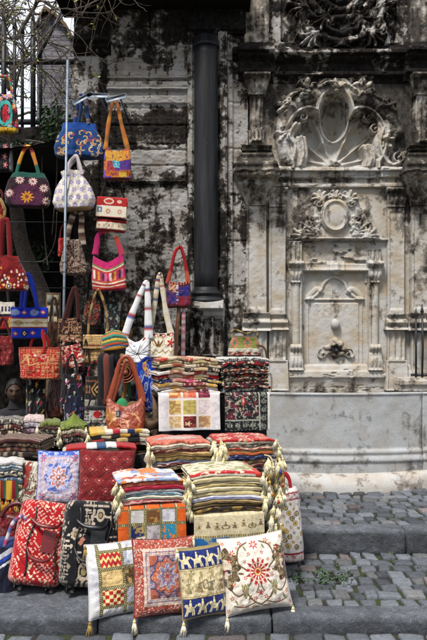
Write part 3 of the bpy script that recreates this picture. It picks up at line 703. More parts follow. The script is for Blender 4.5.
for nm, a, b, sh in (('column_jamb', 187.5, 194.5, .0), ('column_jamb', 218, 227, .01)):
    o = relief(nm, a, b, 33, 455, WL - .01, lambda U, V: .03 + .02 * band(U, a + 1.2, b - 1.6, 1), M['plaster'], soot_shade=lambda U, V: interp(V, [(30, .42), (120, .48), (200, .6), (300, .55)]), res=.007, rough=.006, back=.4); o.parent = wall; o.location = -Vector(wall.location)
o = relief('recess_back', 186, 230, -180, 455, WL + .2, 0.0, M['plaster'], soot_shade=.8, res=.03, rough=.01); o.parent = wall; o.location = -Vector(wall.location)
o = relief('lintel_block', 188, 246, -180, 33, WL - .03, lambda U, V: .04 * band(V, 26, 31, 1) + .03 * band(V, 4, 12, 2), M['soot_shade'], soot_shade=.72, res=.009, rough=.012); o.parent = wall; o.location = -Vector(wall.location)
o = relief('pier_cap', 74, 111, 40, 55, WL - .02, lambda U, V: interp(V, [(40, .0), (41, .12), (45, .14), (46, .08), (49, .08), (50, .05), (55, 0)]), M['soot_shade'], soot_shade=.78, res=.008, rough=.008, back=.2); o.parent = wall; o.location = -Vector(wall.location)
o = relief('top_eave', 60, 250, -14, 9, WL - .06, lambda U, V: interp(V, [(-14, .5), (2, .5), (3, .3), (8, .22), (9, .05)]), M['soot_shade'], soot_shade=.85, res=.014, rough=.012, back=.2); o.parent = wall; o.location = -Vector(wall.location)
# upper masonry, right return and everything above the frame
mb = MB()
def backing(nm, a, b, v0, v1, D, s):
    o = relief(nm, a, b, v0, v1, D, 0.0, M['soot_shade'], soot_shade=s, res=.03, rough=.02, back=.5); o.parent = wall; o.location = -Vector(wall.location)
backing('upper_masonry', 246, 520, -200, -50, WD + .02, .7)
backing('right_masonry', 409, 560, -60, 470, WD + .02, .62)
# black column in the recess
cl = empty('dark_column', (X(206, 7.22), 7.22, Z(302, 7.22))); tag(cl, 'tall smooth black column set into the peeling wall', 'column')
zt = Z(44, 7.22) - cl.location.z
mb = MB(); mb.lathe([(.124, .06), (.125, .3), (.126, 1.2), (.123, zt - .12), (.122, zt - .05)], n=40); mb.build('shaft', M['column'], cl)
mb = MB(); mb.lathe([(.12, zt - .05), (.134, zt - .045), (.140, zt - .03), (.134, zt - .012), (.126, zt - .008), (.126, zt + .06)], n=40); mb.build('top_ring', M['column'], cl)
mb = MB(); mb.lathe([(.17, -.03), (.20, -.01), (.205, .015), (.19, .035), (.155, .045), (.15, .06), (.165, .07), (.172, .085), (.165, .10), (.14, .108), (.127, .135), (.1245, .15)], n=40); mb.build('base_ring', M['column'], cl)
pd = empty('fluted_pedestal', (X(207, 7.2), 7.2, Z2)); tag(pd, 'grey fluted stone pedestal carrying the black column', 'pedestal')
gsoot = lambda U, V: blobs(U, V, interp(V, [(296, .34), (314, .46), (360, .52), (470, .5)]), [(198, 330, 6, 30, .15), (212, 310, 14, 8, -.05)])
def Hp(U, V):
    x = np.abs(U - 207); m = sst(17.5, 16, x)
    h = m * interp(V, [(300, .10), (303, .2), (309, .22), (312, .17), (316, .15), (318, .12)]) - .09 * m * (np.cos((U - 207) / 16 * np.pi * 3) * .5 + .5) ** .8 * (V > 319) * (V < 354)
    return h
o = relief('fluted_block', 189, 225, 300, 356, 7.22, Hp, M['soot_shade'], soot_shade=gsoot, rough=.006, back=.2); o.parent = pd; o.location = -Vector(pd.location)
o = relief('plinth_block', 185, 230, 356, 470, 7.16, lambda U, V: .04 * band(V, 357, 364, 1.5), M['soot_shade'], soot_shade=gsoot, rough=.008, res=.01, back=.2); o.parent = pd; o.location = -Vector(pd.location)

# ------------------------------------------------------------------ the dark corner at the left: house, bank, fence, ivy, vines
hs = empty('stone_house', (X(60, 9.2), 9.2, Z2)); tag(hs, 'pale grey coursed stone house side with sloping gable behind the vines', 'house')
def wpoly(name, pts, d0, d1, mat, parent):
    """an upright wall of given outline (photo units at depth d0) with thickness"""
    n = len(pts); A = [W(u, v, d0) for u, v in pts]; B = [Vector((p.x, d1, p.z)) for p in A]
    f = [tuple(range(n)), tuple(range(n, 2 * n))[::-1]] + [(i, i + n, (i + 1) % n + n, (i + 1) % n) for i in range(n)]
    o = link(name, mesh(name, np.array([tuple(p) for p in A + B]), f, smooth=False), mat, parent); o.location = -Vector(parent.location); return o
wpoly('wall', [(37, 430), (37, 20), (44, 8), (54, 14), (66, 26), (73, 40), (78, 55), (100, 95), (100, 430)], 9.2, 9.9, M['brick'], hs)
wpoly('roof_edge', [(35, 24), (44, 5), (54, 11), (66, 23), (75, 39), (80, 55), (78, 55.5), (73, 41), (65.5, 27), (54, 15), (44, 9), (36.5, 24)], 9.1, 10.0, M['wood'], hs)
bk = empty('retaining_wall', (X(20, 8.3), 8.3, Z2)); tag(bk, 'dark rough bank wall below the iron fence at the left', 'retaining wall')
o = relief('rubble_face', -160, 74, 128, 470, 8.3, lambda U, V: .09 * fbm(U * .12, V * .14, 44, 4), M['soot_shade'], soot_shade=lambda U, V: blobs(U, V, .95, [(12, 230, 10, 20, -.25), (40, 240, 12, 10, -.15)]), res=.02, rough=.01, back=1.6); o.parent = bk; o.location = -Vector(bk.location)
fe = empty('iron_fence', (X(15, 8.45), 8.45, Z(130, 8.45))); tag(fe, 'dark iron bar fence against the bright sky at the upper left', 'fence')
for k in range(-6, 5):
    u = 4 + k * 9.2 + (1.5 if k % 2 else 0)
    mb = MB(); z1_ = Z(22 + (k % 3) * 5, 8.45) - fe.location.z; x = X(u, 8.45) - fe.location.x
    mb.tube([(x, 0, -.1), (x, 0, z1_)], .022 if k % 3 else .035, 6); mb.lathe([(.03, z1_ - .02), (.022, z1_ + .05), (.003, z1_ + .14)], (x, 0, 0), 6); mb.build('bar', M['iron'], fe)
for v in (62, 122):
    mb = MB(); mb.box((-.45, .0, Z(v, 8.45) - fe.location.z), (1.6, .014, .03)); mb.build('rail', M['iron'], fe)
mb = MB(); mb.tube([(X(68, 8.4) - fe.location.x, 0, 1.6), (X(34, 8.4) - fe.location.x, -.05, Z(66, 8.4) - fe.location.z)], .02, 6); mb.build('brace', M['iron'], fe)

def branchy(name, starts, d, seed, lab, cat, rad=.008, steps=26, lvl=2, leaves=120, grp=None, mat='twig', sway=.5, lsize=.028, leafy_=True, spread=.35):
    rnd = random.Random(seed); tb = MB(); lf = MB()
    base = W(*starts[0][0], d); root = empty(name, base); tag(root, lab, cat, grp)
    def walk(p, dirv, r, n, lv):
        pts = [p.copy()]; dv = dirv.normalized()
        for i in range(n):
            dv = (dv + Vector((rnd.gauss(0, .16), rnd.gauss(0, .10), rnd.gauss(0, .16) - .02 * sway))).normalized()
            p = p + dv * .055; pts.append(p.copy())
            if lv > 0 and rnd.random() < spread:
                a = Vector((rnd.gauss(0, 1), rnd.gauss(0, .6), rnd.gauss(0, 1))).normalized(); walk(p, (dv + a * .9), r * .6, int(n * rnd.uniform(.3, .6)), lv - 1)
            if leafy_ and lv <= 1 and rnd.random() < leaves / 400.0: leaf(p)
        tb.tube([q - base for q in pts], [r * (1 - .65 * i / len(pts)) for i in range(len(pts))], 5)
    def leaf(p):
        for q in range(rnd.randint(1, 3)):
            a = Vector((rnd.gauss(0, 1), rnd.gauss(0, 1), rnd.gauss(0, 1))).normalized(); b = a.orthogonal().normalized(); L = lsize * rnd.uniform(.5, 1.3); c = p - base + a * .015
            lf.add([c, c + a * L * .5 + b * L * .3, c + a * L, c + a * L * .5 - b * L * .3], [(0, 1, 2, 3)])
    for (s, t) in starts:
        p = W(*s, d + rnd.uniform(-.3, .3)); q = W(*t, d); walk(p, q - p, rad, int((q - p).length / .055 * 1.15), lvl)
    tb.build('stems', M[mat], root)
    if lf.v: lf.build('leaves', M['leaf'], root, smooth=False)
    return root
branchy('climbing_vine', [((0, 5), (60, 105)), ((25, -10), (38, 95)), ((60, -10), (30, 60)), ((-10, 55), (50, 20)), ((10, 70), (60, 40)), ((70, 0), (52, 80)), ((-5, 30), (75, 60))], 8.0, 3, 'tangle of bare vine stems with a few new leaves across the fence', 'vine', .0095, lvl=2, leaves=110, spread=.36)
branchy('climbing_vine', [((30, -20), (135, 30)), ((75, -15), (75, 52)), ((95, -20), (100, 52)), ((118, -20), (112, 40)), ((50, 10), (130, 12)), ((60, 25), (118, 45)), ((85, -10), (122, 30)), ((110, -10), (70, 45)), ((40, 0), (90, 40)), ((70, 10), (125, -4))], 6.6, 12, 'brown twisting vine stems hanging in front of the wall pier', 'vine', .006, lvl=2, leaves=22, spread=.20, lsize=.035)
# tree beyond the fence, seen against the sky
branchy('leafing_tree', [((12, 130), (24, -40)), ((10, 60), (-40, -30)), ((16, 40), (60, -40)), ((14, 80), (40, 10)), ((10, 90), (-20, 20))], 10.5, 21, 'small tree with fresh pale leaves behind the iron fence', 'tree', .035, lvl=3, leaves=130, spread=.36, lsize=.05, mat='bark')
# ivy and undergrowth on the bank
def leaves_mass(name, ctr, rad, n, mat, seed, lsize=.05):
    rnd = random.Random(seed); mb = MB()
    for k in range(n):
        a = Vector((rnd.gauss(0, 1), rnd.gauss(0, 1), rnd.gauss(0, 1))).normalized() * (rnd.random() ** .45)
        c = Vector((a.x * rad[0], a.y * rad[1], a.z * rad[2])); q = Vector((rnd.gauss(0, 1), -abs(rnd.gauss(0, 1)), rnd.gauss(0, .7))).normalized(); b = q.orthogonal().normalized(); L = lsize * rnd.uniform(.5, 1.4); s = q.cross(b)
        mb.add([c, c + b * L * .5 + s * L * .35 + q * .008, c + b * L, c + b * L * .5 - s * L * .35 + q * .008], [(0, 1, 2, 3)])
    return mb
def shrub(u, v, d, rad, n, seed, lab, cat='shrub'):
    r = empty('ivy_shrub', W(u, v, d) - Vector((0, 0, rad[2]))); tag(r, lab, cat)
    o = leaves_mass('f', None, rad, n, None, seed).build('foliage', M['ivy'], r, (0, 0, rad[2]), smooth=False)
    st = MB(); rnd = random.Random(seed)
    for k in range(5): st.tube([(rnd.uniform(-.05, .05), 0, -.1), (rnd.uniform(-.5, .5) * rad[0], 0, rad[2]), (rnd.uniform(-1, 1) * rad[0] * .7, 0, rad[2] * 1.7)], .008, 5)
    st.build('stems', M['twig'], r)
shrub(54, 124, 8.1, (.18, .12, .28), 420, 5, 'dark green leafy shrub at the foot of the stone house')
shrub(24, 150, 8.1, (.50, .10, .12), 420, 6, 'low dark ivy trailing along the top of the bank wall')
shrub(30, 258, 8.0, (.30, .10, .22), 240, 7, 'dim ivy clump low on the bank wall behind the red studded bag')
r = empty('tree_trunk', W(66, 352, 7.7) - Vector((0, 0, .7))); tag(r, 'leaning grey tree trunk behind the blue tote bag', 'tree trunk')
mb = MB(); mb.tube(spline([(.02, 0, 0), (-.02, 0, .6), (-.17, .02, 1.05), (-.34, .03, 1.5), (-.5, .05, 1.9), (-.6, .1, 2.5)], 6), [.13 - .002 * i for i in range(31)], 14); mb.build('trunk', M['bark'], r)

# ------------------------------------------------------------------ poles, rails and hooks the bags hang from
pole = empty('steel_pole', W(63, 330, 6.55)); pole.location.z = Z2; tag(pole, 'thin upright galvanised pole between the bags at the left', 'pole')
mb = MB(); mb.tube([(0, 0, 0), (.005, 0, 1.6), (.045, 0, Z(60, 6.55) - Z2)], .0125, 8); mb.build('tube', M['steel'], pole)
mb = MB(); mb.lathe([(.06, 0), (.06, .01), (.025, .02), (.022, .05)], n=12); mb.build('foot', M['steel'], pole)
br = empty('hanger_bracket', W(98, 98, 6.75)); tag(br, 'blue grey perforated metal hanger bar fixed high on the wall pier', 'hanger bar')
for (a, b, c, d_) in ((73, 102, 92, 95), (87, 93.5, 108, 97), (106, 99, 126, 97)):
    pa, pb = W(a, b, 6.62), W(c, d_, 6.7); mid = (pa + pb) / 2 - br.location; L = (pb - pa).length / 2
    mb = MB(); mb.box(mid, (L, .004, .022), rot=(0, -math.atan2(pb.z - pa.z, pb.x - pa.x), 0), bev=.003)
    mb.build('perforated_strip', M['bright_steel'], br)
    for k in range(4):
        q = pa.lerp(pb, .14 + k * .24) - br.location; t = MB(); t.tube([(q.x, q.y - .0052, q.z), (q.x, q.y - .0075, q.z)], .006, 8); t.build('hole', M['iron'], br)
for u in (80, 100, 120):
    t = MB(); q = W(u, 97, 6.70) - br.location; t.tube([(q.x, q.y, q.z), (q.x, q.y + .62, q.z - .02)], .010, 6); t.build('arm', M['steel'], br)
rails = [(146, 6.75), (108, 6.95), (222, 6.3), (272, 6.25), (262, 5.95), (334, 6.2), (288, 6.45)]
rail_labs = ['black rail that carries the dark crocheted flower bags', 'black rail that carries the bright crochet flower bag', 'black rail that carries the round gold edged bag', 'black rail that carries the royal blue tote',
             'black rail that carries the red studded bag', 'black rail that carries the red and gold tote', 'black rail that carries the brown brocade bag']
for (v, d), lb in zip(rails, rail_labs):
    a = W(-60, v, d); b = W(66 if v not in (288,) else 84, v, d); r = empty('hanging_rail', a); tag(r, lb, 'rail', 'dark rails the bags hang from')
    mb = MB(); mb.tube([(0, 0, 0), b - a], .003, 6); mb.build('bar', M['iron'], r)
    e = b - a; mb = MB(); mb.tube([(.2, 0, 0), (.2, 0, -(a.z - Z1))], .009, 6); mb.build('post', M['iron'], r)
# notice cards pinned near the trunk
cb = empty('card_board', W(53, 322, 7.35)); cb.location.z = Z2; tag(cb, 'narrow board of small yellowed cards behind the blue tote bag', 'notice board')
zc = Z(325, 7.35) - Z2
mb = MB(); mb.box((0, .02, zc / 2 + .17), (.075, .012, zc / 2 + .17)); mb.build('board', M['wood'], cb)
for i in range(3):
    for j in range(2):
        mb = MB(); mb.box((-.035 + j * .07, .003, zc + .04 + i * .115), (.028, .003, .045), colr=lin('#a89b7c') if (i + j) % 2 else lin('#8c8a80')); mb.build('card', M['cloth'], cb)

# ------------------------------------------------------------------ display tiers under the goods
YAW = R(12)
def tier(name, u, v_top, d, w, dep, z0, lab, yaw=YAW):
    r = empty(name, (X(u, d), d, z0), (0, 0, yaw)); h = Z(v_top, d) - z0; tag(r, lab, 'display stand')
    mb = MB(); mb.box((0, dep / 2, h - .012), (w / 2, dep / 2, .012), bev=.003); mb.build('top_board', M['wood'], r)
    for x in (-1, 1):
        for y in (0, 1):
            mb = MB(); mb.box((x * (w / 2 - .03), .03 + y * (dep - .06), (h - .024) / 2), (.02, .02, (h - .024) / 2)); mb.build('leg', M['wood'], r)
    n = 60; V = []
    for j, zz in enumerate(np.linspace(h - .026, .02, 8)):
        for i in range(n):
            x = -w / 2 + .005 + (w - .01) * i / (n - 1); V.append((x, -.006 - .012 * math.sin(i * 1.1) * j / 8 - .006, zz))
    V2 = [(a, b + .004, c) for a, b, c in V]; f = gridf(n, 8).tolist(); o_ = len(V); f += [[q + o_ for q in t][::-1] for t in f]
    link('skirt', mesh('skirt', np.array(V + V2), f), M['dark_cloth'], r)
    return r

# dark sheet added to keep light off the corner behind the bags
tp = empty('added_shade_sheet', W(20, 165, 7.6)); tag(tp, 'dark sheet added to shade the corner below the fence', 'shade sheet')
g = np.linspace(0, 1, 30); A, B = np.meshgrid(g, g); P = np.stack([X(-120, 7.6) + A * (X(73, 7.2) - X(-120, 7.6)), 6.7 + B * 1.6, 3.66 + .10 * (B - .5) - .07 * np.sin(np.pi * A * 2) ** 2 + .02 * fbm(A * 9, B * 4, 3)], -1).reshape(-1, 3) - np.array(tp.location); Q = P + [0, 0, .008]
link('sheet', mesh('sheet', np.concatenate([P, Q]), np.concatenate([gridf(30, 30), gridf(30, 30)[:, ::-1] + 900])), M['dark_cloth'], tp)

for (pts, lb) in (([(57, 212), (55, 240), (47, 258), (36, 262), (24, 262)], 'grey cable looping in the dark behind the blue tote'), ([(42, 156), (42, 190), (45, 240), (48, 266)], 'thin hanging cord behind the crochet bag'), ([(26, 140), (40, 142), (54, 148), (57, 165), (55, 200), (52, 235)], 'pale frayed cord dropping beside the pole')):
    q = [W(a, b, 6.95) for a, b in pts]; r = empty('hanging_cable', q[0]); tag(r, lb, 'cable'); mb = MB(); mb.tube([c - q[0] for c in spline(q, 8)], .0065, 6); mb.build('cord', M['bark'], r)

# ------------------------------------------------------------------ woven, printed and embroidered patterns (colour is woven into the cloth)
class Cv:
    def __init__(s, U, V, base):
        s.U, s.V = np.asarray(U, float), np.asarray(V, float); s.c = np.tile(lin(base) if isinstance(base, str) else base, (s.U.size, 1)).astype(float)
    def put(s, m, c, a=1.0):
        m = np.clip(np.asarray(m, float), 0, 1).ravel()[:, None] * a; s.c = s.c * (1 - m) + (lin(c) if isinstance(c, str) else c) * m; return s
    def mul(s, k): s.c = s.c * np.asarray(k).ravel()[:, None]; return s
    def rect(s, a, b, c_, d, col_): return s.put((s.U > a) & (s.U < b) & (s.V > c_) & (s.V < d), col_)
    def ell(s, cx, cy, rx, ry, col_): return s.put(np.hypot((s.U - cx) / rx, (s.V - cy) / ry) < 1, col_)
    def ring(s, cx, cy, r, w, col_, asp=1): return s.put(np.abs(np.hypot(s.U - cx, (s.V - cy) * asp) - r) < w, col_)
    def dia(s, cx, cy, rx, ry, col_): return s.put(np.abs((s.U - cx) / rx) + np.abs((s.V - cy) / ry) < 1, col_)
    def flower(s, cx, cy, r, k, col_, dep=.3, asp=1, ph=0):
        dx, dy = s.U - cx, (s.V - cy) * asp; th = np.arctan2(dy, dx) + ph; return s.put(np.hypot(dx, dy) < r * (1 - dep + dep * np.cos(k * th)), col_)
    def line(s, pts, w, col_):
        d = np.full(s.U.shape, 9.0)
        for (x0, y0), (x1, y1) in zip(pts[:-1], pts[1:]):
            dx, dy = x1 - x0, y1 - y0; t = np.clip(((s.U - x0) * dx + (s.V - y0) * dy) / (dx * dx + dy * dy + 1e-9), 0, 1); d = np.minimum(d, np.hypot(s.U - x0 - t * dx, s.V - y0 - t * dy))
        return s.put(d < w, col_)
    def curve(s, pts, w, col_): return s.line(crv(pts, 6), w, col_)
    def mosaic(s, n, seed, cols, m=True, thr=0):
        """tiny woven cells coloured at random from a list"""
        h = hsh(np.floor(s.U * n), np.floor(s.V * n), seed); k = len(cols)
        for i, q in enumerate(cols):
            if q: s.put((h >= i / k) & (h < (i + 1) / k) & m, q)
        return s
    def kufic(s, n, seed, col_, m=True, asp=1):
        """angular interlocking marks on a cell grid"""
        x, y = s.U * n, s.V * n * asp; ix, iy = np.floor(x), np.floor(y); fx, fy = x - ix, y - iy; h = hsh(ix, iy, seed)
        k = (h < .22) & (np.abs(fx - .5) < .2) & (fy < .9) | (h >= .22) & (h < .44) & (np.abs(fy - .5) < .2) & (fx < .9) | (h >= .44) & (h < .6) & ((np.abs(fx - .3) < .16) | (np.abs(fy - .7) < .16)) | (h >= .6) & (h < .72) & (np.abs(np.abs(fx - .5) + np.abs(fy - .5) - .32) < .12) | (h >= .72) & (h < .84) & (np.hypot(fx - .5, fy - .5) < .3)
        return s.put(k & m, col_)
    def zig(s, n, k, w, col_, m=True, off=0):
        z = np.abs(np.mod(s.U * n, 1) - .5) * 2; return s.put((np.mod(s.V * k + z * .5 + off, 1) < w) & m, col_)
def weave(c, seed, a=.18): return c.mul(1 - a + 2 * a * hsh(np.floor(c.U * 150), np.floor(c.V * 150), seed)) if False else c
def horse(c, x, y, s, col_, fl=1):
    c.ell(x, y, .055 * s, .028 * s, col_); c.ell(x + fl * .055 * s, y + .035 * s, .026 * s, .016 * s, col_); c.line([(x + fl * .03 * s, y + .01 * s), (x + fl * .055 * s, y + .035 * s)], .016 * s, col_)
    for q in (-.045, -.028, .03, .048): c.line([(x + q * s, y - .01 * s), (x + (q * 1.35 + .01 * fl) * s, y - .06 * s)], .008 * s, col_)
    c.line([(x - fl * .05 * s, y + .01 * s), (x - fl * .085 * s, y + .035 * s)], .009 * s, col_); c.ell(x, y + .045 * s, .018 * s, .026 * s, col_); c.ell(x, y + .08 * s, .012 * s, .012 * s, col_)
def robed(c, x, y, s, a, b):
    c.put((np.abs(c.U - x) < .035 * s * np.clip((y + .06 * s - c.V) / (.12 * s), 0, 1)) & (c.V > y - .06 * s) & (c.V < y + .06 * s), a); c.ell(x, y + .07 * s, .014 * s, .016 * s, b); c.line([(x - .03 * s, y + .02 * s), (x + .03 * s, y + .03 * s)], .007 * s, a); c.ell(x, y, .010 * s, .02 * s, b)
def ribbon_v(c, u, w, m=True):
    k = (np.abs(c.U - u) < w) & m; c.put(k, '#2b2a22'); c.put(k & (np.mod(c.V * 34 + (c.U - u) / w * .5, 1) < .42), '#b9ad7c'); c.put((np.abs(np.abs(c.U - u) - w) < w * .22) & m, '#6d6644')
def ribbon_h(c, v, w, m=True):
    k = (np.abs(c.V - v) < w) & m; c.put(k, '#2b2a22'); c.put(k & (np.mod(c.U * 34 + (c.V - v) / w * .5, 1) < .42), '#b9ad7c'); c.put((np.abs(np.abs(c.V - v) - w) < w * .22) & m, '#6d6644')

def pat_patch_white(U, V):
    c = Cv(U, V, '#c9c8ca'); c.put(fbm(U * 6, V * 9, 3, 3) > .58, '#b5b5bb')
    for (a, b) in ((.20, .52), (.57, .90)):
        for j, (p, q) in enumerate(((.66, .86), (.41, .62), (.16, .37))):
            m = (U > a) & (U < b) & (V > p) & (V < q); k = j + (3 if a > .5 else 0)
            if k == 0: c.put(m, '#a12428'); c.zig(14, 9, .38, '#d8c27e', m)
            elif k == 1: c.put(m, '#cdb27a'); c.put(m & (fbm(U * 20, V * 20, 4) > .6), '#bfa066')
            elif k == 2: c.put(m, '#9c2022'); c.put(m & (np.mod(np.floor(U * 17) + np.floor(V * 20), 2) < 1), '#d9c48a')
            elif k == 3: c.put(m, '#a9acba'); c.put(m & (fbm(U * 12, V * 5, 8) > .55), '#c4c6d0')
            elif k == 4: c.put(m, '#a98a58'); c.put(m & (fbm(U * 26, V * 26, 9) > .53), '#4d3820')
            else: c.put(m, '#8d8f9c'); c.put(m & (np.mod(V * 40, 1) < .4), '#a6a8b4')
    for u in (.17, .545, .93): ribbon_v(c, u, .022)
    for v in (.885, .64, .39, .135): ribbon_h(c, v, .02, U > .15)
    return c.c
def pat_persian(U, V):
    c = Cv(U, V, '#933a2c'); x, y = (U - .5) * 2, (V - .5) * 2; r8 = np.maximum(np.abs(x), np.abs(y))
    bd = r8 > .72; c.put(bd & (np.mod(np.hypot(np.mod(U * 11, 1) - .5, np.mod(V * 11, 1) - .5) * 5, 1) < .35), '#ad6450'); c.mosaic(60, 3, [None, None, '#7e2d2a', None, '#b9a49a', None], bd)
    gd = (r8 > .56) & (r8 < .72); c.put(gd, '#7d7387'); c.mosaic(70, 4, ['#a89aa0', None, '#55506c', '#b0604a', None], gd)
    for q in (.56, .60, .68, .72): c.put(np.abs(r8 - q) < .012, '#c9b8a6')
    f = r8 < .55; c.put(f, '#7a6f86'); c.mosaic(64, 5, ['#9a8c98', None, '#5c5674', None, '#a06a62'], f)
    th = np.arctan2(y, x); rho = np.hypot(x, y); R8 = .47 + .05 * np.cos(8 * th)
    c.put(rho < R8, '#a8583e'); c.mosaic(56, 6, [None, '#b87a5c', None, '#8a4438', '#7d7084', None], rho < R8); c.put(np.abs(rho - R8) < .02, '#3f3a55')
    s = .27 + .06 * np.cos(8 * th); c.put(rho < s, '#85809a'); c.mosaic(50, 9, [None, '#9a94a8', None, '#6a6480'], rho < s); c.put(np.abs(rho - s) < .014, '#b3a8a4'); c.put(rho < s * .62, '#74505a'); c.put(rho < s * .4, '#9a7c7c'); c.put(rho < .06, '#8f4038')
    for sx in (-1, 1):
        for sy in (-1, 1):
            q = np.hypot(x - sx * .5, y - sy * .5); c.put((q < .22) & f, '#9a5444'); c.put((np.abs(q - .22) < .02) & f, '#3f3a55')
    return c.c
def pat_horsemen(U, V, band_=True):
    c = Cv(U, V, '#17245c'); c.put(fbm(U * 30, V * 30, 2, 2) > .6, '#1f3070')
    c.rect(-1, 2, .30, .70, '#c6b795'); c.put((fbm(U * 40, V * 40, 3, 2) > .62) & (V > .3) & (V < .7), '#b3a27c')
    for v in (.30, .70, .32, .68): c.put(np.abs(V - v) < .006, '#8a7a4a')
    for k in range(4): horse(c, .12 + k * .26, .81, 1.45, '#c9bd97', 1); horse(c, .14 + k * .26, .15, 1.45, '#c9bd97', -1)
    for k in range(4):
        x = .14 + k * .24; robed(c, x, .455, 1.5, ['#77704f', '#8a6a48', '#6d6f5c', '#7d5a44'][k], '#9a8a62'); c.ell(x + .05, .60, .035, .05, '#93875c'); c.ell(x - .04, .40, .05, .03, '#8f8258')
    for k in range(26): c.ell(float(hsh(k, 1, 9)), .33 + .34 * float(hsh(k, 2, 9)), .018, .014, ['#9c8d62', '#8a6f4c', '#7b7a5c'][k % 3])
    c.ring(.5, .47, .06, .012, '#7d7352'); c.put((V > .965) | (V < .03), '#8a7a50')
    return c.c
def pat_floral(U, V):
    c = Cv(U, V, '#d3cbbf'); c.put(fbm(U * 30, V * 30, 2, 2) > .6, '#c9c0b3'); red, br, ol = '#9a2a26', '#6b5538', '#7c7a4e'
    for sgn in (-1, 1):
        f = lambda pts: [(.5 + sgn * (a - .5), b) for a, b in pts]
        c.curve(f([(.5, .08), (.62, .16), (.7, .3), (.62, .42), (.66, .55), (.78, .66), (.74, .84), (.6, .92)]), .012, br)
        c.curve(f([(.7, .3), (.82, .24), (.93, .34), (.95, .5)]), .010, br); c.curve(f([(.6, .12), (.75, .08), (.9, .12)]), .009, br); c.curve(f([(.62, .42), (.52, .36), (.56, .26)]), .008, br)
        X_ = .5 + sgn * .47; q = np.hypot(U - X_, (V - .60) * .8); wn_ = fbm(U * 26, V * 26, 6, 2); c.put(q < .20 + .03 * np.cos(9 * np.arctan2(V - .6, U - X_)), '#4a3a2a'); c.put((q < .19) & (wn_ > .55), '#7d6a4c'); c.put((q < .19) & (wn_ < .36), '#8f8468'); c.put((q < .10) & (wn_ > .42), '#c4b8a4'); c.put((q < .07) & (wn_ < .5), '#6d2c28'); c.put(np.hypot(U - X_ + sgn * .05, V - .56) < .022, '#2a3450')
        t = .5 + sgn * .22
        for q, w in ((-.035, .02), (0, .024), (.035, .02)): c.put(np.hypot((U - t - q * (V - .18) * 6) / w, (V - .29) / .10) < 1, ol); c.put(np.hypot((U - t - q * (V - .18) * 6) / (w * .4), (V - .29) / .07) < 1, '#b7b08c')
        for (a, b, r) in ((.16, .80, .045), (.30, .92, .04), (.12, .40, .035), (.30, .46, .03), (.42, .18, .035), (.22, .10, .03), (.40, .76, .03), (.08, .22, .035), (.33, .66, .028), (.05, .93, .03), (.26, .30, .028), (.45, .68, .025), (.36, .55, .03), (.44, .38, .028), (.10, .70, .03), (.24, .86, .026), (.02, .06, .03), (.38, .06, .028)):
            c.flower(.5 + sgn * (.5 - a), b, r, 5, red, .35, ph=a * 9); c.ell(.5 + sgn * (.5 - a), b, r * .3, r * .3, '#cdb68c')
        for (a, b, g) in ((.2, .74, 1), (.36, .84, 2), (.25, .52, 3), (.34, .2, 1), (.14, .16, 2), (.44, .06, 0), (.08, .5, 1)):
            X2 = .5 + sgn * (.5 - a); c.put(np.hypot(((U - X2) * math.cos(g) + (V - b) * math.sin(g)) / .04, (-(U - X2) * math.sin(g) + (V - b) * math.cos(g)) / .014) < 1, br if g % 2 else ol)
    dx, dy = U - .5, V - .52; th = np.arctan2(dy, dx); rr = np.hypot(dx, dy)
    c.put(rr < .185 * (.78 + .22 * np.cos(13 * th)), red); c.put((rr < .165) & (np.cos(13 * th + math.pi) > .35) & (rr > .06), '#d8c9ba'); c.put((rr > .11) & (rr < .125), '#c7a99a'); c.put(rr < .05, '#c9a06a'); c.put(rr < .028, red)
    c.flower(.5, .25, .05, 6, red, .35); c.flower(.5, .88, .07, 7, '#b0473f', .3); c.ell(.5, .88, .02, .02, '#d3cbbf')
    return c.c
def pat_medallion(U, V):
    c = Cv(U, V, '#b3adbc'); x, y = (U - .5) * 2, (V - .5) * 2; r8 = np.maximum(np.abs(x), np.abs(y)); th = np.arctan2(y, x); rho = np.hypot(x, y)
    c.mosaic(50, 3, [None, '#a59cb0', None, '#c2bcc4', None, '#a98d96'], r8 < 2); c.put(V > .89, '#4158a8'); c.put((V > .89) & (fbm(U * 22, V * 22, 5, 2) > .52), '#98a4cc'); c.put(np.abs(r8 - .82) < .015, '#8791b8'); c.put(np.abs(r8 - .74) < .012, '#b28a92')
    q = .60 + .06 * np.cos(8 * th); m = (rho < q) & (rho > q - .2); c.put(m, '#5367a8'); c.put(m & (fbm(U * 18, V * 18, 8, 2) > .54), '#a3a8cc')
    s = .36 + .05 * np.cos(8 * th); c.put(rho < s, '#bdb4c0'); s2 = .26 + .08 * np.cos(8 * th); c.put(np.abs(rho - s2) < .035, '#b2573c'); c.put(rho < .10, '#a85a4a'); c.put(rho < .05, '#c9c1c4')
    for sx in (-1, 1):
        for sy in (-1, 1): c.flower(.5 + sx * .36, .5 + sy * .36, .085, 6, '#a5596a', .25); c.flower(.5 + sx * .36, .5 + sy * .36, .04, 5, '#6a75a8', .2)
    return c.c
def pat_kilim(U, V):
    c = Cv(U, V, '#8f1d20'); p, q = U * 4.0, V * 5.4
    ix = np.floor(p + .5 * np.mod(np.floor(q), 2)); fx = np.mod(p + .5 * np.mod(np.floor(q), 2), 1) - .5; fy = np.mod(q, 1) - .5
    d = np.abs(fx) + np.abs(fy) * .9; st = np.floor(np.mod(d * 14, 14)) ; c.put(np.mod(st, 2) == 1, '#1d1318'); c.put(d < .06, '#c9a9a0'); c.put((d > .09) & (d < .16), '#b03a30')
    m = (np.abs(d - .30) < .03) & (np.mod(U * 48, 1) < .25); c.put(m, '#c0a89c'); c.mosaic(90, 3, [None, None, None, '#6d1418', None], d > .1)
    return c.c
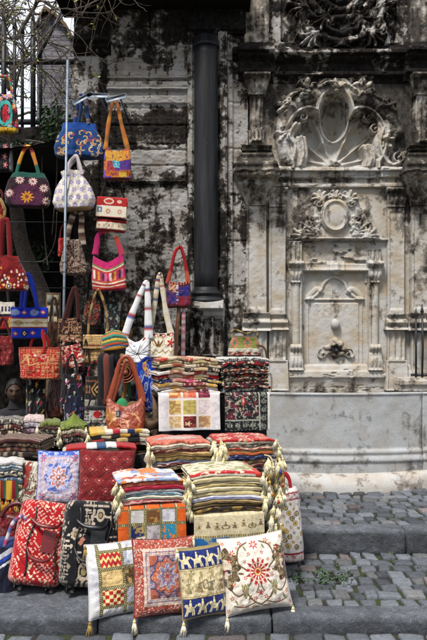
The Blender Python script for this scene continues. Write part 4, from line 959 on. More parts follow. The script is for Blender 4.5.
def pat_brownfloral(U, V):
    c = Cv(U, V, '#bdb6a8'); n = fbm(U * 6, V * 6, 4, 3); c.put(np.abs(n - .5) < .035, '#5d5038'); c.put(n > .60, '#5b4b40'); c.put(n > .66, '#8a2f2a')
    for k in range(16): c.flower(float(hsh(k, 1, 3)), float(hsh(k, 2, 3)), .035, 5, '#7a2620' if k % 2 else '#5d5a44', .3)
    return c.c
def pat_orange(U, V):     # patchwork drape
    c = Cv(U, V, '#cb5a1c'); c.put(fbm(U * 8, V * 14, 4, 3) > .6, '#bb4e16')
    xs = ((.19, .38), (.415, .61), (.645, .83))
    cs = [['#b9b4b0', '#6a4526', '#c2c0c6'], ['#1c2354', '#b5adae', '#1f7fa0']]
    for j, (p, q) in enumerate(((.62, .92), (.18, .55))):
        for i, (a, b) in enumerate(xs):
            m = (U > a) & (U < b) & (V > p) & (V < q); c.put(m, cs[j][i]); c.put(m & (fbm(U * 22, V * 14, i + j * 3, 3) > .56), ['#d3d0cd', '#a67a3c', '#a9a6b0', '#96804a', '#968d94', '#c07a3a'][j * 3 + i])
    for u in (.17, .3975, .628, .85): ribbon_v(c, u, .018, V > -.1)
    for v in (.95, .585, .13): ribbon_h(c, v, .026)
    return c.c
def pat_cream_figures(U, V):
    c = Cv(U, V, '#c3b798'); c.put(fbm(U * 40, V * 30, 3, 2) > .6, '#b3a684')
    for k in range(8): robed(c, .07 + k * .125, .62 + .05 * (k % 2), .85 + .25 * (k % 3), ['#77703f', '#6d5a4a', '#8a7d58'][k % 3], '#5a4a34')
    for k in (3, 6): c.ring(.07 + k * .125, .60, .055, .012, '#6a5c3c')
    c.rect(-1, 2, -1, .34, '#1c5a92'); c.put((V < .34) & (fbm(U * 14, V * 10, 4, 2) > .62), '#8d8a70'); c.put(np.abs(V - .36) < .03, '#6f6748'); c.put((V > .31) & (V < .4) & (np.mod(U * 30, 1) < .4), '#b9a878')
    return c.c
def pat_white_patch(U, V):
    c = Cv(U, V, '#cfcbcc'); c.put(fbm(U * 10, V * 10, 4, 2) > .58, '#c2bec2'); c.rect(.15, .86, .06, 2, '#d6cfc6')
    cs = [['#c06a3a', '#b9553f', '#6a1830'], ['#a78750', '#9c8d4a', '#c2b5b5'], ['#b79a6c', '#4f1418', '#a27a56']]
    for j, (p, q) in enumerate(((.86, 1.2), (.42, .80), (.07, .37))):
        for i, (a, b) in enumerate(((.17, .36), (.40, .61), (.65, .84))):
            m = (U > a) & (U < b) & (V > p) & (V < q); c.put(m, cs[j][i]); c.put(m & (fbm(U * 24, V * 24, i + 3 * j, 2) > .54), ['#d9a06a', '#d1836a', '#8c3a50', '#d3b878', '#b3a660', '#d4cacb', '#d2bc96', '#8a3a30', '#c2a27a'][j * 3 + i]); 
            if j == 2 and i == 1: c.flower((a + b) / 2 - .03, .18, .06, 5, '#d2b890', .35)
    return c.c
def pat_black_carpet(U, V):
    c = Cv(U, V, '#15151a'); x, y = (U - .5) * 2, V
    for k in range(5): c.flower(.86 - .0 * k, .1 + k * .22, .07, 8, '#8e9186', .3); c.flower(.86, .1 + k * .22, .035, 6, '#191920', .3)
    for k in range(5): c.flower(.1 + k * .17, .14, .07, 8, '#8e9186', .3); c.flower(.1 + k * .17, .14, .035, 6, '#2c191d', .3)
    c.mosaic(34, 5, [None, None, None, '#70746a', None, None], True); c.put(np.abs(U - .76) < .012, '#979b8e'); c.put((np.abs(V - .27) < .014) & (U < .77), '#979b8e')
    m = (U < .74) & (V > .3); c.put(m & (fbm(U * 15, V * 15, 3, 2) > .60), '#5a2430'); c.put(m & (fbm(U * 22, V * 22, 9, 2) > .64), '#9a9484'); c.put(np.abs(U - .40) + np.abs(V - .78) * .25 < .05, '#a04038'); c.put(np.abs(U - .40) + np.abs(V - .78) * .25 < .02, '#c9c2a8'); c.put((U > .95), '#c9c6bf')
    return c.c
def pat_kufic_red(U, V):
    c = Cv(U, V, '#a5161c'); V2 = V * 1.7; u = (U + V2) * .7; v = (U - V2) * .7; d = Cv(u, v, '#a5161c'); m = np.sin((U + V2) * 8) > -.45
    d.kufic(15, 4, '#d8a898', m); d.kufic(11, 8, '#d8cdb4', ~m & (fbm(U * 5, V * 5, 3, 2) > .42)); d.put((np.abs(np.mod(u * 3.4, 1) - .5) < .03) , '#7a0e14'); c.c = d.c
    for k in range(9): c.rect(float(hsh(k, 3)), float(hsh(k, 3)) + .05, float(hsh(k, 5)), float(hsh(k, 5)) + .028, '#cfbf96')
    return c.c
def pat_kufic_black(U, V):
    c = Cv(U, V, '#101116'); m = fbm(U * 4, V * 4, 6, 2) > .44; c.V = V * 1.6; c.kufic(9, 5, '#b5a898', m); c.kufic(15, 7, '#a09486', fbm(U * 5, V * 5, 9, 2) > .56); c.V = np.asarray(V, float)
    for (a, b, r) in ((.4, .18, .09), (.75, .3, .06), (.2, .6, .05), (.62, .83, .06)): c.ring(a, b, r, .016, '#a89a86'); c.ell(a, b, r * .5, r * .5, '#8e7b52')
    for k in range(10): c.dia(float(hsh(k, 8)), float(hsh(k, 9)), .05, .035, '#a9705c' if k % 2 else '#8f8574')
    return c.c
def two(base, accent, scale=9, thr=.56, seed=1, third=None):
    def f(U, V):
        c = Cv(U, V, base); c.put(fbm(U * scale, V * scale, seed, 3) > thr, accent)
        if third: c.put(np.abs(fbm(U * scale * 1.3, V * scale * 1.3, seed + 5, 3) - .5) < .03, third)
        return c.c
    return f
def pat_paisley(U, V):
    c = Cv(U, V, '#11386e'); c.put(V > .80, '#123f86'); rnd = random.Random(4)
    for k in range(26):
        a, b, g = rnd.uniform(.05, .95), rnd.uniform(.06, .74), rnd.uniform(0, 6); p = [(a + .075 * math.cos(g + t) * (1 - t / 5), b + .11 * math.sin(g + t) * (1 - t / 5)) for t in (0, .8, 1.7, 2.6, 3.4)]
        c.curve(p, .013, '#c09a5c'); c.ell(p[0][0], p[0][1], .026, .04, '#a8402c' if k % 2 else '#cfb98a'); c.ell(p[0][0], p[0][1], .014, .02, '#11386e')
    return c.c
def pat_patches(U, V):
    c = Cv(U, V, '#5b2f86'); cs = ['#b4602a', '#6a3a98', '#8f2f3a', '#c07830', '#4a2a78', '#a8502c', '#9a6fb0', '#b8862f']
    p = U * 2.9 + .35 * vnoise(U * 3, V * 3, 2); q = V * 3.0 + .35 * vnoise(U * 3 + 9, V * 3, 3); h = hsh(np.floor(p + .35 * np.floor(q)), np.floor(q), 12)
    for i, k in enumerate(cs): c.put((h >= i / 8) & (h < (i + 1) / 8), k)
    c.put((np.abs(U - .48) < .12) & (np.abs(V - .52 + .2 * (U - .5)) < .12), '#2f9fb4'); c.put((fbm(U * 26, V * 26, 4, 2) > .6) & (np.abs(U - .48) < .10) & (np.abs(V - .52) < .1), '#a9d0d4')
    c.put((V > .10) & (V < .30) & (U > .1), '#a8561f'); c.put((V > .05) & (V < .24) & (U > .6) & (U < .85), '#c09c3a'); c.put(V < .06, '#5d1f24'); c.put(fbm(U * 24, V * 24, 8, 2) > .72, '#3d2450')
    return c.c
def pat_lilac(U, V):
    c = Cv(U, V, '#c9c1b6'); r = np.mod(np.floor(V * 5.2), 2); x = np.mod(U * 6 + r * .5, 1) - .5; y = np.mod(V * 5.2, 1) - .5; th = np.arctan2(y, x)
    c.put(np.hypot(x, y) < .30 + .08 * np.cos(5 * th), '#8b83a8'); c.put(np.hypot(x, y) < .12, '#b3a9bd'); c.put(V < .07, '#a58a62'); return c.c
def pat_satchel(U, V):
    c = Cv(U, V, '#9a1c1e'); c.rect(-1, 2, .40, .72, '#cdc3b0'); c.rect(-1, 2, .06, .26, '#c6bba6'); c.put(np.abs(V - .36) < .025, '#16110f'); c.put((np.abs(V - .29) < .015), '#6a1214')
    c.ell(.4, .86, .17, .09, '#cdc0ae'); c.ell(.4, .86, .13, .055, '#a8382e'); c.ell(.75, .86, .08, .05, '#c0aa94')
    for a in (.4, .78): c.flower(a, .56, .085, 8, '#a86e52', .2); c.flower(a, .56, .04, 6, '#cdc3b0', .2)
    c.rect(.04, .2, .52, .68, '#5a6480'); c.rect(.09, .15, .56, .64, '#c9c6c0')
    for k in range(6): c.flower(.1 + k * .16, .16, .045, 6, '#b09a70' if k % 2 else '#a6523c', .25)
    return c.c
def pat_crochet(U, V):
    c = Cv(U, V, '#1b0f16'); c.put((np.hypot((U - .52), (V - .30)) < .36), '#4a1a3a'); c.put(np.mod(np.hypot(U - .52, V - .3) * 16, 1) < .25, '#2a1422')
    for (a, b) in ((.14, .38), (.34, .78), (.62, .74), (.86, .55), (.93, .18)):
        c.flower(a, b, .115, 8, '#5c1a24', .1, .8); c.flower(a, b, .095, 10, '#c9bcb4', .25, .8); c.flower(a, b, .04, 6, '#8a4650', .2, .8)
    c.flower(.52, .28, .145, 10, '#c07e1e', .25, .8); c.flower(.52, .28, .06, 8, '#5c3416', .25, .8); c.put((V > .86), '#1c4a40'); return c.c
def pat_rainbow(U, V):
    c = Cv(U, V, '#181218'); cs = ['#c03070', '#d88aa8', '#2f8f88', '#c0481e', '#d2a62a', '#a01e2a', '#5fb0a8', '#e0a0b8']
    for k in range(46):
        a, b = float(hsh(k, 1, 7)), float(hsh(k, 2, 7)); c.flower(a, b, .09, 6, cs[k % 8], .3); c.ell(a, b, .03, .03, cs[(k + 3) % 8])
    c.put(np.abs(np.hypot((U - .55) * 1.3, (V - .5)) - .30) < .05, '#3f9c94'); c.put(np.hypot((U - .55) * 2.6, (V - .5)) < .25, '#a01c2c'); c.put((V < .13) & (fbm(U * 14, V * 14, 3, 2) > .42), '#cfa21e'); return c.c
def pat_pinkflowers(U, V):
    c = Cv(U, V, '#100d10')
    for (a, b) in ((.35, .75), (.7, .5), (.3, .3), (.75, .2), (.7, .88)): c.flower(a, b, .12, 5, '#b05a74', .3); c.ell(a, b, .04, .04, '#d0a85a')
    c.put((U > .9), '#8a8684'); return c.c
def pat_fuzzy(U, V):
    c = Cv(U, V, '#2b1914'); n = fbm(U * 7, V * 10, 6, 2); c.put(np.mod(n * 9, 1) < .42, '#a99583'); c.put(fbm(U * 16, V * 16, 9, 2) > .62, '#3d1c16'); return c.c
def pat_pinkstripe(U, V):
    c = Cv(U, V, '#a81e5c'); b = [(.02, .10, '#a02a22'), (.10, .13, '#c8bcb0'), (.13, .20, '#a0382a'), (.20, .24, '#cfc5ba'), (.24, .30, '#a84a2c'), (.58, .64, '#a03a2c'), (.64, .67, '#cdbfae'), (.67, .72, '#5d7a4a'), (.72, .76, '#a8304a')]
    for (p, q, k) in b: c.put((V - .10 * np.abs(U - .5) > p) & (V - .10 * np.abs(U - .5) <= q), k)
    m = (V > .31 + .1 * np.abs(U - .5)) & (V < .57 + .1 * np.abs(U - .5)); s = np.floor(np.mod(U * 15, 7))
    for i, k in enumerate(['#a81e5c', '#cdbfae', '#9a3a2a', '#b8822c', '#a81e5c', '#3c2a38', '#c05a7c']): c.put(m & (s == i), k)
    return c.c
def pat_studded(U, V):
    c = Cv(U, V, '#74090f'); c.put(fbm(U * 9, V * 9, 3, 3) > .58, '#5a060c')
    for k in range(44):
        a, b = float(hsh(k, 4, 5)), float(hsh(k, 6, 5)) * .72; c.ell(a, b, .022, .035, ['#c9b79a', '#b9862c', '#cfcac4'][k % 3])
    c.ell(.58, .12, .075, .10, '#b09048'); c.ell(.58, .12, .05, .07, '#2a2a5c'); c.ell(.58, .12, .02, .03, '#c9c4b8'); return c.c
def pat_bluetote(U, V):
    c = Cv(U, V, '#0b2aa6'); c.rect(-1, 2, .36, .67, '#cabfa6'); c.put((np.abs(V - .365) < .02) | (np.abs(V - .665) < .02), '#7c2430'); c.put((V > .42) & (V < .61) & (np.abs(np.mod(U * 2.1, 1) - .5) + np.abs(V - .515) * 2.6 < .30), '#b39a70'); c.put((np.abs(V - .515) < .03) & (np.mod(U * 22, 1) < .55), '#8a6a4a')
    for (a, b) in ((.38, .84), (.88, .84), (.16, .17), (.62, .19)): c.dia(a, b, .075, .075, '#b04a3c'); c.dia(a, b, .035, .035, '#c9bca4')
    for (a, b) in ((.14, .84), (.65, .84)): c.ell(a, b, .12, .10, '#8f9cc4'); c.put((np.hypot((U - a) / .12, (V - b) / .1) < 1) & (np.mod((U + V) * 26, 1) < .4), '#2b418c')
    for (a, b) in ((.40, .18), (.90, .18)): c.ell(a, b, .075, .11, '#14142c'); c.dia(a, b, .05, .08, '#c9bfa8'); c.dia(a, b, .025, .04, '#7a2a30')
    return c.c
def pat_redgold(U, V):
    c = Cv(U, V, '#9b1417'); m = fbm(U * 3, V * 3, 3, 2) > .42; c.kufic(9, 5, '#b8875c', m); c.kufic(16, 9, '#a8704c', True); c.put(V > .93, '#7a2c20'); c.flower(.62, .7, .09, 8, '#c08a80', .2); c.flower(.62, .7, .05, 6, '#8a2420', .2); c.ell(.42, .74, .03, .035, '#c4c0bc')
    c.curve([(.1, .5), (.25, .7), (.3, .45), (.45, .5)], .016, '#bf9a68'); return c.c
def pat_brocade(U, V):
    c = Cv(U, V, '#2c0f0e'); c.put(np.abs(fbm(U * 7, V * 7, 3, 3) - .5) < .05, '#9a7a58'); c.kufic(9, 3, '#8f6a4c', fbm(U * 4, V * 4, 8, 2) > .45); c.put((np.abs(V - .36) < .02), '#15080a'); return c.c
def pat_redsmall(U, V):
    c = Cv(U, V, '#8a1218'); c.put(np.abs(fbm(U * 6, V * 6, 5, 3) - .5) < .045, '#c09a86'); c.put(fbm(U * 9, V * 9, 9, 2) > .64, '#c7b9a6'); return c.c
def pat_straw(U, V):
    c = Cv(U, V, '#97754a'); c.kufic(12, 4, '#c7ab74', True); c.kufic(20, 8, '#5d4026', fbm(U * 5, V * 5, 2, 2) > .45); c.put(np.abs(V - .62) < .02, '#6a2c20'); c.put(np.abs(V - .3) < .015, '#4a3220'); return c.c
def pat_whiteline(U, V):
    c = Cv(U, V, '#dadadc')
    for k in range(9): c.line([(.62, .42), (.62 + .6 * math.cos(k * .72), .42 + .42 * math.sin(k * .72))], .011, '#16161f')
    c.curve([(.05, .3), (.3, .2), (.5, .15)], .012, '#1b1b28'); c.put((np.hypot(U - .25, V - .86) < .05) | (np.hypot(U - .8, V - .93) < .05), '#a02a22'); c.put(np.hypot(U - .5, V - .8) < .03, '#2c5c9a'); return c.c
def pat_embroid(U, V):
    c = Cv(U, V, '#d2c8b6'); z = np.abs(np.mod(U * 5, 1) - .5); c.put(np.abs(V - .20 - z * .22) < .022, '#8a7440'); c.put((np.mod(U * 4, 1) < .75) & (np.abs(V - .93) < .05), '#3a2020'); 
    for k in range(4): c.ell(.14 + k * .25, .90, .08, .07, '#a52a26'); c.ell(.14 + k * .25, .90, .045, .04, '#cabfae')
    c.flower(.88, .58, .14, 5, '#a82a22', .35, .7); c.flower(.1, .6, .12, 5, '#4a1a20', .35, .7)
    for q in (-.09, 0, .09): c.put(np.hypot((U - .47 - q * (V - .4) * 5) / .035, (V - .60) / .13) < 1, '#6d4a22')
    c.ring(.47, .66, .20, .014, '#9a8654'); return c.c
def pat_redblue(U, V):
    c = Cv(U, V, '#3a0f18'); c.rect(.05, .45, .15, .62, '#20236a'); c.rect(.45, .95, .25, .85, '#1d1f66'); c.rect(.1, .5, .6, .9, '#b08a6a'); c.put((U > .5) & (V < .45), '#7a1420'); c.put((np.abs(U - .45) < .05) & (np.mod(V * 14, 1) < .5), '#a9a8b8'); c.put((fbm(U * 16, V * 16, 3, 2) > .58), '#5d2a4a'); c.put((V < .12), '#4a0d16'); c.put((V > .9) & (np.mod(U * 9, 1) < .5), '#a85a3a'); return c.c
def pat_blueflower(U, V):
    c = Cv(U, V, '#0d2a8c')
    for k in range(14):
        a, b = float(hsh(k, 1, 4)), float(hsh(k, 2, 4)); c.ring(a, b, .07, .02, ['#b58a2a', '#8fa0c8', '#2a62b4'][k % 3]); c.ell(a, b, .025, .025, '#c06a2c')
    c.put(np.abs(fbm(U * 6, V * 6, 3, 3) - .5) < .02, '#9aa8c8'); return c.c
def pat_leather(U, V):
    c = Cv(U, V, '#8f3a1c'); n = fbm(U * 5, V * 5, 6, 2); c.put(np.abs(n - .5) < .012, '#b8764a'); c.put(n > .66, '#7d2c12'); c.put((np.abs(U - .34) < .055) & (np.abs(V - .66) < .13), '#15161c'); c.put((np.abs(U - .34) < .02) & (np.abs(V - .66) < .07), '#8a90a0'); c.curve([(.1, .2), (.3, .5), (.55, .45), (.6, .15)], .014, '#cf9a70'); c.curve([(.55, .75), (.75, .6), (.9, .3)], .014, '#cf9a70'); c.ring(.5, .3, .1, .014, '#cf9a70')
    m = (U < .3) & (V > .35) & (V < .7); c.put(m & (np.mod(U * 30, 1) < .5), '#b08436'); return c.c
def pat_blackkilim(U, V):
    c = Cv(U, V, '#100d0f'); 
    for k, q in enumerate((.30, .22, .13, .06)): c.put(np.abs(U - .62) / q + np.abs(V - .60) / (q * .95) < 1, ['#8e6a3c', '#14100f', '#a98a5a', '#14100f'][k])
    for x in (.12, .26): c.put((np.abs(np.abs(V - .6) - .08) < .02) & (np.abs(U - x) < .045) | (np.abs(U - x) < .015) & (np.abs(V - .6) < .13), '#8e5a3a')
    c.rect(-1, 2, .10, .30, '#9a958c'); c.kufic(14, 3, '#5c5850', (V > .1) & (V < .3)); c.put((np.abs(V - .86) < .03) & (np.mod(U * 12, 1) < .6), '#7a4a34'); return c.c
def pat_hotch(base, cs, seed, n=12):
    def f(U, V):
        c = Cv(U, V, base)
        for k in range(26):
            a, b = float(hsh(k, 1, seed)), float(hsh(k, 2, seed)); kk = cs[k % len(cs)]
            if k % 3 == 0: c.flower(a, b, .08, 5, kk, .3)
            elif k % 3 == 1: c.line([(a, b), (a + .12, b + .10)], .016, kk)
            else: c.ell(a, b, .045, .05, kk)
        return c.c
    return f
def pat_polka(U, V):
    c = Cv(U, V, '#bdb8b6'); rnd = random.Random(3)
    for k in range(26):
        a, b, r = .08 + .84 * ((k * .618) % 1), .19 + .62 * ((k + .5) / 26), rnd.choice((.05, .065, .10)); asp = .36
        c.put(np.hypot(U - a, (V - b) / asp * 1.0) < r, '#4a4238' if k % 2 else '#8c7640'); c.put(np.hypot(U - a, (V - b) / asp) < r * .6, '#c2a860' if k % 3 else '#c4bfba'); c.put(np.hypot(U - a, (V - b) / asp) < r * .3, '#3a3430')
    for v in (.14, .02, .85, .94): c.put(np.abs(V - v) < .010, '#7e1420')
    m = ((V > .03) & (V < .13)) | ((V > .86) & (V < .93)); c.put(m & (fbm(U * 22, V * 44, 5, 2) > .55), '#9a6a6a'); return c.c
def pat_stripes(cols, n=None, across='U', seed=1, dash=None):
    def f(U, V):
        A = U if across == 'U' else V; c = Cv(U, V, cols[0]); k = n or len(cols); i = np.floor(np.clip(A, 0, .999) * k).astype(int)
        for j, q in enumerate(cols): c.put(np.mod(i, len(cols)) == j, q)
        if dash: c.put((hsh(np.floor(U * 60), np.floor(V * 40), seed) > .8), dash)
        return c.c
    return f

# ------------------------------------------------------------------ builders for the goods
ORD = ['topmost', 'second', 'third', 'fourth', 'fifth', 'sixth', 'seventh', 'eighth', 'ninth', 'tenth', 'eleventh', 'twelfth']
def tassel_mesh(name, cols, seed, L=.075):
    rnd = random.Random(seed); mb = MB(); c0, c1 = lin(cols[0]), lin(cols[1])
    mb.tube([(0, 0, 0), (0, 0, -.012)], .003, 5, c0); mb.ball((0, 0, -.018), (.010, .010, .011), 9, 6, c1)
    mb.tube([(0, 0, -.026), (0, 0, -.031)], .0085, 8, c1 * .7)
    for k in range(26):
        a = k * 2.399; r = .012 * math.sqrt((k + .5) / 26); l = L * rnd.uniform(.8, 1.05); q = c0 * rnd.uniform(.85, 1.1)
        mb.tube([(r * .6 * math.cos(a), r * .6 * math.sin(a), -.024), (r * 1.3 * math.cos(a), r * 1.3 * math.sin(a), -.024 - l * .4), (r * 1.8 * math.cos(a) + rnd.uniform(-.010, .010), r * 1.7 * math.sin(a) + rnd.uniform(-.008, .008), -.024 - l * rnd.uniform(.85, 1.1))], [.0024, .0028, .0014], 4, q)
    return mesh(name, np.array(mb.v), mb.f, cols=np.array(mb.c))
TAS = {'cream': tassel_mesh('tassel_cream', ('#f0e4b8', '#ecdcae'), 1), 'pale': tassel_mesh('tassel_pale', ('#f4ecd2', '#e0cd9a'), 2), 'gold': tassel_mesh('tassel_gold', ('#a88a48', '#8d6d30'), 3),
       'yellow': tassel_mesh('tassel_yellow', ('#b88a1e', '#a0301e'), 4), 'pink': tassel_mesh('tassel_pink', ('#a82458', '#b88a1e'), 5)}
TVAR = {k: [TAS[k]] + [tassel_mesh('tassel_' + k, c, 40 + i, .06 + .012 * i) for i in range(3)] for k, c in (('cream', ('#f0e4b8', '#e2cf9a')), ('pale', ('#efe6cc', '#d8c48c')))}
trnd = random.Random(77)
def tassel(parent, loc, kind='cream', s=1.0, rot=(0, 0, 0)):
    me = trnd.choice(TVAR[kind]) if kind in TVAR else TAS[kind]
    if not me.materials: me.materials.append(M['thread'])
    o = bpy.data.objects.new('tassel', me); col.objects.link(o); o.parent = parent; o.location = loc; o.rotation_euler = rot; o.scale = (s, s, s); return o

def cushion(label, u, v, d, w, h, th, pat, yaw=0, lean=-16, roll=0, back='#8a8478', pipe=None, tas=None, tk='cream', n=200, seed=1, cat='cushion', z=None):
    g = np.linspace(-1, 1, n); A, B = np.meshgrid(g, g); V = []; C = []
    pull = .055
    xs = A * (1 - pull * (1 - B ** 2) * np.abs(A) ** 3); ys = B * (1 - pull * (1 - A ** 2) * np.abs(B) ** 3)
    t = np.clip((1 - np.abs(A) ** 2.6) * (1 - np.abs(B) ** 2.6), 0, 1) ** .5
    wr = (fbm(A * 3.2 + seed, B * 3.2, seed, 4) - .5); edge = 1 - t
    ang = np.arctan2(B, A); pucker = np.sin(ang * 26 + 3 * wr) * .004 * np.clip(edge * 1.6, 0, 1) * t
    puff = th / 2 * t * (1 + .12 * wr * 2) * (1 - .10 * B) + .018 * wr * t + pucker
    P1_ = np.stack([xs * w / 2, -puff, (ys + 1) * h / 2], -1).reshape(-1, 3); P2_ = np.stack([xs * w / 2, puff, (ys + 1) * h / 2], -1).reshape(-1, 3)
    cf = pat((A + 1) / 2, (B + 1) / 2); cb = np.tile(lin(back), (n * n, 1))
    f = gridf(n, n); f2 = f[:, ::-1] + n * n
    me = mesh('cushion_cover', np.concatenate([P1_, P2_]), np.concatenate([f, f2]), cols=np.concatenate([cf, cb]))
    p = W(u, v, d)
    if z is not None: p.z = z
    root = empty('cushion', p, (R(lean), R(roll), R(yaw))); tag(root, label, cat, None)
    link('cover', me, M['cloth'], root)
    ring = [(i, 0) for i in range(0, n, 5)] + [(n - 1, i) for i in range(4, n, 5)] + [(i, n - 1) for i in range(n - 1, -1, -5)] + [(0, i) for i in range(n - 1, 0, -5)]
    pts = [(float(xs[j, i]) * w / 2, 0, float(ys[j, i] + 1) * h / 2) for i, j in ring]; pts.append(pts[0])
    mb = MB(); mb.tube(pts, .005, 6, lin(pipe or back), cap=False); mb.build('piping', M['thread'], root)
    for q in (tas or ()):
        x = -1 if q[1] == 'l' else 1; zz = h if q[0] == 't' else 0
        tassel(root, (x * w / 2, -.012, zz), tk, 1.0, (R(-lean), R(-roll) + x * .15 * (zz > 0), 0))
    return root

def fold_mesh(name, w, dep, th, pat, seed, nx=44, fine=False, sag=.012):
    """one folded cloth: rounded fold at the front, two plies, gentle waves; pattern is read across the folded face"""
    nt = 60 if fine else 6; nx = 90 if fine else nx
    prof = [(1.0, 0.04), (.5, .02), (.06, 0.0)]
    for k in range(9): a = -math.pi / 2 + math.pi * k / 8; prof.append((.5 * th / dep * (1 - math.cos(a)) * 1.0 - 0.0, .5 + .5 * math.sin(a)))
    prof += [(q, 1.0) for q in np.linspace(.05, 1, nt)] + [(1.0, .5)]
    pr = np.array(prof); m = len(pr); xs = np.linspace(-1, 1, nx)
    A, K = np.meshgrid(xs, np.arange(m), indexing='ij'); T, Q = pr[K, 0], pr[K, 1]
    endp = np.clip((1 - np.abs(A)) / .05, 0, 1) ** .5; Qe = .5 + (Q - .5) * (.55 + .45 * endp)
    rs = float(hsh(np.array(w * 91.7), np.array(th * 777.0), 3)) * 40; wv = (fbm(A * 2.2 + seed * 3.1, T * 1.5, seed, 3) - .5) * .020 - sag * np.abs(A) ** 3 + (fbm(A * 3.5 + rs, T * 2, 7, 3) - .5) * .009
    front = np.clip(1 - T / .06, 0, 1)
    crease = -.16 * th * front * gs(Q - .5 - .1 * np.sin(A * 3 + seed), .13)
    Y = T * dep - crease + (fbm(A * 5 + seed, Q * .6, seed + 3, 3) - .5) * .016 * front
    P = np.stack([A * w / 2 * (1 - .01 * hsh(np.floor(Q * 3), 0 * Q, seed)), Y, Qe * th + wv], -1).reshape(-1, 3)
    f = gridf(m, nx, True); ff = f.tolist() + [list(range(m)), list(range((nx - 1) * m, nx * m))[::-1]]
    c = pat((A + 1) / 2, np.where(Q >= .99, T, Q * .05))
    return mesh(name, P, ff, cols=c)

def stack(desc, u, v_top, v_bot, d, wpx, dep, layers, yaw=YAW, tk=None, tas_sides='lr', seed=1, group=None, noun='folded cover', cat='cushion cover', jit=.016, top_fine=True, tn=1):
    """every folded cloth of the pile is a thing of its own; layers listed from the top down"""
    z1, z0 = Z(v_top, d), Z(v_bot, d); w = wpx / F * d; rnd = random.Random(seed); out = []; ths = [rnd.uniform(.6, 1.4) for _ in layers]; sm = sum(ths); ths = [q * (z1 - z0) / sm for q in ths]
    for i, (cname, pat) in enumerate(layers):
        th = ths[i]; zb = z0 + sum(ths[i + 1:]); top = i == 0
        me = fold_mesh('folded_cloth', w * rnd.uniform(.965, 1.02), dep, th * 1.02, pat, seed * 20, fine=top and top_fine)
        o = empty('folded_cover', (X(u, d) + rnd.uniform(-jit, jit), d + rnd.uniform(-jit, jit) * .8, zb), (0, 0, yaw + rnd.uniform(-.045, .045)))
        lab = f"{cname} {noun}, {ORD[i]} {'in' if i == 0 else 'from top of'} the {desc}"
        tag(o, lab, cat, group or 'folded cloths piled in stacks'); link('folded_cloth', me, M['cloth'], o)
        if tk:
            for x in ((-1,) if tas_sides == 'l' else (1,) if tas_sides == 'r' else (-1, 1)):
                for q in range(tn):
                    tassel(o, (x * (w / 2 + .006 + .012 * rnd.random()), -.004 - .012 * rnd.random() + q * .03, th * rnd.uniform(.3, .8)), tk if rnd.random() < .7 else 'pale', rnd.uniform(.6, .95), (rnd.uniform(-.25, .1), rnd.uniform(.0, .35) * -x, rnd.uniform(0, 6)))
        out.append(o)
    return out
def drape(label, u, v_top, v_bot, d, wpx, dep, pat, yaw=YAW, seed=1, name='hanging_cover', cat='cushion cover', tk=None, back=.25, thick=.006, flare=0):
    """a cover lying under a stack and hanging down over the front edge"""
    w = wpx / F * d; L = Z(v_top, d) - Z(v_bot, d); nx, nv = 110, 110
    xs = np.linspace(-1, 1, nx); s = np.linspace(0, 1, nv)
    A, S = np.meshgrid(xs, s)
    tot = back + L; D = S * tot - back; hang = np.clip(D, 0, None)
    r = .02; y = np.where(D < 0, -D, 0) - .016 - .012 * (hang / L) * np.sin(A * 7 + seed) - .02 * hang / L + (fbm(A * 3, S * 4, seed, 3) - .5) * .014
    zz = np.where(D < 0, 0, -hang) - r * np.exp(-np.abs(D) / r) + .0
    P = np.stack([A * w / 2 * (1 + flare * hang / L), y, zz], -1).reshape(-1, 3)
    B = P.copy(); B[:, 1] += thick * (S.ravel() > .3); B[:, 2] -= thick * np.exp(-hang.ravel() * 30)
    f = gridf(nx, nv); ring = np.concatenate([np.arange(nx), np.arange(1, nv) * nx + nx - 1, (nv - 1) * nx + np.arange(nx - 2, -1, -1), np.arange(nv - 2, 0, -1) * nx]); o_ = nx * nv
    e = np.stack([ring, ring + o_, np.roll(ring, -1) + o_, np.roll(ring, -1)], 1)
    c = pat((A + 1) / 2, 1 - hang / L); me = mesh('cover', np.concatenate([P, B]), np.concatenate([f, f[:, ::-1] + o_, e]), cols=np.concatenate([c, c]))
    root = empty(name, W(u, v_top, d), (0, 0, yaw)); tag(root, label, cat); link('cover', me, M['cloth'], root)
    if tk:
        for x in (-1, 1): tassel(root, (x * w / 2, -.02, -L), tk)
    return root

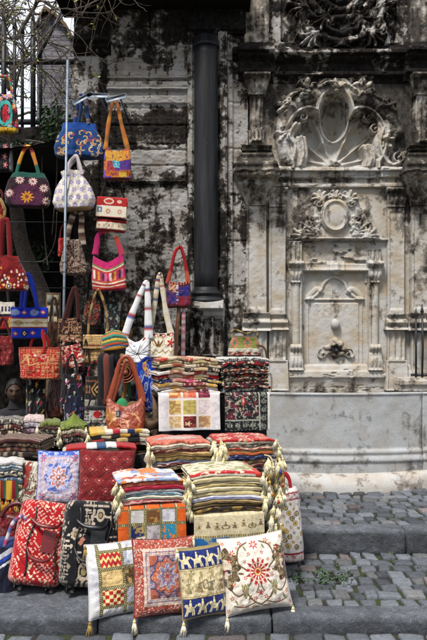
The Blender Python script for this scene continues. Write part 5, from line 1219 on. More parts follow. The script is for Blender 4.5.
def superring(e1, e2, ax, by, n):
    """points of a rounded rectangle spaced evenly along its outline"""
    t = np.linspace(-.5 * np.pi, 1.5 * np.pi, 6001); c, s = np.cos(t), np.sin(t); c = np.sign(c) * np.abs(c) ** e1; s = np.sign(s) * np.abs(s) ** e2
    L = np.concatenate([[0], np.cumsum(np.hypot(np.diff(c * ax), np.diff(s * by)))]); q = np.linspace(0, L[-1], n, endpoint=False); return np.interp(q, L, c), np.interp(q, L, s)
def bag(name, label, u0, u1, v0, v1, d, thick, pat, outline=None, scoop=0, e=2.6, handles=(), cat='handbag', mat='cloth', yaw=0, lining='#15100f', ruff=0, sagk=.0, nth=170, nv=120, closed=False, seed=1, flap=None, extra=None, lean=0, roll=0, tassels=None):
    """a soft bag: one closed body that follows an outline (height, half width), an open mouth with lining, and handles traced over their hooks"""
    w = (u1 - u0) / F * d; h = (v1 - v0) / F * d; base = W((u0 + u1) / 2, v1, d)
    root = empty(name, base, (R(lean), R(roll), 0)); tag(root, label, cat)
    ol = outline or [(0, .92), (.05, .98), (.3, 1), (1, .92)]
    th = np.linspace(0, 2 * np.pi, nth, endpoint=False); vs = np.concatenate([np.array([.0, .006, .02, .045]), np.linspace(.075, 1, nv - 4)])
    TH, VV = np.meshgrid(th, vs); a = np.interp(VV, *zip(*ol)) * w / 2
    rb = np.clip(VV / .05, 0, 1); a = a * (.86 + .14 * np.sqrt(1 - (1 - rb) ** 2)) * np.where(VV < .004, .90, 1)
    bb = thick / 2 * (np.sqrt(1 - (1 - rb) ** 2) * .85 + .15) * np.interp(VV, [0, .25, .6, 1], [1, 1.0, .8, .45 if not closed else .8])
    if closed:
        rt = np.clip((1 - VV) / .09, 0, 1); a = a * (.80 + .20 * np.sqrt(1 - (1 - rt) ** 2)); bb = bb * (.35 + .65 * np.sqrt(1 - (1 - rt) ** 2))
    cr, sr = superring(2 / e, 2 / e, w / 2, thick / 2, nth); x = a * cr[None, :]; y = bb * sr[None, :]
    xn = x / (w / 2 + 1e-9)
    if ruff: k = ruff * (np.sin(xn * 21 + 4 * fbm(xn * 3, VV, seed, 2)) * np.clip(VV * 1.3 - .2, 0, 1)); y = y * (1 + k)
    wr = fbm(xn * 2.6 + seed, VV * 2.6 + np.sign(y), seed, 4) - .5; y = y + wr * .055 * np.sign(y) * np.clip(VV * 5, 0, 1) * (1 - .5 * VV)
    top = 1 - scoop * (1 - np.clip(np.abs(xn), 0, 1) ** 1.7); z = VV * h * top + sagk * (-(1 - xn ** 2)) * h * (1 - VV) + (fbm(xn * 3, VV * 2, seed + 4, 3) - .5) * .05 * h * VV
    P = np.stack([x, y, z], -1).reshape(-1, 3); C = pat(np.clip(xn / 2 + .5, 0, 1), VV); f = gridf(nth, len(vs), True).tolist(); m = len(vs)
    last = P[(m - 1) * nth:]; L1 = last * [.97, .55, 1] ; L2 = last * [.93, .35, 1]; L2[:, 2] -= .3 * h * (.2 if closed else 1)
    if closed: L1 = last * [.96, .6, 1]; L2 = last * [.9, .2, 1]; L2[:, 2] -= .004
    P = np.concatenate([P, L1, L2]); lc = np.tile(lin(lining), (nth, 1)) if not closed else C[(m - 1) * nth:]; C = np.concatenate([C, lc, lc])
    f += (gridf(nth, 3, True) + (m - 1) * nth).tolist() + [list(range(nth))[::-1], list(range((m + 1) * nth, (m + 2) * nth))]
    if yaw: cy, sy = math.cos(R(yaw)), math.sin(R(yaw)); P = np.stack([P[:, 0] * cy - P[:, 1] * sy, P[:, 0] * sy + P[:, 1] * cy, P[:, 2]], 1)
    link('body', mesh('body', P, f, cols=C), M[mat], root)
    for hd in handles:
        jr = random.Random(seed * 31 + len(hd['p'])); pts = spline([W(p[0] + (jr.uniform(-.7, .7) if 0 < i_ < len(hd['p']) - 1 else 0), p[1] + (jr.uniform(-.7, .7) if 0 < i_ < len(hd['p']) - 1 else 0), d) - base + Vector((0, hd.get('dy', 0), 0)) for i_, p in enumerate(hd['p'])], 9); n = len(pts)
        hc = hd['c']; cols = np.array([lin(hc[int(k * hd.get('n', 7) / n * len(hc)) % len(hc)]) for k in range(n)]) if isinstance(hc, (list, tuple)) else np.tile(lin(hc), (n, 1))
        ww = hd.get('w', .02); ww = [ww * (.82 + .36 * float(vnoise(np.array(k_ * .22), np.array(seed * 3.3), 5))) for k_ in range(n)]
        if hd.get('taper'): ww = [ww[k] * (1 + hd['taper'] * abs(2 * k / (n - 1) - 1) ** 2) for k in range(n)]
        mb = MB(); mb.ribbon(pts, ww, hd.get('t', .007), cols); mb.build(hd.get('name', 'handle'), M[hd.get('m', mat)], root)
    if flap:
        fw, f0, f1, fp = flap; g = np.linspace(-1, 1, 60); q = np.linspace(0, 1, 40); A, B = np.meshgrid(g, q)
        zz = h * (f1 - (f1 - f0) * B * (1 - .06 * np.abs(A) ** 4)) ; yy = -thick / 2 * np.interp(zz / h, [0, .25, .6, 1], [1.05, 1.1, 1.02, .85]) - .012 + .03 * np.clip(.06 - B, 0, 1) * 8
        P = np.stack([A * w / 2 * fw, yy, zz + .006], -1).reshape(-1, 3); Q = P + [0, .006, 0]; o_ = len(P); ff = gridf(60, 40)
        ring = np.concatenate([np.arange(60), np.arange(1, 40) * 60 + 59, 39 * 60 + np.arange(58, -1, -1), np.arange(38, 0, -1) * 60])
        ee = np.stack([ring, ring + o_, np.roll(ring, -1) + o_, np.roll(ring, -1)], 1); cc = fp((A + 1) / 2, zz / h)
        link('flap', mesh('flap', np.concatenate([P, Q]), np.concatenate([ff, ff[:, ::-1] + o_, ee]), cols=np.concatenate([cc, cc])), M[mat], root)
    if tassels:
        for (tx, tz, k, s) in tassels: tassel(root, (tx * w, -thick * .5, tz * h), k, s)
    return root
def loop(ua, va, ap, ub, vb, gap=1.5, **k):
    """strap from one side of the mouth over a hook at ap to the other side"""
    return dict(p=[(ua, va), (ua * .35 + (ap[0] - gap) * .65, va * .35 + ap[1] * .65), (ap[0] - gap, ap[1] + 1.5), (ap[0], ap[1]), (ap[0] + gap, ap[1] + 1.5), (ub * .35 + (ap[0] + gap) * .65, vb * .35 + ap[1] * .65), (ub, vb)], **k)
def arch(ua, ub, v, vt, **k):
    return dict(p=[(ua, v + 2), (ua + (ub - ua) * .04, v * .5 + vt * .5), (ua + (ub - ua) * .22, vt + 1.2), ((ua + ub) / 2, vt), (ub - (ub - ua) * .22, vt + 1.2), (ub - (ub - ua) * .04, v * .5 + vt * .5), (ub, v + 2)], **k)
def hook(u, v, d, dw=WL):
    r = empty('iron_hook', W(u, v, d)); tag(r, f'small iron nail in the wall holding a strap', 'hook', 'nails the straps hang on'); mb = MB(); mb.tube([(0, -.02, .012), (0, -.014, -.004), (0, 0, -.006), (0, dw - d + .03, -.004)], .005, 6); mb.build('nail', M['iron'], r)

# ------------------------------------------------------------------ display tiers
tier('display_table', 195, 507.5, 4.71, 1.02, .44, Z1, 'low cloth skirted table under the front stacks and hanging orange patchwork')
tier('display_table', 214, 472, 5.08, .92, .32, Z1, 'middle cloth skirted table under the salmon and red damask stacks')
tier('display_table', 213, 393, 5.76, .92, .42, Z2, 'tall rear cloth skirted table under the white patchwork and black carpet stacks')
tier('display_table', 62, 505, 5.02, 1.02, .22, Z1, 'left cloth skirted table under the blue medallion cushion')
tier('display_table', 58, 454, 5.30, 1.5, .62, Z1, 'rear left cloth skirted table carrying the small kilim stacks')

# ------------------------------------------------------------------ cushions
cushion('white cushion with small sewn patches and dark braid, leaning beside the black suitcase', 121, 615, 4.21, .39, .43, .13, pat_patch_white, yaw=26, lean=-15, roll=0, back='#b5b3b4', pipe='#bdbbbb', tas=('tl', 'bl', 'tr'), tk='gold', seed=2)
cushion('brick red cushion with a persian medallion, between the white patchwork and navy cushions', 166, 615.5, 4.19, .39, .45, .15, pat_persian, yaw=19, lean=-16, roll=2, back='#8a3428', pipe='#6d241c', tas=('bl', 'tr'), tk='pale', seed=3)
cushion('navy and cream cushion woven with horsemen in front of the stacks', 206, 617, 4.15, .285, .41, .12, pat_horsemen, yaw=20, lean=-13, roll=-2, back='#8a7d5c', pipe='#8f8058', tas=('tl', 'bl'), tk='pale', seed=4)
cushion('white cushion with red flowers and brown scrolling stems at the kerb edge', 260, 611, 4.22, .415, .445, .17, pat_floral, yaw=14, lean=-16, roll=-4, back='#c9c1b4', pipe='#c9c1b4', tas=('br', 'bl'), tk='pale', seed=5)
cushion('pale cushion with a blue medallion and bright blue top edge above the red suitcase', 58, 505, 5.0, .315, .385, .11, pat_medallion, yaw=6, lean=-13, roll=1, back='#4a5a9a', pipe='#3a50a0', seed=6)
cushion('dark red kilim cushion covered in small diamonds', 105, 509, 4.98, .40, .42, .12, pat_kilim, yaw=8, lean=-15, roll=2.5, back='#5d1416', pipe='#4a0f12', seed=7)
cushion('off white cushion printed with brown flowers left of the blue medallion cushion', 26, 508, 5.06, .23, .34, .10, pat_brownfloral, yaw=-6, lean=-12, roll=4, back='#a9a294', pipe='#9d9688', seed=8)

# ------------------------------------------------------------------ folded stacks and hanging covers
def st(*cols, n=None, seed=1, dash=None): return pat_stripes(list(cols), n, 'U', seed, dash)
def pl(base, acc, seed=1, edge=None):
    def f(U, V):
        c = Cv(U, V, base); c.put(fbm(U * 14, V * 60, seed, 3) > .57, acc)
        if edge: c.put(np.abs(V - .024) < .007, edge)
        return c.c
    return f
def water(U, V):
    c = Cv(U, V, '#c9c5c2'); c.put(fbm(U * 5, V * 4, 4, 3) > .58, '#c4783c'); c.put(fbm(U * 6, V * 5, 9, 3) > .60, '#7d8fb0'); c.put(fbm(U * 9, V * 9, 12, 3) > .66, '#a03c34'); return c.c
def damask(base, acc, mid=None, k=(7, 5)):
    def f(U, V):
        c = Cv(U, V, base); x = np.mod(U * 3, 1) - .5; y = np.mod(V * 2 + .5 * np.mod(np.floor(U * 3), 2), 1) - .5; th = np.arctan2(y, x); r = np.hypot(x, y)
        c.put((np.abs(r - .30 - .06 * np.cos(6 * th)) < .06), acc); c.put(r < .14 + .05 * np.cos(5 * th), acc); c.put(fbm(U * 20, V * 20, 6, 2) > .62, mid or acc); return c.c
    return f
def salmon(U, V):
    c = Cv(U, V, '#b75c48'); x, y = (U - .5) * 2, (V - .5) * 2; r = np.maximum(np.abs(x), np.abs(y)); c.mosaic(44, 2, [None, '#c98470', None, '#a04838'], r > .6); q = np.abs(x) * .8 + np.abs(y); c.put(q < .7, '#a58a86'); c.put(q < .5, '#b9746a'); c.put(q < .3, '#9a9a9c'); c.mosaic(50, 4, [None, '#c2b0a4', None], q < .7); c.put(np.abs(q - .7) < .03, '#5a4a50'); return c.c
def redborder(U, V):
    c = Cv(U, V, '#c4bca6'); c.put((V < .16), '#a81c24'); c.put((V < .16) & (fbm(U * 18, V * 40, 3, 2) > .6), '#cdbfa4'); c.put(V < .03, '#cfc8b4'); c.put((U > .92), '#b3382e'); c.put((V > .2) & (fbm(U * 14, V * 14, 8, 2) > .6), '#8a8a5a'); return c.c
lA = [('white watercolour', water), ('coral', pl('#b8503a', '#c97a5c', 2)), ('crimson', pl('#98152c', '#a83048', 3, '#7a0f20')), ('white and navy', pl('#c4c0bd', '#b3b0b0', 4, '#2a3566')), ('pale teal', pl('#6f93a0', '#c3c4c2', 5, '#22415c')),
      ('ivory striped', pl('#c9c3b2', '#b7ae98', 6, '#26302c')), ('rose red', pl('#a33a4c', '#c08078', 7, '#c9bfb0'))]
stack('stack above the orange patchwork', 153, 479.5, 504, 4.58, 65, .40, lA, tk='cream', seed=1, tn=2)
drape('orange patchwork cover with braided squares hanging behind the red persian cushion', 152, 504.5, 549, 4.575, 68, .4, pat_orange, seed=2, tk='cream')
lB = [('red bordered white', redborder)] + [(n_, pl(a, b, s_, e)) for n_, a, b, s_, e in (('cream', '#c2b692', '#b3a680', 2, '#8d8058'), ('beige', '#b8aa86', '#a8986c', 3, '#d0c6a8'), ('pale gold', '#c0ae7c', '#a8945c', 4, '#8a7848'), ('ivory', '#c9c0a4', '#b7aa84', 5, '#978a62'), ('straw coloured', '#b9a878', '#9d8c5c', 6, '#cfc4a0'),
      ('blue striped white', '#a9a8b4', '#c4c2c0', 7, '#24408c'), ('tan', '#9a8258', '#7d6844', 8, '#3a2c20'), ('dark brown', '#32221c', '#57402a', 9, '#9a8458'), ('black and ochre', '#2a1f18', '#8a6c34', 10, '#14100e'))]
stack('cream stack above the figured cover', 228, 472, 511, 4.63, 73, .40, lB, tk='cream', seed=2, tn=2)
drape('cream cover with little robed figures and a blue band hanging from the cream stack', 229, 511.5, 547, 4.625, 72, .4, pat_cream_figures, seed=5, tk='pale')
lC = [('salmon medallion', salmon), ('off white', pl('#b7ae9e', '#8d8470', 2, '#5a3c34')), ('maroon', pl('#54181c', '#8a6a50', 3, '#2c0c10')), ('camel', pl('#a08252', '#b89a68', 4, '#6a4c2c')), ('dark gold', pl('#8a7444', '#5d4a2c', 5)), ('navy', pl('#17204e', '#3a4a80', 6, '#b9b4a8')), ('wine red', pl('#601822', '#b0a090', 7, '#1a1014')), ('tan and black', pl('#9d8a68', '#2a221e', 8))]
stack('salmon topped middle stack', 182, 441.5, 471, 5.06, 62, .34, lC, tk='cream', seed=3, tn=2)
lD = [('red damask', damask('#9c1a1c', '#c2a890', '#b0493c')), ('cream and grey', pl('#b3aa98', '#7d766a', 2, '#4a443c')), ('charcoal striped', pl('#4a4440', '#b0a694', 3)), ('red and cream', pl('#9a3430', '#c0b09a', 4)), ('tan', pl('#9a7c50', '#7a5c34', 5, '#c0a878')), ('burnt orange', pl('#a85a30', '#7d4428', 6)), ('navy flecked', pl('#1b2450', '#6a7090', 7, '#0f1430')), ('brown', pl('#6a4a34', '#a08a6a', 8)), ('maroon', pl('#471a1e', '#7d6450', 9)), ('dark plum', pl('#2c1a24', '#6a4a40', 10))]
stack('red damask topped middle stack', 247, 439, 471, 5.14, 60, .34, lD, tk='cream', seed=4, tn=2)
pw = lambda cs, s_: st(*cs, n=len(cs), seed=s_, dash='#b5a58c')
lE = [('red flecked', pw(['#a83a2c', '#bdae94', '#9a8a6a', '#a84638', '#b9a88c', '#8d3a30', '#b0a084'], 1)), ('khaki', pw(['#6a5c3c', '#a0926c', '#3a3428', '#a8986c', '#7d6a44'], 2)), ('cream patched', pw(['#b5a88c', '#8a4a38', '#c2b8a0', '#5d4a34', '#b9aa8c'], 3)), ('black and tan', pw(['#2a2624', '#a08a64', '#3a2c28', '#b09a74', '#1c1a1c'], 4)), ('white patched', pw(['#c4c0bc', '#9c5a44', '#c0b4a0', '#8a2a2c', '#c9c5c0'], 5)),
      ('red ended', pw(['#a0141e', '#bdb0a0', '#b04a3a', '#c0b090', '#a0141e'], 6)), ('navy ended', pw(['#131c4c', '#b08a7a', '#a8506a', '#a89a58', '#151d4a'], 7)), ('rose patched', pw(['#1c2450', '#b06a6a', '#c0406a', '#3a2c2c', '#8d7a34'], 8)), ('golden', pw(['#a8823c', '#b0a080', '#6a1c2c', '#8a3a40', '#b08a3c'], 9)), ('white edged', pw(['#c6c3c2', '#a8925c', '#c2bcb8', '#9d6a44', '#c9c6c4'], 10)), ('grey edged', pw(['#b9b6b6', '#b07a4c', '#a05a4a', '#5d1830', '#c2bfbe'], 11))]
stack('tall stack above the patchwork panel', 189.5, 357.5, 393, 5.64, 62, .42, lE, seed=5, jit=.016)
drape('white hanging panel with nine silky patches in gold, olive and brown', 189, 392, 430, 5.63, 62, .42, pat_white_patch, seed=8)
dk = lambda a, b, c_, s_: (lambda U, V: Cv(U, V, a).put(hsh(np.floor(U * 26), np.floor(V * 70), s_) > .70, b).put(hsh(np.floor(U * 30), np.floor(V * 50), s_ + 3) > .84, c_).c)
lF = [('white lettered', lambda U, V: Cv(U, V, '#b9b8b4').kufic(22, 4, '#3a3c40', V < .2).c), ('crimson and black', dk('#1a1114', '#8a1a22', '#b9ac94', 2)), ('black', dk('#131316', '#5d5a58', '#a09888', 3)), ('black and orange', dk('#17141a', '#a0522c', '#b8ab94', 4)), ('navy and cream', dk('#141624', '#a89c84', '#7d2028', 5)), ('black and rust', dk('#151214', '#8d3c28', '#c0b49a', 6)), ('dark green', dk('#131a18', '#8a8a70', '#7a2024', 7)), ('black and ivory', dk('#141416', '#b3aa96', '#6a2026', 8)), ('black and red', dk('#130f12', '#7a161e', '#a89a80', 9)), ('grey green bordered', dk('#1a1f20', '#7d8a84', '#a8a294', 10))]
stack('dark stack above the black carpet', 246, 357.5, 392.5, 5.72, 48, .36, lF, seed=6, jit=.014)
drape('black hanging carpet with pale lacy flowers and a white edge', 247, 392, 430, 5.71, 46, .36, pat_black_carpet, seed=11)
# small stacks at the left
grp = 'folded cloths piled in stacks'
kil = lambda a, b, c_, s_: (lambda U, V: Cv(U, V, a).put(hsh(np.floor(U * 22), np.floor(V * 40), s_) > .62, b).put(np.abs(np.mod(V * 60 + .5 * np.abs(np.mod(U * 14, 1) - .5), 1) - .5) < .12, c_).c)
lG = [('yellow red and white striped', st('#b9963c', '#b8a05a', '#c4bdb0', '#a0202c', '#c4bdb0', '#1e2a50', '#b8923a', '#c0b8aa', n=8)), ('dark banded', st('#1c1a20', '#a89a7c', '#241c1c', '#b08a34', '#16161c', '#a89c84')), ('ochre banded', st('#8a2a28', '#2a221e', '#b09a6a', '#1c1a1e', '#b0aa98')), ('cream edged', st('#b8b0a0', '#3a2c28', '#bcae94', '#8d3a30', '#c0b8a8'))]
stack('pile under the orange leather bag', 121, 430, 446, 5.42, 60, .34, lG, seed=7, noun='folded blanket', cat='blanket')
lM = [('red white and blue', st('#98141c', '#98141c', '#c4c2c0', '#28486a', '#c4c2c0', '#98141c', '#98141c')), ('pale green edged', st('#a8a896', '#8d1a20', '#9a9c84', '#8d1a20'))]
stack('pair behind the red kilim cushion', 101, 446, 453.5, 5.18, 72, .20, lM, seed=8, noun='flat cloth', cat='cloth')
lH = [('olive green', pl('#5d6a2a', '#8a9058', 2)), ('cream striped', kil('#a89c84', '#4a3c34', '#c0b8a4', 3)), ('black and red', kil('#1c1718', '#7a2024', '#8a7d68', 4)), ('dark grey', kil('#26262a', '#8a8478', '#3a2226', 5)), ('maroon', kil('#4a1a1e', '#16141a', '#8a7a64', 6)), ('black', kil('#17161a', '#5d5648', '#2a1a1e', 7))]
stack('green topped stack near the blankets', 73, 425, 451, 5.58, 24, .26, lH, tk='cream', seed=9, jit=.006)
# the loose peaked cloth on top
def cone_cloth():
    n, m = 40, 14; V = []; C = []
    for j in range(m):
        t = j / (m - 1)
        for i in range(n):
            a = 2 * math.pi * i / n; r = .11 * t * (1 + .12 * math.sin(3 * a) + .08 * math.sin(7 * a) * t); V.append((r * math.cos(a), r * .8 * math.sin(a), .095 * (1 - t) ** 1.5 + .006 * math.sin(5 * a) * t)); C.append(lin('#65752c') * (1 if (i // 5) % 2 else .8))
    V += [(x, y, z - .006) for x, y, z in V]; C += C; f = gridf(n, m, True); f2 = f[:, ::-1] + n * m
    k = np.arange(n) + (m - 1) * n; e = np.stack([k, np.roll(k, -1), np.roll(k, -1) + n * m, k + n * m], 1)
    return mesh('cloth', np.array(V), np.concatenate([f, f2, e]), cols=np.array(C))
r = empty('peaked_cloth', W(74, 425.5, 5.68)); r.location.z += .01; tag(r, 'crumpled green cloth peaking on the green topped stack', 'cloth'); link('cloth', cone_cloth(), M['cloth'], r)
lI = [('moss green', pl('#5a652c', '#727c40', 2)), ('wine', kil('#4a1420', '#1a1518', '#8a7d68', 3)), ('black flecked', kil('#1a1a1c', '#8a8474', '#3a3a34', 4)), ('dark olive', kil('#22251c', '#6a6a50', '#15140f', 5)), ('charcoal', kil('#1c1c20', '#97917f', '#2a2024', 6)), ('grey banded', kil('#2c2c30', '#a09a8c', '#17161a', 7)), ('black and cream', kil('#17161a', '#aaa28e', '#3a1c20', 8))]
stack('green stack beside the pink one', 50, 422, 451, 5.60, 20, .26, lI, tk='cream', tas_sides='l', seed=10, jit=.006)
lJ = [('pale pink', pl('#b8a2a0', '#c4b8b4', 2)), ('lilac grey', pl('#a39aa4', '#8a808c', 3)), ('dusty mauve', pl('#8a6a78', '#b0a0a4', 4)), ('burgundy', pl('#54142a', '#7a3a48', 5)), ('grey violet', pl('#7d7484', '#4a2030', 6)), ('bright red', pl('#84101c', '#a0343c', 7))]
stack('pink topped stack at the left', 34, 418, 449, 5.66, 21, .28, lJ, seed=11, jit=.006)
lK = [('grey and cream kilim', kil('#4a4844', '#a8a294', '#2a2224', 2)), ('rust and black kilim', kil('#4a201c', '#a39a86', '#16140f', 3)), ('black kilim', kil('#1c1918', '#b0a690', '#5d241c', 4)), ('brown kilim', kil('#3c2a20', '#a8987c', '#141210', 5)), ('maroon kilim', kil('#43161a', '#9d9484', '#17100f', 6)), ('dark kilim', kil('#1c1a1c', '#8a8474', '#43181c', 7))]
stack('stack at the left edge', 4, 420, 449, 5.55, 36, .28, lK, seed=12, jit=.006, noun='folded rug', cat='rug')
lR = [('brown striped', lambda U, V: pat_stripes(['#3c1c1a', '#8a7460', '#4a2420', '#241614', '#9a8a74', '#54221c'], 18, 'V')(U, V))]
lR = lR + [('dark brown', kil('#2c1a16', '#6a5844', '#1a1210', 4)), ('rust striped', lambda U, V: pat_stripes(['#4a1c18', '#7a6450', '#2c1614', '#5d3a30'], 14, 'U')(U, V)), ('near black', kil('#191516', '#7d7464', '#3a1c1a', 8))]
stack('rug pile below the kilim stack', 14, 440, 458, 5.22, 56, .34, lR, seed=13, noun='folded rug', cat='rug', yaw=R(-4))
lL = [('white', pl('#c2c0be', '#b0adac', 2)), ('blue grey', pl('#6a8090', '#c0bcb4', 3, '#2a3c54')), ('ivory and black', pl('#b8b09c', '#2a2828', 4)), ('slate blue', pl('#3c5068', '#a8a498', 5)), ('ochre edged', pl('#a89a7c', '#6a5a34', 6))]
stack('white pile at the left edge', 3, 462, 489, 5.0, 38, .26, lL, seed=14, jit=.006, noun='folded cloth', cat='cloth')
# fringed scarves below that pile
r = empty('fringed_scarf', W(7, 483, 4.93)); tag(r, 'yellow scarf with bright pink and yellow tassels at the left edge', 'scarf')
g = np.linspace(-1, 1, 30); A, B = np.meshgrid(g, np.linspace(0, 1, 20)); P = np.stack([A * .085, -.02 * np.sin(A * 6) * B - .02, -B * .13 + .02], -1).reshape(-1, 3); Q = P + [0, .006, 0]
link('cloth', mesh('cloth', np.concatenate([P, Q]), np.concatenate([gridf(30, 20), gridf(30, 20)[:, ::-1] + 600]), cols=np.tile(pat_stripes(['#b08a1e', '#b8942c', '#8a1c2c', '#2a4a34'], 8)((A + 1) / 2, B), (2, 1))), M['cloth'], r)
for k in range(12): tassel(r, (-.08 + k * .0145, -.035, -.10 - .02 * (k % 3)), ['yellow', 'pink', 'yellow', 'gold'][k % 4], .9)
r = empty('tassel_bunch', W(276, 462, 4.74)); tag(r, 'thick bunch of cream tassels with orange and red beads right of the cream stack', 'tassel bunch')
rnd = random.Random(5)
mb = MB(); mb.tube(spline([(-.07, .10, .03), (-.03, .03, .02), (-.01, -.01, -.08), (0, -.02, -.22), (.01, -.02, -.38), (.02, -.01, -.50)], 6), .006, 7, lin('#b3a67c')); mb.build('cord', M['thread'], r)
for k in range(99):
    t = k / 99; tassel(r, (rnd.uniform(-.075, .05) * (1 - .3 * t), -.05 + rnd.uniform(-.03, .05), .05 - .50 * t), rnd.choice(['cream', 'cream', 'pale', 'pale', 'gold']), rnd.uniform(.6, .95), (rnd.uniform(-.4, .3), rnd.uniform(-.5, .5), rnd.uniform(0, 6)))
for (x, z, c_) in ((-.03, -.20, '#b5742a'), (.01, -.25, '#9a2a1c'), (-.05, -.12, '#b89a3c'), (.02, -.05, '#24408c'), (-.01, -.36, '#8a6a2c'), (.035, -.14, '#a03024')):
    mb = MB(); mb.ball((x, -.09, z), (.010, .010, .014), 10, 7, lin(c_)); mb.build('bead', M['leather'], r)
r = empty('tassel_bunch', W(221, 445, 5.04)); tag(r, 'smaller bunch of cream tassels between the salmon and red damask stacks', 'tassel bunch')
mb = MB(); mb.tube([(0, .05, .04), (0, 0, 0), (0, -.02, -.12), (.005, -.02, -.2)], .009, 6, lin('#b3a67c')); mb.build('cord', M['thread'], r)
for k in range(18): tassel(r, (rnd.uniform(-.04, .04), rnd.uniform(-.05, -.01), .03 - .011 * k), rnd.choice(['cream', 'pale']), rnd.uniform(.8, 1.2), (rnd.uniform(-.3, .2), rnd.uniform(-.5, .5), 0))
# tall bolster-like tote at the right end of the stall
bag('standing_tote', 'tall white tote with small round dots and dark red bands at the right end', 279, 304, 487, 561, 5.17, .17, pat_polka, outline=[(0, 1), (.5, .94), (.85, .9), (1, .78)], e=2.3, closed=True, yaw=12, roll=-3, seed=3, cat='tote bag',
    handles=[dict(p=[(287, 488), (287, 478), (289, 473), (293, 478), (294, 489)], c='#98121c', w=.028, dy=-.03)])
# small carpet bag on the dark stack
bag('carpet_bag', 'small olive and pink kilim bag on top of the dark stack', 228, 261, 336, 356.5, 5.86, .17, lambda U, V: Cv(U, V, '#6f7436').put(np.abs(np.mod(U * 2.6, 1) - .5) + np.abs(V - .68) * .9 < .34, '#a2604e').put(np.abs(np.mod(U * 2.6, 1) - .5) + np.abs(V - .68) * .9 < .16, '#4c6a4a').put(V < .42, '#a8a294').put((V < .25) & (fbm(U * 20, V * 20, 3, 2) > .5), '#7a2c24').put(V < .08, '#3a241c').put(V > .93, '#4a3824').c,
    outline=[(0, 1), (.3, 1), (.7, .88), (1, .68)], closed=True, seed=4, handles=[dict(p=[(234, 340), (231, 333), (236, 330), (246, 333), (254, 331), (258, 334), (255, 340)], c=['#5d4a30', '#8a7a50'], w=.016), dict(p=[(256, 345), (263, 348), (266, 357), (268, 362)], c='#4a3624', w=.016, dy=-.07)])

# ------------------------------------------------------------------ suitcases at the foot of the stall
def suitcase(label, u, v, d, w, h, th, pat, yaw, lean, roll, dark, trim):
    p = W(u, v, d); p.z = Z1 + .012; root = empty('wheeled_holdall', p, (R(lean), R(roll), R(yaw))); tag(root, label, 'suitcase')
    nth, vs = 320, np.concatenate([[0, .004, .012, .025, .04, .06], np.linspace(.08, .92, 200), [.94, .96, .975, .988, .996, 1]])
    TH, VV = np.meshgrid(np.linspace(0, 2 * np.pi, nth, endpoint=False), vs); e = np.clip(np.minimum(VV, 1 - VV) / .09, 0, 1); rr = np.sqrt(1 - (1 - e) ** 2)
    a = w / 2 * (.72 + .28 * rr) * (1 + .05 * np.sin(VV * 3)); b = th / 2 * (.45 + .55 * rr) * (1 + .10 * np.sin(VV * np.pi))
    cr, sr = superring(.5, .55, w / 2, th / 2, nth); x = a * cr[None, :]; y = b * sr[None, :]; wr = fbm(x * 9, VV * 5 + np.sign(y), 3, 4) - .5; y = y * (1 + .16 * wr)
    P = np.stack([x, y, .03 + VV * h], -1).reshape(-1, 3); m = len(vs); f = gridf(nth, m, True).tolist() + [list(range(nth))[::-1], list(range((m - 1) * nth, m * nth))]
    link('body', mesh('body', P, f, cols=pat(.5 + x / w + np.sign(x) * (y + th / 2) / w * np.clip((np.abs(x) / (w / 2) - .6) * 2.5, 0, 1), VV)), M['cloth'], root)
    fy = lambda xx, zz: -th / 2 * (1 + .10 * math.sin(zz / h * math.pi)) * (max(0, 1 - (abs(xx) / (w / 2)) ** 4)) ** .28 - .004
    for xx in (-.26, .30):
        pts = [(xx * w + .012 * math.sin(k * .5), fy(xx * w, h * k / 20) * (1 if 1 < k < 19 else .75), .03 + h * (k + .3) / 20.6) for k in range(21)]; mb = MB(); mb.tube(pts, .006, 6, lin(dark)); mb.build('zip_piping', M['leather'], root)
    # leather grip panel and a loop handle
    g = np.linspace(-1, 1, 24); A, B = np.meshgrid(g, g); xx = .10 * w + A * .13 * w; zz = .03 + h * (.52 + .13 * B); yy = np.array([[fy(float(q), float(k)) for q, k in zip(r1, r2)] for r1, r2 in zip(xx, zz)]) - .006
    P = np.stack([xx, yy, zz], -1).reshape(-1, 3); Q = P + [0, .012, 0]; link('leather_panel', mesh('leather_panel', np.concatenate([P, Q]), np.concatenate([gridf(24, 24), gridf(24, 24)[:, ::-1] + 576]), cols=np.tile(lin(trim), (1152, 1))), M['leather'], root)
    mb = MB(); mb.ribbon(spline([(-.30 * w, fy(-.3 * w, h * .72) - .004, .03 + h * .76), (-.16 * w, -th / 2 - .05, .03 + h * .70), (.05 * w, -th / 2 - .075, .03 + h * .69), (.2 * w, -th / 2 - .05, .03 + h * .70), (.26 * w, fy(.26 * w, h * .7) - .004, .03 + h * .77)], 6), .026, .012, np.tile(lin(trim), (25, 1)), side=(0, .3, 1)); mb.build('handle', M['leather'], root)
    mb = MB(); mb.ribbon(spline([(-.30 * w, fy(-.3 * w, h * .4) - .004, .03 + h * .45), (-.2 * w, -th / 2 - .045, .03 + h * .33), (.02 * w, -th / 2 - .06, .03 + h * .29), (.18 * w, -th / 2 - .04, .03 + h * .33), (.24 * w, fy(.24 * w, h * .4) - .004, .03 + h * .42)], 6), .026, .012, np.tile(lin(trim), (25, 1)), side=(0, .3, 1)); mb.build('handle', M['leather'], root)
    for sx in (-1, 1):
        mb = MB(); mb.tube([(sx * w * .34 - .014, th * .2, .025), (sx * w * .34 + .014, th * .2, .025)], .032, 14, lin('#101012')); mb.build('wheel', M['leather'], root)
        mb = MB(); mb.box((sx * w * .3, -th * .3, .012), (.025, .02, .02), bev=.004, colr=lin('#141416')); mb.build('foot', M['leather'], root)
    return root
suitcase('red fabric holdall with white angular pattern and red leather handles', 32, 592, 4.60, .335, .54, .25, pat_kufic_red, 16, -16, 12, '#1a0c10', '#6a1014')
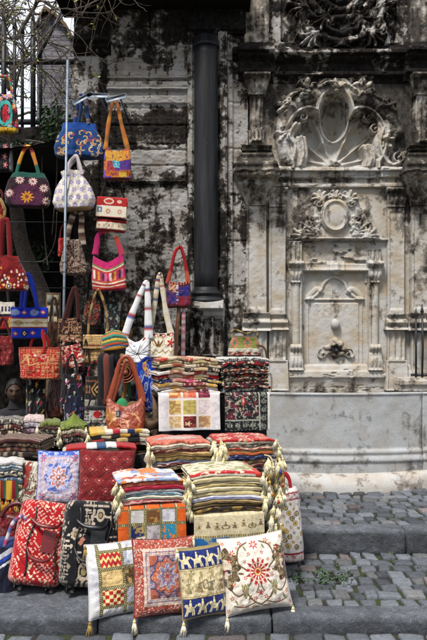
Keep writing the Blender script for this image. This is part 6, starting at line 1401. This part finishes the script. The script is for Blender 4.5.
suitcase('black fabric holdall with cream angular pattern beside the red one', 86, 594, 4.58, .36, .545, .24, pat_kufic_black, 13, -14, 6, '#0d0d10', '#16161a')
bag('leather_holdall', 'dark red leather shoulder bag with zips at the left edge', -8, 22, 512, 548, 4.86, .16, two('#5d0d12', '#7d1a1e', 7, .55, 3, '#2a0a0c'), outline=[(0, .9), (.4, 1), (1, .8)], closed=True, mat='leather', roll=10, seed=5, handles=[dict(p=[(-2, 516), (4, 504), (16, 500), (22, 514)], c='#4a0c10', w=.025, dy=-.06)])
bag('striped_shoulder_bag', 'navy bag with blue and white stripes at the lower left edge', -12, 19, 538, 594, 4.66, .18, lambda U, V: Cv(U, V, '#11142a').put((np.abs(V - .75 - .4 * (U - .5)) < .05) | (np.abs(V - .56 - .4 * (U - .5)) < .025), '#b9bcc4').put(np.abs(V - .66 - .4 * (U - .5)) < .035, '#1d3c9a').put(V > .88, '#243060').c, outline=[(0, .92), (.5, 1), (1, .85)], closed=True, roll=4, seed=6,
    handles=[dict(p=[(4, 544), (10, 520), (20, 512), (24, 522), (18, 546)], c=['#5a5f90', '#a2345c', '#c0c0c8'], w=.022, dy=-.07)])

bs = empty('wicker_basket', W(149, 429, 5.66)); tag(bs, 'small wicker basket with a thin arched handle left of the white patchwork panel', 'basket')
mb = MB(); mb.lathe([(.02, .0), (.075, .004), (.092, .04), (.10, .075), (.094, .078), (.085, .04), (.02, .012)], n=40, flute=lambda q, z: .03 * math.sin(q * 20 + z * 120)); mb.build('bowl', M['wood'], bs)
mb = MB(); mb.tube([(.097 * math.cos(a), 0, .075 + .095 * math.sin(a)) for a in np.linspace(0, math.pi, 18)], .005, 6); mb.build('handle', M['wood'], bs)

# ------------------------------------------------------------------ hanging bags
tw = lambda a, b, v, vt, c, w=.022, dy=.03, m='cloth', t=.007: [arch(a, b, v, vt, c=c, w=w, dy=-dy, m=m, t=t), arch(a + 1.2, b - .6, v, vt + .8, c=c, w=w, dy=dy, m=m, t=t)]
bag('paisley_bag', 'deep blue bag with golden paisley swirls hanging highest beside the pole', 54.5, 104.5, 124, 159, 6.75, .19, pat_paisley, outline=[(0, .82), (.10, .96), (.30, 1.0), (.62, .86), (.80, .70), (1, .66)], seed=2, yaw=4, handles=[dict(p=[(75, 126), (77, 112), (80, 98), (83, 95.5), (86, 98), (87.5, 112), (89, 126)], c=['#12356e', '#1a3f78', '#10305f', '#8a6a3c', '#12356e'], w=.030, dy=-.035, n=25), dict(p=[(77, 126), (80, 110), (82, 98), (84, 96), (85.5, 98), (87, 110), (88, 126)], c='#10305f', w=.028, dy=.03)])
bag('patchwork_bag', 'purple and orange patchwork shoulder bag hanging from the bracket', 103.5, 131.5, 147, 180.5, 6.72, .12, pat_patches, outline=[(0, .92), (.1, 1), (.7, .96), (1, .86)], scoop=.14, seed=3, handles=[dict(p=[(105.5, 150), (109, 124), (112.5, 101), (114.5, 97.5), (116.5, 101), (122, 124), (128, 150)], c=['#a8602c', '#b8742c', '#8a5a2c', '#b0642c'], w=.026, taper=.8)])
bag('drawstring_bag', 'white gathered bag dotted with lilac flowers below the blue paisley bag', 53, 96.5, 171, 211, 6.66, .20, pat_lilac, outline=[(0, .72), (.08, .88), (.25, 1.0), (.55, .84), (.78, .58), (.86, .50), (1, .56)], ruff=.20, seed=4, yaw=-5, roll=-3, handles=[dict(p=[(70, 176), (72, 166), (76, 159), (80, 158), (83, 166), (85, 176)], c='#bcb2b4', w=.034, dy=-.04), dict(p=[(68, 177), (70, 168), (75, 160), (79, 159.5), (81, 168), (83, 178)], c='#aaa0a8', w=.034, dy=.04)])
bag('flap_satchel', 'red and white satchel with a flap and black binding under the patchwork bag', 96, 126, 198.5, 232, 6.74, .13, pat_satchel, outline=[(0, .94), (.1, 1), (1, .97)], e=4, closed=True, seed=5, yaw=8, roll=4, flap=(1.0, .36, .99, pat_satchel), handles=[dict(p=[(98, 202), (101, 190), (104, 180), (106, 178), (111, 180), (118, 188), (125, 206)], c='#17100f', w=.018)])
bag('striped_hobo_bag', 'bright pink striped shoulder bag hanging under the satchel', 92.5, 127, 252, 291, 6.72, .14, pat_pinkstripe, outline=[(0, .90), (.08, .98), (.3, 1.0), (.75, .92), (1, .84)], scoop=.26, seed=6, roll=-3, handles=[dict(p=[(97, 254), (99, 244), (101, 236), (106, 231), (112, 231), (118, 236), (121, 244), (124, 256)], c=['#a81e5c', '#a81e5c', '#a81e5c', '#a84a3a', '#b8a898', '#a0382a', '#a8304a'], w=.040, taper=.6, n=1)])
bag('shaggy_bag', 'brown and cream shaggy patterned pouch bag hanging beside the pole', 60, 86.5, 240, 275.5, 6.66, .15, pat_fuzzy, outline=[(0, .82), (.1, .98), (.3, 1), (.6, .82), (1, .52)], closed=True, ruff=.15, seed=7, handles=[dict(p=[(66, 246), (70, 228), (74, 214), (78, 210), (81, 216), (82, 230), (83, 246)], c=['#5d4a3c', '#a09080', '#3a241c'], w=.05, n=9, taper=.3)])
bag('red_pouch', 'small red pouch half hidden behind the pole', 58, 67, 238, 257, 6.82, .06, two('#8a1016', '#a83030', 9, .55, 4), closed=True, seed=8, handles=[dict(p=[(60, 240), (61, 230), (64, 224), (66, 232), (66, 240)], c='#5a0c10', w=.014)])
bag('crochet_bag', 'dark crochet bag with white and yellow flower rounds', 4, 51, 173, 208, 6.72, .14, pat_crochet, outline=[(0, .80), (.12, .94), (.4, 1.0), (.75, .86), (1, .66)], seed=9, roll=2, handles=[dict(p=[(15, 176), (18, 162), (23, 149), (26, 146), (29, 149), (33, 160), (38, 175)], c=['#1c5a4c', '#b8822c', '#a04024', '#c09a34', '#7a2a34', '#b8742c', '#1c5a4c'], w=.036, n=1)])
bag('flower_crochet_bag', 'bright multicoloured crochet flower bag against the fence', -8, 18.5, 95, 134, 6.92, .12, pat_rainbow, outline=[(0, .9), (.15, 1), (.6, .92), (1, .70)], seed=10, handles=[arch(-4, 12, 97, 76, c=['#a02a50', '#2a8078', '#b8741c'], w=.022)])
bag('black_flower_bag', 'black bag with pink flowers hanging at the left edge above the crochet bag', -10, 13, 144, 172, 6.80, .10, pat_pinkflowers, e=3.5, seed=11, handles=[arch(-6, 8, 146, 138, c='#121014', w=.02)])
bag('round_bag', 'round red bag with gold edging cut by the left edge', -16, 6.5, 197, 227, 6.35, .10, lambda U, V: Cv(U, V, '#7a1c16').put(np.hypot((U - .5), (V - .5)) > .40, '#8d7a4c').put((fbm(U * 16, V * 16, 3, 2) > .58), '#b0783a').c, outline=[(0, .35), (.15, .76), (.4, .99), (.6, 1), (.85, .76), (1, .4)], closed=True, seed=12, handles=[arch(-10, 2, 200, 188, c='#4a1410', w=.02)])
bag('studded_bag', 'deep red bag scattered with gold studs and one blue eye bead', -12, 28.5, 256, 291, 5.98, .16, pat_studded, outline=[(0, .94), (.15, 1), (.5, .88), (.8, .62), (1, .48)], seed=13, handles=[arch(0, 10, 258, 220, c='#6a0a10', w=.036), arch(1, 9, 258, 222, c='#5a080c', w=.036, dy=.05)])
bag('blue_tote', 'royal blue tote with a cream kilim band', 11, 48, 307.5, 339, 6.24, .12, pat_bluetote, outline=[(0, .90), (.06, .94), (1, 1.0)], e=3.2, seed=14, yaw=4, handles=[dict(p=[(22, 310), (24, 292), (26.5, 278), (29, 274), (31, 278), (35, 292), (38.5, 310)], c='#0a279c', w=.032, dy=-.035), dict(p=[(23, 310), (26, 290), (28, 279), (29.5, 275.5), (31, 279), (34, 290), (37, 310)], c='#081f80', w=.03, dy=.035)])
bag('banded_bag', 'white and red banded bag behind the blue tote at the left edge', -14, 16, 302, 330, 6.55, .10, lambda U, V: Cv(U, V, '#8a1216').put(V > .55, '#c0b8ac').put((V > .66) & (V < .84) & (np.mod(U * 9, 1) < .5), '#2a2c54').put(np.abs(V - .52) < .05, '#15141c').put(np.abs(np.mod(U * 3, 1) - .5) + np.abs(V - .25) < .22, '#b08a4c').c, e=3, seed=15, handles=[arch(-6, 9, 304, 284, c='#17141c', w=.024)])
bag('red_gold_tote', 'red tote patterned with gold figures below the blue tote', 18.5, 61.5, 347, 379.5, 6.16, .13, pat_redgold, outline=[(0, .84), (.08, .90), (1, 1.0)], e=3, seed=16, yaw=-3, handles=[dict(p=[(29, 349), (31, 341), (36, 336), (42, 335), (46, 339), (48, 349)], c='#8a1014', w=.026, dy=.04), dict(p=[(45, 353), (45.5, 343), (44, 334), (45, 330)], c='#98141a', w=.028, dy=-.05)])
bag('brocade_bag', 'dark brown brocade bag hanging right of the pole', 57.5, 82.5, 318, 343, 6.42, .12, pat_brocade, outline=[(0, 1), (.1, 1), (1, .90)], e=3, seed=17, handles=[dict(p=[(65, 320), (69, 304), (73, 292), (75.5, 288), (77.5, 292), (78.5, 304), (79, 320)], c='#36100e', w=.034, dy=-.03), dict(p=[(67, 320), (71, 302), (74, 291), (76, 289), (77, 300), (77.5, 320)], c='#2a0c0c', w=.03, dy=.03)])
bag('small_red_bag', 'small red brocade bag with white blossoms under the brown brocade bag', 62.5, 86, 345, 368, 6.30, .12, pat_redsmall, outline=[(0, .85), (.2, 1), (.7, .9), (1, .7)], closed=True, roll=-8, seed=18, handles=[dict(p=[(66, 350), (68, 342), (76, 339), (82, 343), (84, 350)], c=['#7a1016', '#a8a090'], w=.018, dy=-.04)])
bag('straw_satchel', 'straw coloured woven satchel on a long strap beside the striped beanie', 84, 104.5, 335, 363.5, 6.46, .10, pat_straw, outline=[(0, 1), (.1, 1), (1, .92)], e=4, closed=True, seed=19, yaw=-6, flap=(.98, .5, .99, pat_straw), handles=[dict(p=[(88, 338), (90, 318), (94, 298), (97, 291), (100, 291), (104, 305), (107, 322), (106, 336)], c=['#7a5c34', '#9a7c4c', '#5d3a24'], w=.022)])
bag('white_sling_bag', 'white shoulder bag with black line drawing on a wide sling', 119, 149, 331, 363, 6.62, .10, pat_whiteline, outline=[(0, .72), (.12, .94), (.4, 1), (.8, .95), (1, .92)], scoop=.34, seed=20, roll=3, handles=[dict(p=[(123, 338), (128, 318), (136, 296), (140, 283), (142, 282), (144, 296), (146, 318), (147.5, 338)], c=['#d6d6d8', '#d2d2d6', '#c0c0c6', '#d8d8da', '#9a2a28', '#d8d8da', '#d8d8da', '#d6d6d8', '#3a5c90', '#d8d8da', '#a83a34', '#d8d8da'], w=.046, taper=.7, n=12)])
bag('embroidered_bag', 'cream shoulder bag embroidered with tulips left of the tall stack', 145, 174.5, 331, 358, 6.68, .12, pat_embroid, outline=[(0, .88), (.1, .97), (.5, 1), (1, .95)], scoop=.10, seed=21, handles=[dict(p=[(148, 335), (153, 312), (157, 290), (159.5, 276), (161, 275), (163, 290), (166, 312), (171, 334)], c=['#b0a084', '#bcae94', '#c0b49c', '#b8aa90', '#cabfa8', '#cabfa8', '#c8bca4', '#c8bca4', '#8a3a30', '#c8c0b4', '#2c3c70', '#c8c0b4'], w=.040, taper=.6, n=13)])
bag('small_patch_bag', 'small red and navy patchwork bag beside the black column', 166, 191, 280, 308, 6.98, .12, pat_redblue, outline=[(0, .88), (.08, .96), (.5, 1), (1, .92)], scoop=.10, seed=22, yaw=5, handles=[dict(p=[(167.5, 284), (171, 268), (176, 252), (179, 247), (181.5, 249), (185, 266), (188.5, 284)], c=['#a03a2c', '#8a1018', '#98121a', '#98121a', '#98121a', '#8a1018', '#a04a34'], w=.030, taper=.5, n=1)])
for (u, v) in ((141, 281.5), (160.5, 274), (179.5, 246)): hook(u, v, 6.93 if u > 170 else 6.65)
hook(97.5, 290, 6.5); hook(106.5, 229.5, 6.74); hook(106, 177, 6.76); hook(76, 209, 6.68); hook(78, 157, 6.68)
# straps and belts hanging by the column
r = empty('hanging_belts', W(181, 310, 6.95)); tag(r, 'brown strap and pink plaid strap hanging under the small patchwork bag', 'straps')
for (u0, u1, c_) in ((180, 175, ['#6a4424', '#5d3a1e']), (184, 183, ['#8a4a54', '#a8a0a0', '#6a3a48', '#b08a8c'])):
    pts = spline([W(u0, 300, 6.97) - r.location, W((u0 + u1) / 2, 325, 6.95) - r.location, W(u1, 362, 6.93) - r.location], 10); cc = np.array([lin(c_[k % len(c_)]) for k in range(len(pts))]); mb = MB(); mb.ribbon(pts, .04, .007, cc); mb.build('strap', M['leather'], r)
bag('blue_flower_bag', 'blue bag with yellow ringed flowers behind the orange leather bag', 136, 158, 362, 412, 6.35, .12, pat_blueflower, seed=23, handles=[dict(p=[(141, 365), (143, 361), (147, 358), (151, 361), (153, 365)], c='#0c2478', w=.03)])
bag('tooled_leather_bag', 'orange tooled leather shoulder bag standing on the blankets', 106, 145.5, 394, 431, 5.56, .19, pat_leather, outline=[(0, .80), (.08, .93), (.35, 1), (.75, .98), (1, .94)], scoop=.32, mat='leather', seed=24, lining='#3a2412',
    handles=[dict(p=[(109, 402), (113, 388), (117, 372), (121, 361), (126, 357), (131, 361), (136, 374), (140, 388), (143, 402)], c='#8a3a1c', w=.032, taper=.7, dy=-.02), dict(p=[(112, 404), (117, 386), (121, 370), (126, 361), (130, 366), (136, 384), (140, 404)], c='#7a3016', w=.026, dy=.05)])
r = empty('scarf_in_bag', W(127, 408, 5.56)); tag(r, 'green and brown cloth stuffed into the orange leather bag', 'scarf')
mb = MB(); mb.ball((-.04, 0, .0), (.05, .035, .08), 16, 10, lin('#2a7a4a')); mb.build('green_cloth', M['cloth'], r); mb = MB(); mb.ball((.05, 0, -.01), (.07, .04, .065), 16, 10, lin('#5d4424')); mb.build('brown_cloth', M['cloth'], r)
# display bust with beanie, rolled leather
bust = empty('display_bust', W(116, 395, 6.0)); bust.location.z = Z(454, 5.3); tag(bust, 'dark display head on a stand wearing the striped beanie', 'display head')
zb = Z(352, 6.0) - bust.location.z
mb = MB(); mb.lathe([(.10, 0), (.10, .015), (.02, .03), (.018, zb - .22), (.045, zb - .20), (.05, zb - .12)], n=20); mb.build('stand', M['dark_cloth'], bust)
mb = MB(); mb.lathe([(.03, zb - .13), (.055, zb - .11), (.075, zb - .05), (.085, zb + .02), (.09, zb + .07), (.082, zb + .13), (.05, zb + .17), (.01, zb + .185)], n=24, flute=lambda q, z: .10 * math.cos(q + math.pi / 2) ** 2); mb.build('head', M['dark_cloth'], bust)
bn = empty('striped_beanie', W(115.5, 348.5, 6.0)); tag(bn, 'knitted beanie in green, orange, blue and yellow stripes', 'hat')
prof = [(.112, 0), (.118, .012), (.118, .03), (.113, .036), (.115, .05), (.110, .075), (.098, .105), (.078, .132), (.05, .150), (.02, .158), (.004, .160)]; mb = MB(); prof = [(float(np.interp(t, range(11), [p[0] for p in prof])), float(np.interp(t, range(11), [p[1] for p in prof]))) for t in np.linspace(0, 10, 50)]
mb.lathe(prof, n=72, flute=lambda q, z: .012 * math.sin(q * 36)); vv = np.array(mb.v); t = vv[:, 2] / .16 + .10 * np.sin(np.arctan2(vv[:, 1], vv[:, 0]) * 2 + 1) + .06 * vv[:, 0] / .1; cs = ['#b8862c', '#2a4a6a', '#b0402a', '#2c6a4a', '#b89a3c', '#1c3a34', '#2c7a6a', '#b0602c', '#24604a', '#a88a2c']
mb.c = [tuple(lin(cs[int(max(0, q) * 9.5) % 10])) for q in t]; mb.hasc = True; mb.build('knit_cap', M['cloth'], bn, (0, 0, 0), (R(6), R(-8), 0))
rl = empty('leather_roll', W(124, 372, 5.85)); tag(rl, 'rolled orange brown leather with a spiral end below the beanie', 'leather roll')
n_ = 120; V = []; C = []; 
for k in range(n_):
    a = k / n_ * 2 * math.pi * 3.2; r_ = .018 + .068 * k / n_
    for y in (0.0, -.11 + .02 * (1 - k / n_)): V.append((r_ * math.cos(a), y, r_ * math.sin(a)))
V = np.array(V); Vo = V.copy(); rr_ = np.hypot(V[:, 0], V[:, 2]); Vo[:, 0] *= (rr_ + .007) / rr_; Vo[:, 2] *= (rr_ + .007) / rr_; V = np.concatenate([V, Vo]); N2 = 2 * n_
f = [(2 * k, 2 * k + 1, 2 * k + 3, 2 * k + 2) for k in range(n_ - 1)] + [(N2 + 2 * k, N2 + 2 * k + 2, N2 + 2 * k + 3, N2 + 2 * k + 1) for k in range(n_ - 1)] + [(2 * k + 1, N2 + 2 * k + 1, N2 + 2 * k + 3, 2 * k + 3) for k in range(n_ - 1)]
link('coil', mesh('coil', V, f, cols=np.tile(lin('#93452a'), (len(V), 1))), M['leather'], rl, (0, -.02, 0), (0, 0, R(14)))
mb = MB(); mb.ball((0, -.125, 0), (.02, .012, .02), 12, 8, lin('#7a3420')); mb.build('button', M['leather'], rl, (0, 0, 0), (0, 0, R(14)))
r = empty('draped_scarves', W(110, 362, 5.92)); tag(r, 'dark and orange scarves hanging from the display head', 'scarves')
for (x, w_, c_, L_) in ((-.075, .05, '#17131a', .42), (-.025, .05, '#5d2c24', .36), (.015, .04, '#121118', .45), (.13, .035, '#7a5a2c', .34), (.155, .03, '#2c4a34', .30)):
    pts = spline([(x * .6, .02, .06), (x, -.045, .02), (x + .01, -.06, -L_ * .5), (x + .02 * math.sin(x * 90), -.055, -L_)], 8); mb = MB(); mb.ribbon(pts, w_, .014, np.tile(lin(c_), (len(pts), 1))); mb.build('scarf', M['cloth'], r)
# darker goods behind the small stacks
bag('embroidered_pouch', 'black velvet bag embroidered with white and pink flowers', 60, 84, 374, 415, 6.15, .12, pat_hotch('#120d12', ['#b8b0ac', '#a84a78', '#b0a8a4', '#b0542c', '#2c7a78', '#8a2050'], 5), outline=[(0, .9), (.4, 1), (1, .75)], seed=25, handles=[dict(p=[(66, 376), (68, 362), (72, 354), (76, 362), (78, 376)], c='#17121a', w=.02)])
bag('kilim_bag', 'black kilim bag with a tan diamond and grey bottom band', 85, 106, 376, 409, 5.95, .12, pat_blackkilim, e=3.4, seed=26, handles=[dict(p=[(88, 379), (90, 368), (95, 361), (100, 368), (103, 379)], c=['#141013', '#7a1a1a'], w=.022)])
bag('small_kilim_purse', 'small white, red and black kilim purse below the tan diamond bag', 84, 107, 406, 428, 5.72, .09, lambda U, V: Cv(U, V, '#8f8c88').kufic(7, 4, '#17151a').put((np.hypot(U - .6, V - .65) < .16), '#9a1c1c').put(V > .82, '#17141a').put((V < .3) & (fbm(U * 12, V * 12, 3, 2) > .5), '#2a2430').c, e=3, closed=True, seed=27, handles=[dict(p=[(88, 408), (90, 400), (95, 397), (101, 400), (103, 408)], c='#1a1518', w=.014)])
bag('beaded_tote', 'dark tote with scattered bright beadwork below the red and gold tote', 26, 46, 378, 416, 6.25, .10, pat_hotch('#0f0d10', ['#a8a098', '#b8902c', '#8a2a2c', '#3a5c4a', '#8a8478'], 9), seed=28, handles=[dict(p=[(30, 380), (32, 372), (36, 366), (40, 372), (42, 380)], c='#15130f', w=.018)])
bag('brown_leather_bag', 'worn brown leather bag hanging behind the black velvet bag', 46, 66, 380, 418, 6.35, .12, two('#3a1810', '#4f2416', 6, .55, 3, '#5d2a14'), mat='leather', outline=[(0, .8), (.3, 1), (1, .7)], seed=29, handles=[dict(p=[(50, 384), (56, 362), (61, 345), (64, 362), (64, 384)], c='#3a1810', w=.026)])
bag('dark_flower_purse', 'plum purse with pale flowers between the straw satchel and brown brocade bag', 78, 92, 366, 384, 6.4, .08, pat_hotch('#1c0f18', ['#8a2a4a', '#8a8078', '#5a2030'], 7), closed=True, seed=30, handles=[dict(p=[(81, 368), (84, 350), (86, 340), (88, 350), (90, 368)], c='#1a0f14', w=.014)])

for (nm, lb, a, b, c_, e_, d_, pt, ap, hc) in (
    ('woven_bag', 'dim black and red woven bag behind the straw satchel strap', 84, 101, 300, 326, 6.78, two('#17100f', '#6a1a1c', 9, .56, 3, '#8a7a5c'), (92, 272), '#1c1412'),
    ('teal_bag', 'dark teal bag with pale flecks behind the striped beanie', 104, 120, 304, 332, 6.80, two('#10282c', '#7d8a80', 10, .60, 5, '#5d2a24'), (111, 284), '#142428'),
    ('suede_bag', 'brown suede bag squeezed between the blue tote and brown brocade bag', 47, 62, 322, 350, 6.60, two('#2c1a10', '#4a2c1a', 6, .55, 7), (54, 298), '#24150d'),
    ('silver_pouch', 'black pouch with silvery flowers right of the tan diamond bag', 103, 116, 374, 402, 6.12, pat_hotch('#0e0c10', ['#8a8a90', '#6a6a74', '#a09a94'], 15), (109, 362), '#141216'),
    ('maroon_kilim_bag', 'maroon kilim bag hanging at the left edge below the banded bag', -8, 14, 336, 366, 6.5, pat_kilim, (3, 318), '#3a1014'),
    ('mirror_bag', 'navy bag with small mirror dots low between the small kilim stacks and plum purse', 64, 84, 396, 424, 6.02, pat_hotch('#0e1126', ['#8d92a0', '#a05a34', '#3a4a80'], 21), (74, 384), '#11142a'),
    ('ochre_bag', 'ochre and black patterned bag partly behind the white sling bag', 117, 133, 322, 350, 7.02, two('#3a2810', '#8a6a2c', 9, .5, 9, '#15100c'), (125, 300), '#2a1c0e'),
    ('plaid_bag', 'small red plaid bag tucked under the embroidered cream bag', 146, 162, 356, 378, 6.72, lambda U, V: Cv(U, V, '#5d1418').put(np.mod(U * 6, 1) < .25, '#2a1014').put(np.mod(V * 6, 1) < .25, '#8a6a54').c, (155, 350), '#3a1014')):
    bag(nm, lb, a, b, c_, e_, d_, .09, pt, seed=len(lb), handles=[dict(p=[(a + 3, c_ + 3), (ap[0] - 3, ap[1] * .7 + c_ * .3), (ap[0] - 1, ap[1] + 1), (ap[0] + 1, ap[1] + 1), (ap[0] + 3, ap[1] * .7 + c_ * .3), (b - 3, c_ + 3)], c=hc, w=.022)], outline=[(0, .82), (.15, .97), (.5, 1), (1, .84)])
    if nm in ('woven_bag', 'teal_bag', 'ochre_bag'): hook(ap[0], ap[1] - .5, d_)

# ------------------------------------------------------------------ the seller sitting in the dark at the left
man = empty('person', (X(15, 6.95), 6.95, Z2)); tag(man, 'dark haired man in black clothes sitting in shadow at the left', 'person')
zs = Z(391, 6.95) - Z2      # face centre above the terrace
def skinned(name, verts, edges, mat, parent, sub=2, root=0):
    me = bpy.data.meshes.new(name); me.from_pydata([v[0] for v in verts], edges, []); o = link(name, me, mat, parent)
    md = o.modifiers.new('skin', 'SKIN'); 
    for i, v in enumerate(verts):
        r_ = v[1]; r_ = (r_, r_) if not hasattr(r_, '__len__') else r_; me.skin_vertices[0].data[i].radius = r_
    for i in range(len(verts)): me.skin_vertices[0].data[i].use_root = (i == root)
    s = o.modifiers.new('sub', 'SUBSURF'); s.levels = sub; s.render_levels = sub
    me.polygons.foreach_set('use_smooth', [True] * len(me.polygons)); md.use_smooth_shade = True
    return o
hz = zs - .62    # hip height
B_ = [((0, .05, hz), .13), ((0, .04, hz + .18), (.14, .11)), ((0, .02, hz + .36), (.15, .11)), ((0, .0, hz + .44), (.09, .08)), ((0, -.01, hz + .50), .055), ((0, -.015, hz + .56), .058),
      ((-.17, .02, hz + .40), .062), ((-.23, -.02, hz + .14), .048), ((-.14, -.22, hz + .05), .036), ((.17, .02, hz + .40), .062), ((.23, -.02, hz + .14), .048), ((.14, -.22, hz + .05), .036),
      ((-.1, .0, hz - .02), .09), ((-.14, -.38, hz + .0), .065), ((-.14, -.36, .09), .045), ((-.14, -.50, .05), .035), ((.1, .0, hz - .02), .09), ((.14, -.38, hz + .0), .065), ((.14, -.36, .09), .045), ((.14, -.50, .05), .035)]
E_ = [(0, 1), (1, 2), (2, 3), (3, 4), (4, 5), (2, 6), (6, 7), (7, 8), (2, 9), (9, 10), (10, 11), (0, 12), (12, 13), (13, 14), (14, 15), (0, 16), (16, 17), (17, 18), (18, 19)]
skinned('clothed_body', B_, E_, M['dark_cloth'], man)
for sx in (-1, 1):       # hands resting in the lap, five separate fingers each
    vs = [((sx * .14, -.21, hz + .05), .024), ((sx * .115, -.265, hz + .045), (.036, .017)), ((sx * .10, -.295, hz + .045), (.034, .014))]; es = [(0, 1), (1, 2)]
    for k in range(4):
        q = len(vs); ox = sx * (.10 + (k - 1.5) * .019); L_ = (.032, .037, .035, .027)[k]
        vs += [((ox, -.305, hz + .045), .0095), ((ox, -.305 - L_, hz + .042), .009), ((ox - sx * .002, -.305 - L_ * 1.7, hz + .025), .0078)]; es += [(2, q), (q, q + 1), (q + 1, q + 2)]
    q = len(vs); vs += [((sx * .075, -.27, hz + .045), .011), ((sx * .055, -.295, hz + .04), .0095)]; es += [(1, q), (q, q + 1)]
    skinned('hand', vs, es, M['skin'], man)
# head: a shaped surface with brow, eyes, nose, mouth and chin
n, m = 56, 44; V = []
for j in range(m):
    ph = math.pi * (j + .5) / m
    for i in range(n):
        th = 2 * math.pi * i / n; x = .074 * math.sin(ph) * math.cos(th); y = -.092 * math.sin(ph) * math.sin(th); z = -.118 * math.cos(ph)
        if z < 0: x *= 1 - .28 * (-z / .118) ** 1.4; y *= 1 - .12 * (-z / .118)
        fr = max(0, -y / .09)
        nose = math.exp(-(x / .012) ** 2) * (math.exp(-((z + .018) / .020) ** 2) * .024 + math.exp(-((z - .008) / .022) ** 2) * .011)
        eye = sum(math.exp(-((x - s * .031) / .015) ** 2 - ((z - .012) / .011) ** 2) for s in (-1, 1)) * -.011
        brow = math.exp(-((z - .034) / .010) ** 2) * (abs(x) < .06) * .006; lip = math.exp(-(x / .024) ** 2) * (math.exp(-((z + .050) / .006) ** 2) + math.exp(-((z + .062) / .007) ** 2)) * .007; chin = math.exp(-(x / .022) ** 2 - ((z + .098) / .016) ** 2) * .010
        V.append((x, y - fr * (nose + eye + brow + lip + chin), z))
hd = link('head', mesh('head', np.array(V), gridf(n, m, True).tolist() + [list(range(n))[::-1], list(range((m - 1) * n, m * n))]), M['skin'], man, (0, -.03, zs), (R(8), 0, R(18)))
for sx in (-1, 1):
    mb = MB(); mb.ball((sx * .076, .005, -.005), (.010, .020, .032), 10, 8); mb.build('ear', M['skin'], hd)
    mb = MB(); mb.ball((sx * .030, -.076, .012), (.010, .007, .0055), 10, 8); mb.build('eye', M['hair'], hd)
    mb = MB(); mb.tube([(sx * .014, -.091, .030), (sx * .032, -.088, .036), (sx * .050, -.074, .031)], [.003, .0045, .002], 6); mb.build('eyebrow', M['hair'], hd)
mb = MB(); mb.tube([(-.022, -.083, -.056), (0, -.092, -.056), (.022, -.083, -.056)], [.0015, .0028, .0015], 6); mb.build('mouth_line', M['hair'], hd)
n2 = 40; V = []; js = 22
for j in range(js):
    ph = math.pi * .50 * j / (js - 1)
    for i in range(n2):
        th = 2 * math.pi * i / n2; k = 1.0 if math.sin(th) < .25 else max(.50, 1 - .72 * (math.sin(th) - .25)); p2 = ph * k; r_ = 1.09 + .03 * math.sin(th * 9 + j)
        V.append((.076 * r_ * math.sin(p2) * math.cos(th), -.094 * r_ * math.sin(p2) * math.sin(th), .118 * r_ * math.cos(p2)))
link('hair', mesh('hair', np.array(V), gridf(n2, js, True)), M['hair'], hd)
stl = empty('wooden_stool', (X(15, 6.95), 7.02, Z2)); tag(stl, 'low wooden stool under the seated man', 'stool')
mb = MB(); mb.box((0, 0, hz - .14), (.17, .17, .015), bev=.005); mb.build('seat', M['wood'], stl)
for x in (-1, 1):
    for y in (-1, 1): mb = MB(); mb.tube([(x * .12, y * .12, hz - .15), (x * .15, y * .15, 0)], .016, 8); mb.build('leg', M['wood'], stl)
